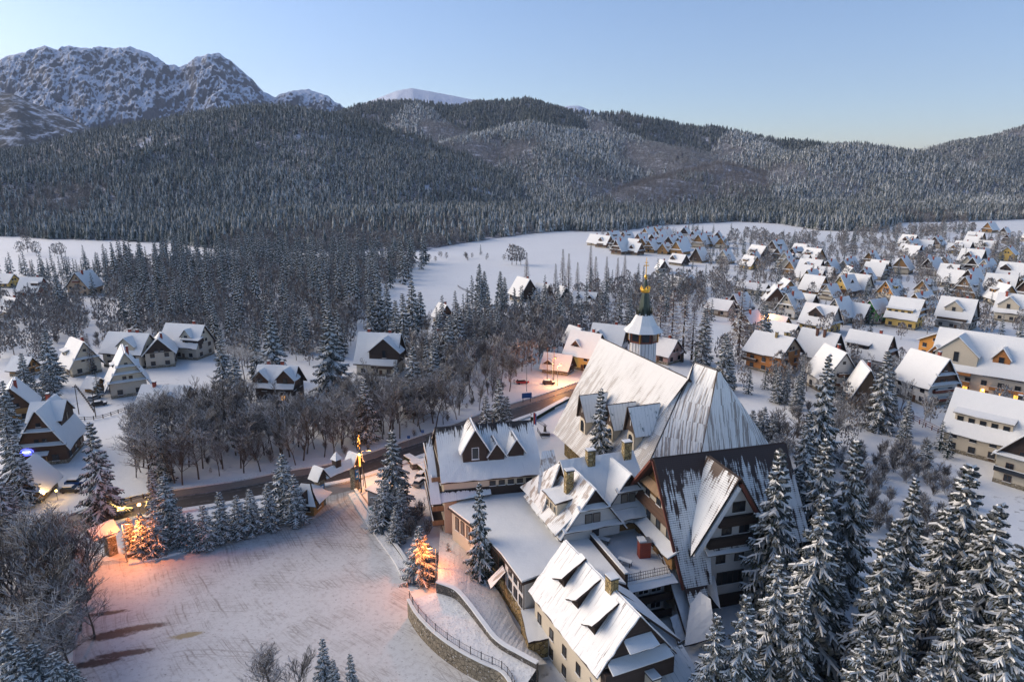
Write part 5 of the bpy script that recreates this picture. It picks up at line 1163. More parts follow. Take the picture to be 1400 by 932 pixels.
H(1386, 438, -24, 18, 14, 5.4, 7.2, 'cream chalet with a broad pointed centre gable and curved dark trim', wall='cream_wall', gable='wood_brown', dorm=((-2, -1, 8.5, 6.4, .95, 'gable', 'cream_wall'),), belts=((1, .2),), chim=((-.3, -.1),))
H(1290, 487, -125, 17, 15, 6.6, 3.4, 'bright orange walled building with a shallow snowy gable roof', wall='orange_wall', gable='orange_wall', chim=((.1, .1),), chm='red_paint', roof='roof_snow')
H(1262, 545, -50, 16, 13, 7, 7.6, 'white chalet with red brown balconies and a flaring snow roof', gable='wood_brown', balc=(('x+', 4.4, 8), ('x+', 1.6, 5)), bal='wood_red', belts=((1, .04), (1, .42)), dorm=((0, 1, 4.5, 4, .74, 'gable', 'cream_wall'),))
H(1372, 414, -24, 0.1, .1, .1, .1, '', win=False) if False else None
def big_hotel():
    r = H(1340, 532, -22, 31, 19, 8.6, 10.0, 'large cream hotel with orange wooden balconies and glowing ground floor windows', wall='beige_wall', gable='cream_wall', name='hotel', cat='hotel', lit=7,
          dorm=((-6.5, -1, 12, 9.6, .96, 'gable', 'cream_wall'), (-13.0, -1, 3.2, 3.6, .80, 'gable', 'wood_orange'), (5.5, -1, 4.6, 5.4, .76, 'gable', 'wood_orange')),
          balc=(('y-', 3.2, 10, 9), ('y-', 6.2, 5, -9.2), ('y-', 6.2, 4.6, -3.8), ('y-', 3.4, 10, -6.5), ('x+', 3.4, 9), ('x+', 6.4, 9), ('x+', 9.6, 5)), bal='wood_orange', belts=((1, .05),), chim=((.44, .12),), chm='grey_wall', det=1)
    for x in (-13, -9.5, -6, -2.5): window(r, x, -9.6, 1.0, -math.pi / 2, 1.5, 1.7, True, 'wood_dark')
    for x in (2.5, 12.5):
        m = MB(); m.cone(x, -10.3, 2.4, 2.9, .22, .3, 'lamp_glow', 8); m.build('wall_lamp', r)
    return r
big_hotel()
def house_beige():
    H(1352, 618, -26, 22, 16, 6.4, 8.4, 'long beige house with a wide box dormer and thick roof snow', wall='cream_wall', gable='wood_brown', dorm=((-1, -1, 12.5, 2.6, .80, 'shed', 'cream_wall'),), chim=((.25, .05), (.38, .02)), det=2 if False else 1, chm='metal_dark')
    H(1408, 660, -120, 15, 13, 7.6, 6.2, 'cream house with wide brown framed windows cut by the right edge of the picture', wall='cream_wall', gable='wood_dark', frame='wood_brown', balc=(('x+', 3.4, 11),), bal='glass', belts=((1, .02),))
house_beige()
H(1402, 540, -35, 16, 12, 5, 7, 'blue shaded steep roofed house right of the large cream hotel', roof='roof_snow_blue', wall='tan_wall', lit=2)
H(1028, 402, -22, 22, 9, 4, 2.6, 'long low building with one plain white gabled roof', wall='cream_wall', gable='wood_dark', chim=((-.1, .0), (.2, .0)), found='stone_dark')
H(1010, 428, -118, 12, 10, 4, 6, 'small house with a dark timbered point beside the long low building', belts=((1, .25),))
H(985, 430, -25, 14, 9, 4, 3.6, 'low cream house with a hipped white roof left of the dark timbered point', wall='beige_wall', gable='beige_wall')
H(1024, 452, -115, 12, 11, 3.2, 5.6, 'brown timber cabin half hidden behind the big brown larch', wall='wood_brown', gable='wood_brown', belts=((1, .25),))
H(1060, 450, -30, 12, 8, 3, 3.4, 'low house with an orange end wall next to the larch', wall='orange_wall', gable='orange_wall', chim=())
H(1155, 405, -124, 15, 11, 5.2, 7, 'yellow timber house with dark brown base and blue roof dormer', wall='wood_brown', gable='yellow_wall', dorm=((0, 1, 3, 3, .66, 'gable', 'wood_brown'),))
H(1172, 402, -30, 14, 12, 5, 6.6, 'white walled villa with a dark ridge left of the honey yellow gables', roof='roof_snow', wall='white_wall', gable='cream_wall')
H(1108, 392, -122, 11, 9, 4.6, 6, 'yellow gabled chalet with a row of small gable windows among the upper village', wall='yellow_wall', gable='yellow_wall')
H(1098, 428, -28, 12, 10, 4.6, 5.4, 'white roofed house squeezed behind the triangular dormer house', wall='white_wall')
H(1377, 358, -115, 12, 12, 7.2, 5.0, 'small yellow gabled tower house with two windows high above the other roofs', wall='yellow_wall', gable='yellow_wall')
H(1382, 384, -28, 18, 12, 5.4, 6.6, 'white roofed chalet with a dark pointed gable below the yellow tower house', wall='cream_wall', dorm=((-3, -1, 6, 4.6, .8, 'gable', 'wood_dark'),))
H(1300, 392, -30, 14, 11, 4.4, 6.2, 'cream gabled house with thin bare trees in front of its wide snow roof', wall='cream_wall', gable='cream_wall')
# -- west side of the road
H(182, 498, -12, 20, 12, 6.4, 5.6, 'long white guesthouse wing with a cream pointed front gable', wall='beige_wall', gable='cream_wall', dorm=((2.0, -1, 7, 5.0, .96, 'gable', 'cream_wall'),), chim=((0, .05), (.2, .05)), name='guesthouse', cat='guesthouse', found='stone_dark')
H(222, 497, -68, 15, 11, 6, 4.8, 'middle guesthouse wing with a dark carved gable over its pillared canopy', wall='beige_wall', gable='wood_dark', name='guesthouse', cat='guesthouse')
H(258, 486, -14, 20, 12, 6, 6.4, 'right hand guesthouse wing with a small pointed dormer over a dark loggia', wall='beige_wall', gable='cream_wall', dorm=((3, -1, 4.4, 4.4, .8, 'gable', 'cream_wall'), (5.5, -1, 7, 1.8, .95, 'shed', 'wood_dark')), name='guesthouse', cat='guesthouse')
H(176, 535, -58, 14, 12, 5.4, 8.8, 'tall steep white guesthouse with stacked snowy ledges across its gable', wall='beige_wall', gable='cream_wall', belts=((1, .02), (1, .3), (1, .55)), dorm=((-1.5, -1, 3, 1.6, .7, 'shed', 'wood_dark'), (1.5, 1, 4, 3, .7, 'gable', 'cream_wall')), name='guesthouse', cat='guesthouse', ov=1.4)
H(231, 560, -6, 17, 11, 3, 4.4, 'low house with a broad plain snow roof and one brick chimney', wall='cream_wall', chim=((-.25, -.05),), dorm=((2.5, -1, 4, 2.8, .85, 'gable', 'wood_brown'),))
H(131, 534, -20, 5, 5, 2.4, 2.0, 'small wooden garage hut beside the parked cars', wall='wood_honey', gable='wood_honey', chim=(), win=False, name='shed', cat='shed', found=None)
H(384, 545, -8, 15, 10, 6, 4.8, 'dark timber house with twin front gables, a smoking chimney and a lit window', wall='wood_dark', gable='wood_dark', dorm=((-4.2, -1, 5.0, 4.4, .98, 'gable', 'wood_brown'), (4.0, -1, 5.6, 5.0, .98, 'gable', 'wood_brown')), lit=1, belts=(), found='stone_dark', chim=((.08, .12), (-.3, .1)))
H(522, 508, -10, 18, 13, 5.6, 8.4, 'large chalet with a cream lower floor, broad dark front gable and smooth blue snow roof', wall='cream_wall', gable='wood_dark', dorm=((3.2, -1, 11, 8.0, .97, 'gable', 'wood_dark'),), balc=(('y-', 3.2, 9, 3.2),), name='chalet', cat='chalet', chim=((-.3, .05), (.25, .05)))
def wooden_inn():
    r = H(74, 622, 105, 16, 12, 5.4, 8.4, 'dark timber highland inn with a very steep cross roof and a glowing blue sign', wall='wood_brown', gable='wood_brown', roof='roof_snow_blue', dorm=((2.0, -1, 9, 6, .7, 'gable', 'wood_dark'), (2.0, 1, 9, 6, .7, 'gable', 'wood_dark')), belts=((-1, .03), (-1, .45)), name='inn', cat='inn', chim=((.3, .06),), lit=0)
    m = MB(); m.at(-6.75, 3.2, 0, math.pi); n = 20
    for rr, mat, dx in ((1.5, 'neon_blue', .02), (1.32, 'metal_dark', .05), (1.1, 'neon_blue', .08)):
        m.add([(dx, rr * 1.0 * math.cos(2 * math.pi * k / n), 3.9 + rr * .62 * math.sin(2 * math.pi * k / n)) for k in range(n)], [tuple(range(n))], mat)
    for k in range(6): m.box(.09, -.8 + .28 * k, 3.75 + .05 * (k % 2), .12, -.62 + .28 * k, 4.08, 'neon_white')
    s = m.build('sign', r); s['label'] = 'glowing blue oval sign'
    m = MB(); m.box(-7.8, -1.2, 2.7, -6.7, 1.6, 2.9, 'wood_dark'); m.slab([(-6.7, -1.6, 3.6), (-6.7, 2.0, 3.6), (-8.1, 2.0, 2.9), (-8.1, -1.6, 2.9)], .2, 'snow_cap', 'wood_dark', 3, 1, .1); m.build('porch_roof', r)
    for y in (-1.2, 1.5): m = MB(); m.box(-7.8, y, 0, -7.6, y + .2, 2.7, 'wood_honey'); m.build('post', r)
wooden_inn()
H(42, 678, 100, 9.5, 9, 3.2, 4.6, 'small honey coloured log cabin in front of the dark timber inn', wall='wood_honey', gable='wood_honey', belts=((-1, .05),), name='cabin', cat='cabin', chim=())
H(112, 508, -40, 13, 11, 4.6, 7.0, 'cream house with a pointed gable and snowy lean-to behind two dark spruces', wall='cream_wall', gable='cream_wall', belts=((1, .25),), dorm=((-3.5, -1, 4, 2.2, .8, 'shed', 'cream_wall'),))
H(118, 402, -96, 16, 15, 5.6, 7.6, 'wide cream house with a turquoise shaded roof in the western woods', wall='tan_wall', gable='tan_wall', roof='roof_snow_blue', belts=(), balc=(('x+', 8.0, 4),), bal='wood_red')
H(48, 404, -10, 17, 11, 4, 6.4, 'brown timber house with a plain blue white roof at the western wood edge', wall='wood_red', gable='wood_red', dorm=((4, -1, 5, 2.2, .7, 'shed', 'wood_brown'),))
H(18, 430, -30, 13, 10, 3.6, 5, 'low house with a small brown gable near the left edge above the bare wood', wall='tan_wall', gable='wood_brown')
H(12, 392, -15, 12, 9, 4, 4, 'yellow walled house peeping out at the far left edge', wall='yellow_wall', gable='yellow_wall')
H(35, 512, -15, 8, 7, 3, 3.4, 'small timber summer house with a brown glazed gable left of the two dark spruces', wall='wood_honey', gable='wood_honey', chim=(), name='cabin', cat='cabin')
H(25, 570, -60, 15, 11, 4.4, 6, 'house with a brown gable at the left edge behind the timber inn', wall='wood_honey', gable='wood_brown', lit=2)
H(70, 560, -10, 0.1, .1, .1, .1, '', win=False) if False else None
H(592, 485, -30, 11, 10, 3.6, 5.6, 'blue roofed house hidden between the tall spruces behind the large chalet', wall='wood_brown', roof='roof_snow_blue', dorm=((0, -1, 3, 2, .7, 'shed', 'wood_dark'),))
H(606, 440, -60, 9, 8, 3.6, 5, 'little brown gabled house at the lower edge of the white meadow', wall='cream_wall', gable='wood_brown')
H(716, 410, -60, 14, 13, 4.4, 7.8, 'dark timber house with a wide gable standing on the meadow edge', wall='wood_dark', gable='wood_dark', det=0)
H(742, 412, -50, 10, 9, 3.6, 6, 'white house with a steep snowy roof beside the dark timber meadow house', det=0)
H(770, 412, -70, 8, 8, 3, 5, 'small white gabled house right of the steep white house on the meadow edge', det=0)
H(800, 420, -20, 13, 9, 3.4, 4.6, 'low grey house with two tiny dormers behind the grey wood', dorm=((-3, -1, 2.6, 2.4, .7, 'gable', 'wood_dark'), (3, -1, 2.6, 2.4, .7, 'gable', 'wood_dark')), det=0, wall='grey_wall')
# by the road behind the church
H(801, 502, -40, 15, 11, 6.6, 6.6, 'yellow house with brown timber upper floor beside the road behind the church', wall='yellow_wall', gable='wood_brown', belts=((1, .02),), balc=(('x+', 3.6, 8),), dorm=((-2, -1, 3.4, 3.0, .8, 'gable', 'wood_brown'),), lit=1)
H(763, 508, -25, 11, 8, 2.6, 3.8, 'low brown timber shop with a broad snowy roof beside the yellow roadside house', wall='wood_brown', gable='wood_brown', name='shop', cat='shop', chim=(), dorm=((-2.5, -1, 3.4, 2.4, .95, 'gable', 'wood_dark'),))
H(832, 482, -28, 16, 11, 4.6, 6.6, 'white roofed house directly above the church roof ridge left of the bell tower', wall='white_wall', dorm=((-3, -1, 4.6, 3.6, .8, 'gable', 'wood_dark'),))
H(786, 482, -60, 8, 8, 5.4, 5, 'small dark timber house with a pointed roof behind the yellow roadside house', wall='wood_red', gable='wood_red')
H(905, 492, -25, 15, 11, 4.0, 4.6, 'pale blue roofed house between the bell tower and the brown larches', wall='pink_wall', gable='pink_wall', roof='roof_snow_blue')
H(905, 372, -60, 9, 8, 3.4, 5, 'grey house with a snowy roof among frosted trees below the timber colony', wall='grey_wall', det=0)
H(925, 397, -35, 13, 11, 3, 5, 'dark gabled hut whose snow roof slants down above the larches', wall='wood_dark', gable='wood_dark', roof='roof_snow_thin', det=0)
H(942, 392, -110, 6, 6, 3.4, 3.4, 'tiny hut with a bright orange front above the larches', wall='orange_wall', gable='orange_wall', chim=(), det=0)
H(956, 358, -110, 14, 12, 3, 8, 'tall dark A shaped house with a warm roof edge below the timber colony', wall='wood_dark', gable='wood_dark', det=0)
H(928, 362, -30, 14, 10, 3, 5, 'house with a dark pointed dormer and white roof left of the tall A shaped house', wall='wood_dark', dorm=((-3, -1, 5, 4, .9, 'gable', 'wood_dark'),), det=0)
# -- the timber colony on the far meadow: placed one by one, all of one building company's kind
def ordinal(n):
    o = ['', 'first', 'second', 'third', 'fourth', 'fifth', 'sixth', 'seventh', 'eighth', 'ninth', 'tenth', 'eleventh', 'twelfth', 'thirteenth', 'fourteenth', 'fifteenth', 'sixteenth', 'seventeenth', 'eighteenth', 'nineteenth']
    if n < 20: return o[n]
    t = ['', '', 'twent', 'thirt', 'fort', 'fift', 'sixt', 'sevent', 'eight', 'ninet'][n // 10]
    return t + 'ieth' if n % 10 == 0 else t + 'y-' + o[n % 10]
def ranked(objs, word, phrase, group):
    """labels that count the like things of one spot from left to right, as they stand in the photograph"""
    objs = sorted(objs, key=lambda o: PX(o.location.x, o.location.y)[0]); n = len(objs)
    for k, o in enumerate(objs):
        if k == 0: q = f'leftmost {word}'
        elif k == n - 1: q = f'rightmost {word}'
        elif k <= n / 2: q = f'{ordinal(k + 1)} {word} from the left'
        else: q = f'{ordinal(n - k)} {word} from the right'
        o['label'] = f'{q} {phrase}'; o['group'] = group
rgh = random.Random(77)
STY = [dict(wall='cream_wall', gable='wood_honey'), dict(wall='wood_honey', gable='wood_honey'), dict(wall='white_wall', gable='wood_dark'), dict(wall='cream_wall', gable='cream_wall'), dict(wall='wood_brown', gable='wood_brown'),
       dict(wall='yellow_wall', gable='wood_honey'), dict(wall='beige_wall', gable='wood_brown'), dict(wall='tan_wall', gable='wood_tan')]
PROT = {}
def village_copy(px, py, yaw, sc, sty, kind):
    key = (sty, kind)
    if key not in PROT:
        S = STY[sty]; a = dict(det=0, chim=((.18, .08),), **S)
        if kind == 0: r = house(px, py, 0, 11.5, 9.6, 3.4, 7.0, '.', belts=((1, .04), (1, .4)), balc=(('x+', 3.2, 5),), **a)
        elif kind == 1: r = house(px, py, 0, 12.5, 9.8, 3.6, 6.6, '.', dorm=((-1, -1, 4.4, 4.0, .8, 'gable'),), belts=((1, .1),), balc=(('y-', 2.9, 7),), **a)
        else: r = house(px, py, 0, 12, 10, 3.6, 6.4, '.', dorm=((1, 1, 5, 2.2, .74, 'shed'), (-2, -1, 5, 2.2, .74, 'shed')), **a)
        PROT[key] = r; o = r
    else: o = copy_tree(PROT[key])
    o.location = P(px, py); o.rotation_euler.z = R_(yaw); o.scale = (sc, sc, sc); KEEP.append((o.location.x, o.location.y, 8.5 * sc)); return o
col = []
for k, (x, y) in enumerate([(813, 335), (826, 338), (838, 331), (842, 341), (853, 337), (857, 329), (866, 342), (877, 333), (880, 341), (886, 327), (893, 337), (897, 343), (903, 330), (906, 338), (899, 322), (912, 325), (918, 341), (926, 333), (932, 341), (936, 326), (944, 337), (951, 331), (958, 338), (966, 331), (974, 337), (981, 332), (987, 339), (889, 345), (868, 348), (909, 347), (849, 347), (930, 348)]):
    col.append(village_copy(x, y, rgh.choice((-132, -138, -48, -120)) + rgh.uniform(-8, 8), rgh.uniform(.92, 1.2), rgh.choice((0, 1, 1, 2, 4, 6)), k % 3))
ranked(col, 'chalet', 'of the timber colony on the far snowy meadow', 'timber chalets on the far meadow')
def fill(poly, n, md, phrase, group, y0=0):
    out = []; tries = 0
    while len(out) < n and tries < 4000:
        tries += 1; x = rgh.uniform(min(p[0] for p in poly), max(p[0] for p in poly)); y = rgh.uniform(min(p[1] for p in poly), max(p[1] for p in poly))
        ins = False
        for i in range(len(poly)):
            (x1, y1), (x2, y2) = poly[i], poly[i - 1]
            if (y1 > y) != (y2 > y) and x < (x2 - x1) * (y - y1) / (y2 - y1) + x1: ins = not ins
        if not ins: continue
        p = P(x, y)
        if any(math.hypot(p.x - a, p.y - b) < r * .8 + md for a, b, r in KEEP): continue
        out.append(village_copy(x, y, rgh.choice((-140, -146, -132, -52, -98, -138, -60)) + rgh.uniform(-9, 9), rgh.uniform(.8, 1.2), rgh.choice((0, 0, 1, 2, 2, 3, 3, 5, 6, 7)), rgh.randrange(3)))
    ranked(out, 'snow roofed house', phrase, group)
fill([(975, 345), (1090, 340), (1130, 352), (1110, 368), (1000, 370)], 13, 5, 'among the frosted trees right of the timber colony', 'far houses right of the timber colony')
fill([(1060, 372), (1200, 366), (1210, 385), (1160, 392), (1050, 390)], 14, 4, 'in the row above the yellow timber chalet', 'far houses above the yellow chalet')
fill([(1225, 338), (1340, 328), (1350, 346), (1240, 354)], 13, 4, 'on the far rise below the right hand meadow', 'far houses below the right hand meadow')
fill([(1345, 318), (1420, 310), (1420, 330), (1350, 338)], 6, 4, 'on the far upper right hillside', 'far houses on the upper right hillside')
fill([(1225, 362), (1360, 356), (1350, 378), (1230, 384)], 9, 5, 'in the row behind the olive timber house', 'houses behind the olive timber house')
fill([(1040, 400), (1130, 398), (1140, 420), (1050, 425)], 5, 3, 'in front of the long low building', 'houses near the long low building')
fill([(1245, 395), (1300, 385), (1420, 370), (1425, 420), (1330, 425)], 8, 3, 'between the olive and the cream chalets', 'houses around the olive chalet')
# ---------------------------------------------------------------- trees that stand one by one
def tree_proto(name, V, F, M, mats, tv=None, tf=None, bark='bark'):
    cm = np_mesh(name + '_crown', V, F, M, mats)
    tm = np_mesh('trunk', tv, tf, None, [bark]) if tv else None
    return cm, tm
SPH = []; SPM = []; SPL = []; BRH = []; BRM = []; LAR = []; BSH = []
for i in range(5):
    V, F, M, tv, tf = spruce_np(100 + i, 10.0, (2.5, 2.15, 2.4, 2.7, 2.3)[i], 84, 14, snow=(.8, .7, .85, .75, .9)[i], full=.85, wide=.62, heavy=.66, expo=(.98, .9, 1.05, .95, 1.0)[i], droop=(.72, .6, .85, .7, .9)[i]); SPH.append(tree_proto('spruce', V, F, M, ['needles', 'bough_snow'], tv, tf))
for i in range(5):
    V, F, M, tv, tf = spruce_np(200 + i, 10.0, (1.85, 1.6, 2.0, 1.7, 2.1)[i], 66, 8, snow=(.9, .8, .95, .85, .95)[i], wide=.52, heavy=.6, full=1.1, droop=.55); SPM.append(tree_proto('spruce', V, F, M, ['needles', 'bough_snow'], tv, tf))
for i in range(5):
    V, F, M, tv, tf = spruce_np(300 + i, 10.0, (1.6, 1.4, 1.75, 1.5, 1.35)[i], 44, 5, snow=.8, wide=.55, full=1.3, droop=.5, trunk_in=True); SPL.append(tree_proto('spruce', V, F, M, ['needles', 'bough_snow', 'bark']))
for i in range(3):
    V, F, M, tv, tf = spruce_np(400 + i, 10.0, (1.9, 1.7, 1.5)[i], 80, 12, snow=.16, needle=False, wide=.5, full=1.1, droop=.15, low=.16); LAR.append(tree_proto('larch', V, F, M, ['twigs_rust', 'bough_snow'], tv, tf))
for i in range(4):
    V, F, M = bare_np(500 + i, 10.0, (.95, .8, 1.0, .7)[i], 4, (11, 9, 7), up=(.6, .75, .5, .9)[i], twigw=.026); BRH.append(np_mesh('bare_tree', V, F, M, ['twigs', 'twigs']))
for i in range(5):
    V, F, M = bare_np(520 + i, 10.0, (.9, 1.0, .75, 1.1, .85)[i], 4, (12, 7, 6), up=(.75, .6, .9, .5, .8)[i], twigw=.028, clear=(.2, .36, .3, .22, .42)[i], w=.8); BRM.append(np_mesh('bare_tree', V, F, M, ['twigs', 'twigs']))
BRF = []
for i in range(4):
    V, F, M = bare_np(540 + i, 10.0, (.7, .9, .6, .8)[i], 4, (8, 6, 5), up=.8, twigw=.05, clear=.25); BRF.append(np_mesh('bare_tree', V, F, M, ['twigs_frosted', 'twigs_frosted']))
for i in range(4):
    V, F, M = bare_np(560 + i, 10.0, .9, 3, (9, 7), up=.8, stems=5, twigw=.085, clear=.05); BSH.append(np_mesh('bush', V, F, M, ['twigs_frosted' if i % 2 else 'twigs', 'twigs_frosted' if i % 2 else 'twigs']))
rt = random.Random(9); CL = {}
def put(kind, X, Y, h, cluster, wide=1.0, z=0.0, lean=0.0):
    CL.setdefault(cluster, []).append((kind, X, Y, h, wide, z))
def tip(kind, x, y, h, cluster, wide=1.0):
    """a tree of height h whose top stands at that pixel"""
    p = P(x, y, h); put(kind, p.x, p.y, h, cluster, wide)
def base(kind, x, y, h, cluster, wide=1.0): p = P(x, y); put(kind, p.x, p.y, h, cluster, wide)
def inside(x, y, poly):
    r = False
    for i in range(len(poly)):
        (x1, y1), (x2, y2) = poly[i], poly[i - 1]
        if (y1 > y) != (y2 > y) and x < (x2 - x1) * (y - y1) / (y2 - y1) + x1: r = not r
    return r
road_xy = [(p.x, p.y) for p in road_path]; lot_xy = [tuple(P(*p).xy) for p in LOTP]
PLACED = []
def clear(X, Y, md, houses=1.0):
    if any(math.hypot(X - a, Y - b) < r * houses + .6 for a, b, r in KEEP): return False
    if Y < 260:
        if any(math.hypot(X - a, Y - b) < 7.0 for a, b in road_xy) or inside(X, Y, lot_xy): return False
    return all((X - a) ** 2 + (Y - b) ** 2 > md * md for a, b in PLACED)
def scatter(cluster, kinds, poly, n, h0, h1, md, wide=(.9, 1.15), houses=1.0, pix=False):
    W_ = [tuple(P(*p).xy) for p in poly]; xs = [p[0] for p in W_]; ys = [p[1] for p in W_]; c = 0; t = 0
    while c < n and t < n * 40:
        t += 1
        if pix:
            q = P(rt.uniform(min(p[0] for p in poly), max(p[0] for p in poly)), rt.uniform(min(p[1] for p in poly), max(p[1] for p in poly))); X, Y = q.x, q.y
        else: X, Y = rt.uniform(min(xs), max(xs)), rt.uniform(min(ys), max(ys))
        if not inside(X, Y, W_) or not clear(X, Y, md, houses): continue
        put(rt.choice(kinds), X, Y, rt.uniform(h0, h1), cluster, rt.uniform(*wide)); PLACED.append((X, Y)); c += 1
# spruces of the lower right corner
for x, y, h, w_ in ((1068, 612, 29, 1.0), (1066, 757, 22, 1.1), (1021, 812, 20, 1.1), (981, 838, 17, 1.1), (1128, 675, 28, 1.15), (1130, 598, 27, 1.0), (1134, 483, 28, .95), (1172, 600, 27, 1.0), (1215, 478, 23, 1.2), (1253, 652, 24, .95),
                    (1226, 706, 25, .9), (1212, 732, 25, 1.05), (1329, 632, 31, 1.15), (1369, 686, 29, 1.15), (1399, 743, 27, 1.1), (1184, 863, 20, 1.1), (1275, 891, 18, 1.2), (1300, 690, 26, 1.0), (1345, 705, 26, 1.0), (1240, 800, 21, 1.0), (1108, 560, 20, 1.0), (1095, 640, 20, .9),
                    (1390, 820, 24, 1.1), (1320, 790, 24, 1.0), (1150, 745, 20, .9), (1100, 800, 19, 1.0)):
    tip('SH', x, y, h, 'in the stand right of the hotel', w_)
tip('SH', 655, 658, 20, 'growing through the flat gallery roof edge', .72); tip('SH', 822, 530, 24.5, 'in front of the church dormers', .95); tip('SH', 535, 588, 19, 'beside the gate house drive', 1.3)
for x, y, h in ((547, 662, 10), (524, 655, 11), (540, 690, 8), (514, 680, 7)): tip('SM', x, y, h, 'in the hedge beside the lot drive', 1.9)
tip('SH', 573, 718, 10.5, 'lit orange by the lamp at the lot corner', 1.9)
for x, y, h in ((612, 742, 4.5), (645, 784, 4.2)): tip('SM', x, y, h, 'on the bank below the gallery', 1.9)
for x, y, h in ((190, 700, 9), (206, 684, 11), (222, 650, 14), (243, 692, 8.5), (258, 700, 7.5), (276, 690, 9), (298, 672, 10.5), (322, 676, 9), (340, 668, 9.5), (364, 660, 10), (384, 620, 14), (400, 648, 11), (174, 706, 7)): tip('SM' if x != 222 else 'SM', x, y, h, 'in the row along the parking lot', 1.95)
for x, y, h in ((682, 516, 17), (664, 540, 13), (693, 541, 12)): tip('SM', x, y, h, 'behind the long hall', 1.4)
for x, y, h in ((122, 576, 21),): tip('SH', x, y, h, 'beside the dark timber inn', 1.25)
for x, y, h in ((4, 560, 17), (16, 596, 16), (-6, 640, 16), (10, 660, 12), (2, 520, 15)): tip('SM', x, y, h, 'at the left edge beside the log cabin', 1.5)
for x, y, h in ((318, 482, 17), (299, 450, 19), (448, 424, 27), (412, 418, 19), (368, 424, 25), (497, 516, 18), (563, 474, 21), (592, 466, 18), (540, 492, 14), (346, 440, 20), (212, 575, 15), (205, 640, 9)): tip('SH' if h > 24 else 'SM', x, y, h, 'among the houses west of the road', 1.35)
for x, y, h in ((515, 378, 26), (505, 392, 22), (528, 386, 24), (562, 382, 28), (574, 398, 23), (550, 400, 24), (540, 410, 20), (600, 424, 17), (625, 412, 22), (640, 416, 18), (612, 430, 22), (660, 430, 16), (680, 420, 18)): tip('SM', x, y, h, 'beside the big white meadow', 1.2)
for x, y, h in ((655, 360, 23), (662, 370, 19), (645, 376, 16), (684, 370, 20), (690, 378, 18), (657, 334, 9), (595, 418, 6)): tip('SM', x, y, h, 'standing out on the white meadow', 1.2)
for x, y, h in ((58, 500, 11), (70, 505, 10), (45, 512, 9), (60, 385, 14), (100, 440, 13), (125, 485, 7), (28, 482, 13), (75, 375, 20), (60, 450, 20), (130, 510, 8)): tip('SM', x, y, h, 'around the cream house with lean-to', 1.5)
for x, y, h in ((993, 455, 20), (965, 420, 22), (1000, 470, 14), (1048, 500, 8), (1026, 506, 8), (1005, 510, 6), (1066, 500, 12), (1078, 505, 11), (1092, 512, 11), (1150, 400, 12), (1190, 418, 9), (1350, 460, 10), (1398, 440, 14), (1244, 545, 12), (1235, 575, 8), (1048, 415, 22)): tip('SM', x, y, h, 'around the orange timber guesthouse', 1.3)
for x, y, h in ((1030, 560, 10), (1046, 556, 11), (1060, 566, 10), (1038, 575, 8), (1290, 575, 8), (1300, 590, 7), (1270, 600, 7)): tip('SM', x, y, h, 'in the garden behind the church choir', 1.8)
for x, y, h in ((45, 876, 12), (72, 890, 11), (22, 888, 12), (95, 905, 9), (5, 860, 14)): tip('SH', x, y, h, 'in the lower left corner', 1.8)
for x, y, h in ((440, 872, 9), (478, 893, 8), (455, 900, 7)): tip('SM', x, y, h, 'at the lower edge of the parking lot', 1.3)
for x, y, h in ((608, 735, 3), (615, 762, 2.2), (628, 770, 2.5), (636, 757, 2), (650, 800, 2.2), (664, 790, 2), (642, 812, 1.8), (596, 745, 3), (585, 700, 3.5), (592, 688, 3), (560, 700, 4), (566, 684, 4), (575, 676, 3.5)): tip('BU', x, y + 8, h, 'on the bank below the gallery', 1.2)
# larches
for x, y, h in ((905, 402, 25), (922, 396, 27), (938, 402, 26), (968, 412, 24), (950, 418, 21), (892, 420, 20), (1016, 396, 26), (1050, 425, 18)): tip('LA', x, y, h, 'right of the bell tower', 1.3)
for x, y, h in ((770, 340, 26), (778, 346, 24), (720, 345, 22), (808, 335, 28), (815, 350, 24), (830, 350, 22), (845, 352, 20), (760, 360, 20), (790, 358, 20), (40, 355, 20), (110, 440, 16), (118, 455, 15), (855, 345, 20)): tip('LA', x, y, h, 'at the white meadow edge', .8)
# bare trees
for x, y, h in ((18, 690, 17), (45, 700, 17), (70, 690, 16), (95, 712, 14), (30, 760, 15), (62, 770, 14), (92, 760, 13), (8, 800, 15), (50, 830, 13), (110, 730, 12), (80, 820, 11), (118, 800, 9)): tip('BH', x, y, h, 'in the thicket left of the lot', 1.15)
for x, y, h in ((368, 888, 8), (345, 900, 7), (395, 896, 7)): tip('BH', x, y, h, 'at the lower edge of the parking lot', 1.2)
scatter('in the bare wood along the road', ['BM'], [(190, 604), (250, 588), (320, 575), (350, 592), (430, 590), (480, 560), (580, 560), (600, 585), (480, 622), (300, 655), (200, 672)], 135, 11, 17, 2.4, houses=.8)
scatter('in the bare wood below the large chalet', ['BM', 'BM', 'BF'], [(560, 490), (640, 450), (740, 450), (785, 470), (740, 500), (700, 530), (690, 550), (600, 585), (540, 560), (560, 540)], 120, 10, 15, 2.8)
scatter('below the low house with brick chimney', ['BM'], [(185, 590), (280, 585), (300, 605), (190, 640)], 16, 11, 14, 3.0, houses=.9)
scatter('in the wood above the white guesthouses', ['BF', 'BM'], [(140, 455), (300, 430), (470, 440), (500, 480), (430, 500), (330, 520), (290, 470), (150, 480)], 80, 9, 13, 3.5)
scatter('in the western bare wood', ['BF', 'BM'], [(-20, 420), (100, 410), (160, 440), (90, 480), (60, 500), (-20, 500)], 75, 8, 13, 3.6)
scatter('in the grey wood behind the bell tower', ['BF'], [(740, 420), (860, 390), (1000, 385), (1000, 430), (880, 440), (860, 470), (760, 470)], 110, 8, 13, 4.5)
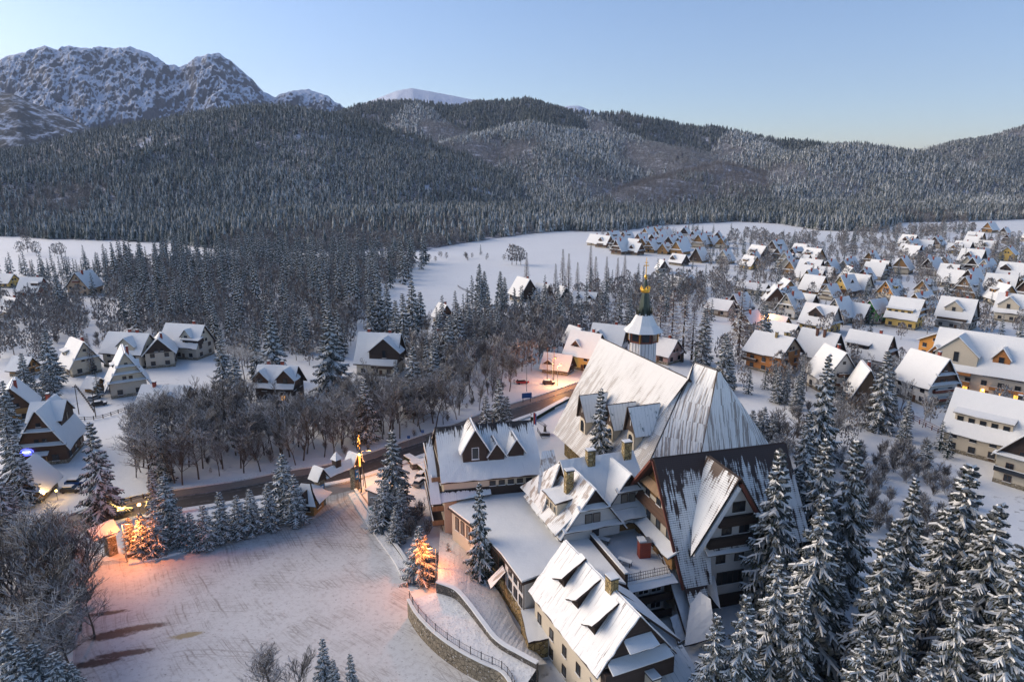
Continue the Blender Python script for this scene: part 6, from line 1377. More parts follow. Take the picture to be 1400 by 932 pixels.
scatter('among the village gardens', ['BF', 'BM', 'BM'], [(960, 345), (1420, 325), (1420, 470), (1240, 480), (1000, 450)], 330, 6, 12, 4.5, houses=.36)
scatter('beside the twiggy slope garden', ['BM'], [(1120, 560), (1200, 540), (1215, 590), (1150, 640)], 14, 7, 12, 3)
scatter('in the thicket behind the big spruces', ['BU'], [(1130, 620), (1290, 610), (1340, 690), (1290, 760), (1190, 760), (1100, 640)], 90, 2.5, 5, 1.6)
scatter('by the dark twin gabled house', ['BU'], [(330, 560), (460, 540), (500, 560), (440, 600), (340, 600)], 40, 2, 4, 2)
scatter('in the gardens behind the choir', ['BU'], [(1030, 575), (1110, 560), (1120, 600), (1040, 606)], 22, 2, 4, 1.5)
scatter('in the frosted scrub of the western wood', ['BU'], [(60, 420), (160, 440), (290, 450), (280, 470), (150, 480), (60, 500)], 45, 2.5, 4.5, 3)
scatter('along the edge of the white meadow', ['BU'], [(570, 362), (600, 350), (640, 358), (700, 356), (640, 352)], 14, 3, 6, 4)
scatter('between the far village roofs', ['BU'], [(970, 350), (1420, 330), (1420, 450), (1000, 450)], 170, 3, 5, 4, houses=.5)
for x, y, h in ((38, 345, 15), (28, 348, 12), (50, 350, 13), (84, 352, 13), (75, 350, 11), (700, 362, 16), (706, 362, 15), (712, 362, 14)): base('BF', x, y, h, 'on the far left meadow' if x < 100 else 'in the small group on the white meadow', 1.2)
scatter('in the thicket left of the lot', ['BH'], [(-60, 720), (85, 735), (100, 800), (92, 900), (-60, 930)], 22, 9, 14, 2.2, houses=1)
scatter('in the brush left of the lot', ['BU'], [(-60, 720), (95, 740), (98, 900), (-60, 930)], 40, 2.5, 4.5, 1.5)
scatter('beyond the rail fence by the open garden', ['BM'], [(185, 585), (215, 600), (205, 670), (180, 660)], 6, 8, 11, 2.5)
scatter('east of the church choir', ['BM'], [(1040, 600), (1120, 590), (1130, 660), (1080, 660)], 16, 7, 11, 2.5)
scatter('in the brush along the road', ['BU'], [(190, 600), (300, 580), (480, 575), (600, 560), (740, 480), (700, 530), (600, 588), (480, 622), (300, 655), (200, 672)], 60, 1.5, 3.0, 2.5)
scatter('in the gardens below the orange guesthouse', ['BM', 'BF'], [(1010, 530), (1110, 565), (1230, 600), (1300, 600), (1240, 560), (1180, 500), (1100, 470), (960, 460)], 46, 7, 12, 3, houses=.62)
scatter('in the gardens below the orange guesthouse', ['SM'], [(1040, 530), (1110, 565), (1230, 600), (1240, 560), (1180, 510), (1090, 520)], 12, 7, 14, 4, houses=.7)
scatter('around the large cream hotel', ['SM', 'BM'], [(1230, 500), (1400, 560), (1420, 600), (1290, 600), (1220, 520)], 16, 6, 12, 4, houses=.75)
# spruces of the woods
scatter('in the big western spruce wood', ['SP'], [(140, 405), (150, 375), (235, 352), (340, 350), (584, 358), (580, 378), (520, 400), (500, 440), (430, 468), (330, 455), (290, 440), (200, 425)], 400, 14, 27, 5.2, houses=.9)
scatter('in the bare pockets of the western wood', ['BM', 'BF'], [(140, 405), (150, 375), (584, 362), (520, 405), (500, 460), (330, 470), (200, 440)], 200, 9, 16, 4.0)
scatter('behind the white guesthouses', ['SP'], [(150, 440), (300, 425), (330, 455), (480, 470), (480, 490), (300, 480), (160, 455)], 55, 13, 22, 5)
scatter('in the left hand wood', ['SP'], [(-30, 380), (140, 365), (150, 420), (60, 470), (-30, 500)], 60, 10, 18, 6)
scatter('in the wood beside the riverside', ['SP'], [(560, 490), (640, 440), (740, 430), (800, 450), (760, 480), (640, 520), (600, 570)], 55, 12, 20, 5)
scatter('in the village', ['SP'], [(900, 400), (960, 345), (1420, 330), (1420, 480), (1200, 470), (1000, 460)], 130, 8, 15, 5, houses=.45)
scatter('behind the bell tower', ['SP'], [(740, 415), (860, 390), (960, 390), (960, 440), (860, 470), (760, 460)], 45, 12, 18, 5)
scatter('in the tree belt behind the village', ['BF', 'SP', 'BM'], [(1000, 322), (1100, 328), (1240, 314), (1330, 312), (1330, 322), (1240, 330), (1090, 342), (990, 338)], 170, 8, 15, 5)
scatter('in the tree belt behind the timber colony', ['BF', 'SP'], [(815, 322), (880, 318), (1000, 312), (1000, 320), (900, 326)], 26, 7, 12, 6)
# ---- turn the list into objects
def make_trees():
    PO = {'SH': SPH, 'SM': SPM, 'SP': SPL, 'BH': BRH, 'BM': BRM, 'BF': BRF, 'LA': LAR, 'BU': BSH}
    ALL = [(c, *t) for c, L in CL.items() for t in L]
    fam = {'SH': 's', 'SM': 's', 'SP': 's', 'BH': 'b', 'BM': 'b', 'BF': 'b', 'LA': 'l', 'BU': 'u'}
    names = {'s': ('spruce_tree', 'spruce'), 'b': ('bare_tree', 'bare tree'), 'l': ('larch_tree', 'larch'), 'u': ('bush', 'bush')}
    adj = {'s': 'snowy spruce', 'b': 'bare tree', 'l': 'brown larch', 'u': 'frosted bush'}
    made = {}
    for f in 'sblu':
        T = sorted([t for t in ALL if fam[t[1]] == f], key=lambda t: -t[4] / (t[3] + 20)); one, rest = T[:292], T[292:]
        for c, kind, X, Y, h, wd, z in one:
            pr = rt.choice(PO[kind]); s = h / 10; nm, cat = names[f]; sc = (s * wd, s * wd, s)
            if kind in ('SH', 'SM', 'LA') :
                r = empty(nm, (X, Y, z), rt.uniform(0, 6.28)); r.scale = sc; r['category'] = cat
                link('crown', pr[0], r); link('trunk', pr[1], r)
            else:
                r = link(nm, pr[0] if isinstance(pr, tuple) else pr, None, (X, Y, z), (0, 0, rt.uniform(0, 6.28))); r.scale = sc; r['category'] = cat
            made.setdefault((f, c), []).append(r)
        if rest:
            def as_far(i):
                V, F, M, _, _ = spruce_np(700 + i, 1.0 * 10, (1.7, 1.45, 1.9)[i], 30, 3, snow=(.7, .5, .8)[i], wide=.7, full=1.5, droop=.5, trunk_in=True); rr = random.Random(i)
                return np.array(V) / 10, np.array(F), np.array([rr.uniform(.7, 1) if q == 1 else rr.uniform(0, .12) for q in M])
            protos = [as_far(i) for i in range(3)] if f == 's' else [far_bare_np(70 + i, 170, R=.26, dens=.28) for i in range(3)]
            n = len(rest); rg = np.random.RandomState(3)
            pos = np.array([[t[2], t[3], t[6]] for t in rest]); hh = np.array([t[4] for t in rest])
            o = merge_np({'s': 'spruce_wood', 'b': 'bare_wood', 'u': 'scrub', 'l': 'larch_wood'}[f], protos, pos, hh, np.array([t[5] for t in rest]) * 1.1, rg.rand(n), np.full(n, 0.0 if f == 's' else 1.0), rg.randint(0, 3, n))
            tag(o, kind='stuff', label={'s': 'far part of the snowy spruce wood beyond the houses', 'b': 'far grey bare trees in the woods and gardens', 'u': 'low frosted scrub between the houses', 'l': 'far larches'}[f], cat='wood')
    for (f, c), L in made.items():
        if len(L) == 1: L[0]['label'] = f'single {adj[f]} {c}'
        else: ranked(L, adj[f], c, f'{adj[f]}s {c}')
make_trees()
# ---------------------------------------------------------------- walls, gates, lamps, cars and other small things
def path_xy(px, z=0.0, n=6): return [Vector((p.x, p.y, 0)) for p in (smooth_path(px, n))]
def wall_along(name, pts, w, z0, z1, mat, cap, label, cat='wall', capname='coping'):
    root = empty(name, (pts[0].x, pts[0].y, 0), 0, label, cat); O = pts[0]
    def offs(w_, o=0.0):
        L = []; Rr = []
        for i, p in enumerate(pts):
            d = (pts[min(i + 1, len(pts) - 1)] - pts[max(i - 1, 0)]).normalized(); nn = Vector((-d.y, d.x, 0)); L.append(p + nn * (w_ / 2 + o) - O); Rr.append(p + nn * (o - w_ / 2) - O)
        return L, Rr
    zf = (lambda i: z1) if not callable(z1) else z1
    for (ww, a, b, mt, nm) in ((w, lambda i: z0, lambda i: zf(i), mat, 'wall'), (w + .16, lambda i: zf(i) + .003, lambda i: zf(i) + .22, cap, capname)):
        L, Rr = offs(ww); m = MB(); n = len(pts)
        for i in range(n - 1):
            v = [(*Rr[i].xy, a(i)), (*Rr[i + 1].xy, a(i + 1)), (*L[i + 1].xy, a(i + 1)), (*L[i].xy, a(i)), (*Rr[i].xy, b(i)), (*Rr[i + 1].xy, b(i + 1)), (*L[i + 1].xy, b(i + 1)), (*L[i].xy, b(i))]
            m.add(v, [(4, 5, 6, 7), (0, 1, 5, 4), (2, 3, 7, 6)] + ([(3, 0, 4, 7)] if i == 0 else []) + ([(1, 2, 6, 5)] if i == n - 2 else []), mt)
        m.build(nm, root)
    return root
# curved retaining wall with the snowy ramp above it
RW = [(560, 818, 3.3), (572, 838, 3.3), (596, 863, 3.3), (628, 886, 3.3), (658, 902, 3.3), (686, 915, 3.3), (700, 932, 3.3), (706, 950, 3.3)]
rw = path_xy(RW); nrw = len(rw)
def ramp_z(i): return 3.4
wall_along('retaining_wall', rw, .8, -.3, 3.2, 'stone', 'snow_cap', 'curved stone retaining wall with an iron railing along the parking lot')
def railing(pts, z, label, h=1.1, name='railing'):
    root = empty(name, (pts[0].x, pts[0].y, z), 0, label, 'railing'); O = pts[0]; m = MB(); ps = MB()
    for i in range(len(pts) - 1):
        a, b = pts[i] - O, pts[i + 1] - O; L = (b - a).length; k = max(1, int(L / .35))
        for zz in (.15, h): m.tube((a.x, a.y, zz), (b.x, b.y, zz), .04, .04, 'metal_dark', 4)
        for j in range(k): p = a.lerp(b, j / k); m.tube((p.x, p.y, .15), (p.x, p.y, h), .022, .022, 'metal_dark', 3, False)
        if i % 3 == 0: ps.tube((a.x, a.y, 0), (a.x, a.y, h + .2), .07, .07, 'metal_dark', 5)
    m.build('bars', root); ps.build('posts' if False else 'post', root); return root
railing([p for p in rw], 3.42, 'iron railing on top of the curved retaining wall')
inner = path_xy([(597, 795, 5), (622, 803, 5), (640, 820, 5), (660, 846, 4.8), (680, 870, 4.6), (712, 892, 4.2), (735, 906, 4)])
wall_along('garden_wall', inner, .5, -.3, lambda i: 5.0 - 1.0 * min(1, i / 26), 'stone_dark', 'snow_cap', 'dark stone wall stepping down between the ramp and the hotel bank')
def raised(name, px, z, mat='snow', thick=3.0, kind='structure'):
    pts = [P(x, y, z) for x, y in px]; m = MB(); m.prism([(p.x, p.y) for p in pts], z - thick, z, 'stone_dark', mat); o = m.build(name); return tag(o, kind=kind)
# the ramp between the two walls and the bank in front of the gallery: real raised ground
def bank():
    m = MB(); a = [p for p in rw]; b = [p for p in inner]; n = 30
    ra = [a[min(int(i * (len(a) - 1) / n), len(a) - 1)] for i in range(n + 1)]; rb = [b[min(int(i * (len(b) - 1) / n), len(b) - 1)] for i in range(n + 1)]
    far = path_xy([(602, 738), (628, 750), (652, 785), (682, 820), (702, 860), (724, 890), (748, 915)]); rc = [far[min(int(i * (len(far) - 1) / n), len(far) - 1)] for i in range(n + 1)]
    vs = []
    for i in range(n + 1):
        vs += [(ra[i].x + .3, ra[i].y + .1, 3.1), (rb[i].x - .1, rb[i].y, 3.15), (rb[i].x + .1, rb[i].y + .05, 4.6 - .9 * i / n), (rc[i].x, rc[i].y, 2.2 - 1.2 * i / n)]
    fs = []
    for i in range(n):
        for k in (0, 2): q = i * 4 + k; fs.append((q, q + 4, q + 5, q + 1))
    m.add(vs, [f[::-1] for f in fs], 'snow_rough'); o = m.build('snow_bank'); tag(o, kind='structure')
bank()
tag(strip('snow_heap', path_xy([(478, 676), (492, 700), (514, 732), (540, 768), (552, 792)]), 1.7, .0, 'snow_rough', .6, .4), kind='structure')
tag(strip('snow_heap', path_xy([(176, 770), (230, 758), (300, 738), (360, 720), (412, 706)]), 1.8, .0, 'snow_rough', 0, .4), kind='structure')
# wall and hedge along the far side of the lot
wall_along('lot_wall', path_xy([(172, 762), (230, 750), (300, 730), (360, 712), (412, 698)]), .5, -.2, .7, 'stone_dark', 'snow_cap', 'low dark wall with a snow cap between the lot and the row of spruces')
wall_along('kerb_wall', path_xy([(92, 932), (96, 880), (104, 838)]), 1.0, -.2, .5, 'stone', 'snow_cap', 'low snow capped wall along the left edge of the parking lot')
wall_along('drive_wall', path_xy([(486, 672), (498, 690), (520, 722), (548, 758), (566, 790)]), .45, -.2, .6, 'stone_dark', 'snow_cap', 'low curved wall along the right side of the lot drive')
wall_along('hedge', path_xy([(728, 575), (750, 562), (776, 548)]), 1.3, 0, 1.1, 'needles', 'snow_cap', 'clipped snow topped hedge between the road and the church yard', 'hedge', 'snow')
wall_along('garden_hedge', path_xy([(556, 628), (575, 640), (590, 655), (600, 672)]), 1.6, 0, 1.3, 'needles', 'snow_cap', 'snow covered hedge left of the long hall', 'hedge', 'snow')
wall_along('planter', path_xy([(562, 640), (584, 636)]), 2.2, 0, 1.4, 'stone_dark', 'snow_cap', 'concrete planter box with snow between gate and long hall', 'planter', 'snow')
# fences
def fence(pts, label, h=1.1, rails=2, mat='wood_board', name='fence', step=2.4):
    O = pts[0]; root = empty(name, (O.x, O.y, 0), 0, label, 'fence'); m = MB(); tot = 0
    for i in range(len(pts) - 1):
        a, b = pts[i] - O, pts[i + 1] - O
        for r in range(rails): z = h * (.45 + .45 * r); m.tube((a.x, a.y, z), (b.x, b.y, z), .07, .07, mat, 4)
    m.build('rail', root); acc = 0; last = -9
    for i in range(len(pts) - 1):
        a, b = pts[i] - O, pts[i + 1] - O; L = (b - a).length; s = (step - acc) if last >= 0 else 0; last = 0
        while s < L:
            p = a.lerp(b, s / L); q = MB(); q.box(p.x - .09, p.y - .09, -.1, p.x + .09, p.y + .09, h + .1, mat); q.box(p.x - .12, p.y - .12, h + .103, p.x + .12, p.y + .12, h + .22, 'snow_cap'); q.build('post', root); s += step
        acc = step - (s - L)
    return root
fence(path_xy([(132, 703), (165, 690), (210, 678), (238, 672)], n=3), 'dark wooden rail fence along the road below the open snowy garden')
fence(path_xy([(104, 575), (140, 572), (185, 556)], n=3), 'wooden rail fence across the top of the open snowy garden')
fence(path_xy([(104, 530), (118, 548), (130, 566)], n=3), 'wooden fence beside the parked cars and the small garage hut')
fence(path_xy([(626, 392), (632, 396), (645, 401)], n=3), 'little wooden fence out on the white meadow')
fence(path_xy([(232, 536), (262, 532), (268, 546)], n=2), 'dark fence around the snowy yard of the white complex')
fence(path_xy([(1232, 568), (1262, 582), (1290, 596)], n=3), 'red wooden fence below the white chalet', mat='wood_red', rails=3, h=1.3)
fence(path_xy([(1010, 588), (1040, 594)], n=3), 'light fence behind the church choir', mat='metal_grey')
# ---- gate with the little bell roof
def main_gate():
    A = P(439, 690); B = P(486, 668); ang = math.atan2(B.y - A.y, B.x - A.x); L = (B - A).length
    root = empty('gate', A, ang, 'roofed entrance gate with two tall pillars, blue banners and a bell turret', 'gate')
    for x in (0, L):
        m = MB(); m.box(x - .75, -.75, -.2, x + .75, .75, 6.0, 'stone'); p = m.build('pillar', root)
        m = MB(); m.box(x - .5, -.82, 2.6, x + .5, -.77, 5.0, 'banner_blue'); m.box(x - .28, -.84, 4.3, x + .28, -.822, 4.7, 'white_paint'); m.box(x - .3, -.84, 3.1, x + .3, -.822, 3.25, 'white_paint'); m.box(x - .3, -.84, 3.4, x + .2, -.822, 3.5, 'white_paint'); m.build('banner', p)
        r = MB(); r.at(x, 0, 0, -math.pi / 2)
        for s in (-1, 1):
            q = [(-1.6, 0, 8.6), (1.6, 0, 8.6), (1.6, s * 1.6, 6.1), (-1.6, s * 1.6, 6.1)]; r.slab(q, .12, 'wood_dark'); r.slab([(a, b, c + .14) for a, b, c in q], .22, 'snow_cap', None, 3, 2, .15)
        r.add([(1.2, -1.3, 6.2), (1.2, 1.3, 6.2), (1.2, 0, 8.5)], [(0, 1, 2)], 'wood_dark'); r.build('pillar_roof', root)
    m = MB(); m.box(.75, -.4, 5.4, L - .75, .4, 6.0, 'wood_dark'); m.build('beam', root)
    m = MB()
    for s in (-1, 1):
        q = [(.8, 0, 7.5), (L - .8, 0, 7.5), (L - .8, s * 1.4, 6.0), (.8, s * 1.4, 6.0)]; m.slab(q, .12, 'wood_dark'); m.slab([(a, b, c + .14) for a, b, c in q], .22, 'snow_cap', None, 8, 2, .2)
    m.build('roof', root)
    m = MB(); c = L / 2; m.box(c - .7, -.7, 7.0, c + .7, .7, 9.0, 'wood_dark'); t = m.build('bell_turret', root)
    m = MB(); m.cone(c, 0, 9.0, 10.6, 1.35, .15, 'snow_cap', 4, .5); m.build('turret_roof', t)
main_gate()
def kiosk():
    p = P(421, 697); root = empty('kiosk', p, R_(-12), 'honey coloured timber ticket kiosk with a snowy hipped roof beside the gate', 'kiosk')
    m = MB(); m.box(-2.6, -2.2, 0, 2.6, 2.2, 3.0, 'wood_honey'); m.build('wall', root)
    m = MB(); n = 1
    for q in ([(-1.0, 0, 6.0), (1.0, 0, 6.0), (3.8, -3.4, 2.7), (-3.8, -3.4, 2.7)], [(1.0, 0, 6.0), (-1.0, 0, 6.0), (-3.8, 3.4, 2.7), (3.8, 3.4, 2.7)], [(1.0, .01, 6.0), (1.0, -.01, 6.0), (3.8, -3.4, 2.7), (3.8, 3.4, 2.7)], [(-1.0, -.01, 6.0), (-1.0, .01, 6.0), (-3.8, 3.4, 2.7), (-3.8, -3.4, 2.7)]): m.slab(q, .3, 'snow_cap', 'wood_dark', 4, 3, .1)
    m.build('roof', root)
    m = MB(); m.add([(-.6, -3.3, 3.1), (2.2, -3.3, 3.1), (.8, -3.1, 5.4), (.8, -1.0, 5.4)], [(0, 1, 2), (0, 2, 3), (1, 3, 2)], 'wood_dark'); m.build('dormer', root)
    window(root, 1.0, -2.24, 1.0, -math.pi / 2, 1.6, 1.2, frame='wood_brown'); window(root, 2.64, 0, 1.0, 0, 1.6, 1.2, frame='wood_brown')
kiosk()
def side_gate():
    A = P(108, 777); B = P(153, 757); ang = math.atan2(B.y - A.y, B.x - A.x); L = (B - A).length
    root = empty('side_gate', A, ang, 'side gate of stone pillars with an iron grille and a small tiled roof', 'gate')
    for x in (0, L): m = MB(); m.box(x - .8, -.8, -.2, x + .8, .8, 3.8, 'stone'); m.box(x - .9, -.9, 3.803, x + .9, .9, 4.05, 'snow_cap'); m.build('pillar', root)
    m = MB()
    for s in (-1, 1):
        q = [(L * .40, 0, 6.4), (L + 1.1, 0, 6.4), (L + 1.1, s * 1.8, 4.7), (L * .40, s * 1.8, 4.7)]; m.slab(q, .15, 'wood_dark'); m.slab([(a, b, c + .17) for a, b, c in q], .25, 'snow_cap', None, 8, 2, .3, random, .5)
    m.add([(L * .42, -1.5, 4.8), (L * .42, 1.5, 4.8), (L * .42, 0, 6.3)], [(2, 1, 0)], 'wood_brown'); m.build('roof', root)
    m = MB(); m.box(L * .42, -.15, 4.2, L, .15, 4.6, 'wood_dark'); m.build('beam', root)
    for a, b in ((.9, L / 2 - .05), (L / 2 + .05, L - .9)):
        m = MB()
        for z in (.3, 1.1, 2.0): m.tube((a, 0, z), (b, 0, z), .05, .05, 'metal_dark', 4)
        k = int((b - a) / .3)
        for j in range(k + 1): x = a + (b - a) * j / k; m.tube((x, 0, .2), (x, 0, 2.2), .03, .03, 'metal_dark', 4)
        m.build('gate_leaf', root)
side_gate()
def booth():
    p = P(518, 690); root = empty('shed', p, R_(-35), 'grey green booth with a snowy pent roof under the spruce by the drive', 'shed')
    m = MB(); m.box(-1.6, -1.6, 0, 1.6, 1.6, 3.6, 'grey_wall'); m.build('wall', root); m = MB(); m.slab([(-2, 2, 4.3), (2, 2, 4.3), (2, -2, 3.7), (-2, -2, 3.7)], .3, 'snow_cap', 'wood_dark', 3, 3, .1); m.build('roof', root)
    p = P(508, 700); b = empty('waste_bin', p, 0, 'green waste bin beside the booth on the drive', 'bin'); m = MB(); m.cone(0, 0, 0, 1.2, .38, .45, 'green_bin', 10); m.build('bin_body', b); m = MB(); m.cone(0, 0, 1.203, 1.4, .5, .4, 'snow_cap', 10); m.build('lid', b)
booth()
# ---- street lamps; the ones that burn carry their own light
def lamp_light(root, z, power, col=(1.0, .42, .12), r=.25, x=0.0, y=0.0):
    d = bpy.data.lights.new('bulb', 'POINT'); d.energy = power; d.color = col; d.shadow_soft_size = r
    o = bpy.data.objects.new('bulb', d); COL.objects.link(o); o.parent = root; o.location = (x, y, z)
def street_lamp(px, py, h, label, arm=1.2, yaw=0.0, power=0, col=(1.0, .42, .12), glow='lamp_glow', at=None):
    p = P(px, py) if at is None else at; root = empty('street_lamp', p, yaw, label, 'street lamp')
    m = MB(); m.tube((0, 0, 0), (0, 0, h), .11, .07, 'metal_grey', 8); m.tube((0, 0, h), (arm, 0, h + .3), .05, .05, 'metal_grey', 6); m.build('pole', root)
    m = MB(); m.box(arm - .15, -.17, h + .22, arm + .6, .17, h + .40, 'metal_dark'); hd = m.build('lamp_head', root)
    m = MB(); m.box(arm - .08, -.13, h + .12, arm + .52, .13, h + .215, glow if power else 'curtain'); m.build('lens', hd)
    if power: lamp_light(root, h - .15, power, col, .3, arm + .2)
    return root
OR = (1.0, .27, .055)
street_lamp(597, 804, 7.6, 'lamp post on the bank lighting the orange spruce at the lot corner', arm=-1.3, power=1200, col=OR)
street_lamp(174, 768, 7.6, 'orange glowing lamp hidden among the snowy row beside the side gate', arm=.8, power=2200, col=OR)
street_lamp(497, 664, 8.5, 'lamp beside the gate lighting the road junction', arm=1.5, power=2200, col=(1.0, .42, .13))
street_lamp(762, 527, 7.0, 'dazzling street lamp at the road bend behind the church', arm=.8, power=2600, col=(1.0, .5, .18))
street_lamp(755, 525, 9.0, 'street lamp with a red orange light in front of the yellow house', arm=.8, power=1500, col=(1.0, .25, .06), glow='lamp_soft')
street_lamp(720, 535, 9.5, 'unlit lamp post beside the road sign', arm=.8)
for x, y, lb in ((168, 702, 'left of the two low amber lamps on the road fence'), (191, 697, 'right of the two low amber lamps on the road fence')):
    p = P(x, y); r = empty('road_lamp', p, 0, lb, 'lamp', 'low amber lamps by the road'); m = MB(); m.tube((0, 0, 0), (0, 0, 1.1), .05, .05, 'metal_dark', 5); m.build('post', r); m = MB(); m.cone(0, 0, 1.1, 1.4, .35, .35, 'lamp_glow', 8); m.build('lamp_head', r); lamp_light(r, 1.7, 260, (1, .6, .15), .1)
for x, y, lb in ((62, 688, 'small lit lamp on the log cabin corner'), (79, 684, 'small lit lamp post in front of the timber inn')):
    p = P(x, y); r = empty('garden_lamp', p, 0, lb, 'lamp'); m = MB(); m.tube((0, 0, 0), (0, 0, 2.2), .05, .05, 'metal_dark', 5); m.build('post', r); m = MB(); m.cone(0, 0, 2.2, 2.5, .2, .2, 'lamp_glow', 8); m.build('lamp_head', r); lamp_light(r, 2.9, 150, (1, .6, .2), .1)
p = P(1136, 430); r = street_lamp(1044, 450, 6, 'glowing orange lamp beside the larch and the low orange ended house', power=2500, col=(1, .3, .06))
# the illuminated pillar beside the gate
def light_pole():
    p = P(494, 672); root = empty('decorated_pole', p, 0, 'tall pole beside the gate wound with glowing yellow light strings', 'pole')
    m = MB(); m.tube((0, 0, 0), (0, 0, 13.5), .16, .1, 'wood_dark', 6); m.tube((1.1, .2, 0), (.2, 0, 11.5), .12, .1, 'wood_dark', 6); m.build('pole', root)
    m = MB(); rg = random.Random(4)
    m.cone(0, 0, 6.2, 8.8, .2, .24, 'lamp_soft', 8); m.cone(0, 0, 8.8, 9.3, .26, .1, 'lamp_glow', 8)
    for k in range(10):
        z = 10.2 + .33 * k; a = rg.uniform(0, 6.28); m.cone(.22 * math.cos(a), .22 * math.sin(a), z, z + .3, .16, .1, 'lamp_soft', 6)
    m.build('light_string', root)
light_pole()
# ---- cars
def car(px, py, yaw, body, label, snow=True, z=0.0):
    p = P(px, py, z); root = empty('parked_car', p, R_(yaw), label, 'car')
    m = MB(); prof = [(-2.1, .35), (2.1, .35), (2.15, .8), (1.1, .95), (-2.1, .98)]
    n = len(prof); vs = [(x, -.85, z_) for x, z_ in prof] + [(x, .85, z_) for x, z_ in prof]; m.add(vs, [tuple(range(n)), tuple(range(n, 2 * n))[::-1]] + [((i + 1) % n, i, n + i, n + (i + 1) % n) for i in range(n)], body); m.build('body', root)
    m = MB(); prof = [(-1.9, .96), (1.05, .95), (.45, 1.42), (-1.5, 1.42)]; n = 4; vs = [(x, -.78 + (.12 if z_ > 1.2 else 0), z_) for x, z_ in prof] + [(x, .78 - (.12 if z_ > 1.2 else 0), z_) for x, z_ in prof]; m.add(vs, [tuple(range(n)), tuple(range(n, 2 * n))[::-1]] + [((i + 1) % n, i, n + i, n + (i + 1) % n) for i in range(n)], 'glass'); m.build('windows' if False else 'cabin', root)
    if snow: m = MB(); m.box(-1.5, -.66, 1.423, .45, .66, 1.56, 'snow_cap'); m.box(1.15, -.75, .94, 2.0, .75, 1.02, 'snow_cap'); m.build('snow', root)
    for x in (-1.35, 1.35):
        for y in (-.87, .87): m = MB(); m.tube((x, y - .1, .33), (x, y + .1, .33), .33, .33, 'metal_dark', 10); m.build('wheel', root)
    for y in (-.6, .6): m = MB(); m.box(2.1, y - .2, .6, 2.17, y + .2, .76, 'white_paint'); m.build('headlight', root)
    return root
car(129, 546, 80, 'metal_grey', 'silver car with snow on its roof parked by the small garage hut'); car(136, 554, 25, 'metal_dark', 'black car parked in front of the tall steep guesthouse'); car(104, 662, 5, 'plastic_blue', 'blue car parked in the yard of the timber inn'); car(98, 672, 5, 'metal_dark', 'dark car parked nearest the wall in the yard of the timber inn')
car(577, 652, 70, 'metal_grey', 'pale car half covered in snow beside the hedge of the long hall'); car(574, 662, 70, 'metal_grey', 'second pale car standing closer to the long hall hedge'); car(714, 524, 15, 'red_paint', 'reddish car covered by snow in the roadside yard'); car(750, 525, 0, 'brown_paint', 'small brown vehicle in the yard opposite the church'); car(592, 520, 10, 'red_paint', 'red car parked under the trees right of the large chalet')
# ---- sign board, statue group, flag poles, trampoline-like frames
def board():
    p = P(720, 550); root = empty('sign_board', p, R_(15), 'dark information board on two posts beside the road', 'sign')
    for x in (-1.2, 1.2): m = MB(); m.box(x - .08, -.08, 0, x + .08, .08, 3.0, 'metal_dark'); m.build('post', root)
    m = MB(); m.box(-1.6, -.16, 1.5, 1.6, -.09, 3.1, 'plastic_blue'); m.box(-1.65, -.1, 3.103, 1.65, .1, 3.2, 'snow_cap'); m.build('panel', root)
board()
for (x, y), lb in (((492, 668), 'small blue road sign beside the gate'), ((559, 608), 'blue pedestrian sign on the near side of the road by the long hall'), ((578, 600), 'second blue road sign further along by the long hall')):
    p = P(x, y); r = empty('road_sign', p, 0, lb, 'sign'); m = MB(); m.tube((0, 0, 0), (0, 0, 2.6), .04, .04, 'metal_grey', 5); m.build('post', r); m = MB(); m.box(-.4, -.07, 1.8, .4, -.03, 2.6, 'plastic_blue'); m.build('plate', r)
def statue():
    p = P(745, 594); root = empty('statue', p, 0, 'dark praying statue on a snowy plinth in the church yard', 'statue')
    m = MB(); m.box(-1.3, -1.0, 0, 1.3, 1.0, .8, 'stone_dark'); m.box(-1.35, -1.05, .803, 1.35, 1.05, .95, 'snow_cap'); m.build('plinth', root)
    m = MB(); m.cone(0, 0, .9, 2.2, .45, .28, 'statue_dark', 10); m.cone(0, 0, 2.2, 2.6, .30, .14, 'statue_dark', 10); m.cone(0, 0, 2.62, 2.95, .12, .17, 'statue_dark', 8); m.cone(0, 0, 2.95, 3.1, .17, .05, 'statue_dark', 8)
    for s in (-1, 1): m.tube((s * .26, 0, 2.3), (s * .5, -.2, 2.9), .09, .06, 'statue_dark', 6)
    m.build('figure', root)
    r = railing([P(735, 590), P(741, 600), P(752, 598)], 0.0, 'short gilded rail around the praying statue'); 
    r = railing([P(726, 570), P(736, 578), P(746, 585)], 0.0, 'dark green panel rail at the church yard corner')
statue()
def flag():
    p = P(729, 606); root = empty('flag_pole', p, 0, 'flag pole with a red and blue hanging flag at the end of the long hall', 'flag pole')
    m = MB(); m.tube((0, 0, 0), (0, 0, 9), .07, .05, 'metal_grey', 6); m.build('pole', root); m = MB(); m.box(.06, -.03, 5.4, .5, .03, 8.6, 'red_paint'); m.box(.5, -.03, 5.2, .8, .03, 8.3, 'plastic_blue'); m.build('flag', root)
flag()
# outdoor pool frames and goal at the white complex, poles on the road
for (x, y, h), lb in (((108, 566, 9), 'wooden power pole at the left end of the rail fence'), ((131, 570, 8), 'wooden power pole beside the open snowy garden'), ((748, 520, 12), 'left grey power pole in front of the yellow roadside house'), ((757, 520, 12), 'right grey power pole in front of the yellow roadside house')):
    p = P(x, y); r = empty('power_pole', p, 0, lb, 'pole'); m = MB(); m.tube((0, 0, 0), (0, 0, h), .14, .10, 'bark', 7); m.build('pole', r); m = MB(); m.box(-.8, -.06, h - .6, .8, .06, h - .45, 'bark'); m.build('crossarm', r)
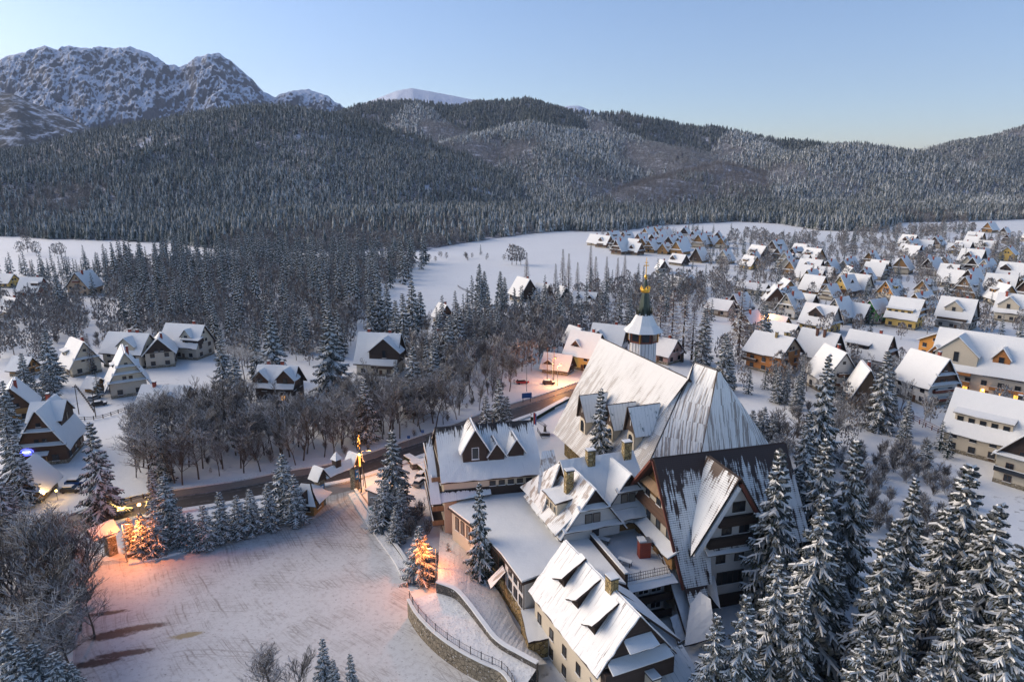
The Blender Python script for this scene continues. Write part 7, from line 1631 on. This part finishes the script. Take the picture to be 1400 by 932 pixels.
# the banner strip by the orange building
p = P(1287, 503); r = empty('banner', p, R_(-8), 'blue and purple banner fence below the bright orange building', 'banner')
for k, mt in enumerate(('banner_blue', 'banner_blue', 'white_paint', 'neon_cloth', 'white_paint', 'neon_cloth')):
    if mt not in MATS: flat('neon_cloth', (.28, .05, .30), .7)
    m = MB(); m.box(-4.5 + 1.5 * k, -.05, .2, -3.1 + 1.5 * k, .05, 3.6, mt); m.build('panel', r)
# smoke from the twin gabled house's chimney
def smoke():
    m, n, l, b = new_mat('smoke'); n.remove(b); v = n.new('ShaderNodeVolumePrincipled'); v.inputs['Color'].default_value = (.85, .87, .9, 1)
    c = noise(n, l, coord(n, l, 'Object'), .8, 3); l.new(mathn(n, l, 'MULTIPLY', ramp(n, l, c, .35, .65), .16), v.inputs['Density']); l.new(v.outputs[0], n['Material Output'].inputs['Volume'])
    A = P(384, 508, 13.5); mb = MB(); pts = [(0, 0, 0, .4), (-1.2, 0, 1.8, .7), (-4, .5, 3.6, 1.1), (-8, 1, 4.8, 1.5), (-13, 1, 5.6, 2.0), (-17, 1, 6.6, 1.4)]
    ring = []; N = 10
    for x, y, z, r in pts: ring.append([(x, y + r * math.cos(2 * math.pi * k / N), z + r * math.sin(2 * math.pi * k / N)) for k in range(N)])
    vs = [p for q in ring for p in q]; fs = [((i + 1) * N + k, (i + 1) * N + (k + 1) % N, i * N + (k + 1) % N, i * N + k) for i in range(len(pts) - 1) for k in range(N)] + [tuple(range(N)), tuple(range(len(vs) - N, len(vs)))[::-1]]
    mb.add(vs, fs, 'smoke'); o = mb.build('smoke', loc=A); tag(o, kind='stuff', label='thin white smoke drifting left from the twin gabled house', cat='smoke')
smoke()

def outcrop():
    m = MB(); rg = random.Random(8); x, y, z = RY(932, 226, 1800)
    for k in range(9):
        a, b, c = rg.uniform(-14, 14), rg.uniform(-8, 8), rg.uniform(14, 44); m.cone(a, b, -25, c, rg.uniform(7, 13), rg.uniform(1, 3), 'rock_snow', 6, rg.random())
    o = m.build('rock_outcrop', loc=(x, y, z - 12)); tag(o, 'pale rocky outcrop standing out of the forested hillside', 'rock')
outcrop()

# ---------------------------------------------------------------- the air of the valley
def haze():
    m = MB(); m.box(-6800, -380, -1.5, 6800, 9700, 1400, 'haze'); o = m.build('haze'); tag(o, kind='stuff', label='thin blue evening haze in the valley air', cat='haze')
hm = bpy.data.materials.new('haze'); hm.use_nodes = True; MATS['haze'] = hm
hm.node_tree.nodes.clear(); _v = hm.node_tree.nodes.new('ShaderNodeVolumePrincipled'); _o = hm.node_tree.nodes.new('ShaderNodeOutputMaterial')
_v.inputs['Color'].default_value = (.62, .76, 1.0, 1); _v.inputs['Density'].default_value = 0.000042; _v.inputs['Anisotropy'].default_value = 0.0
hm.node_tree.links.new(_v.outputs[0], _o.inputs['Volume'])
haze()
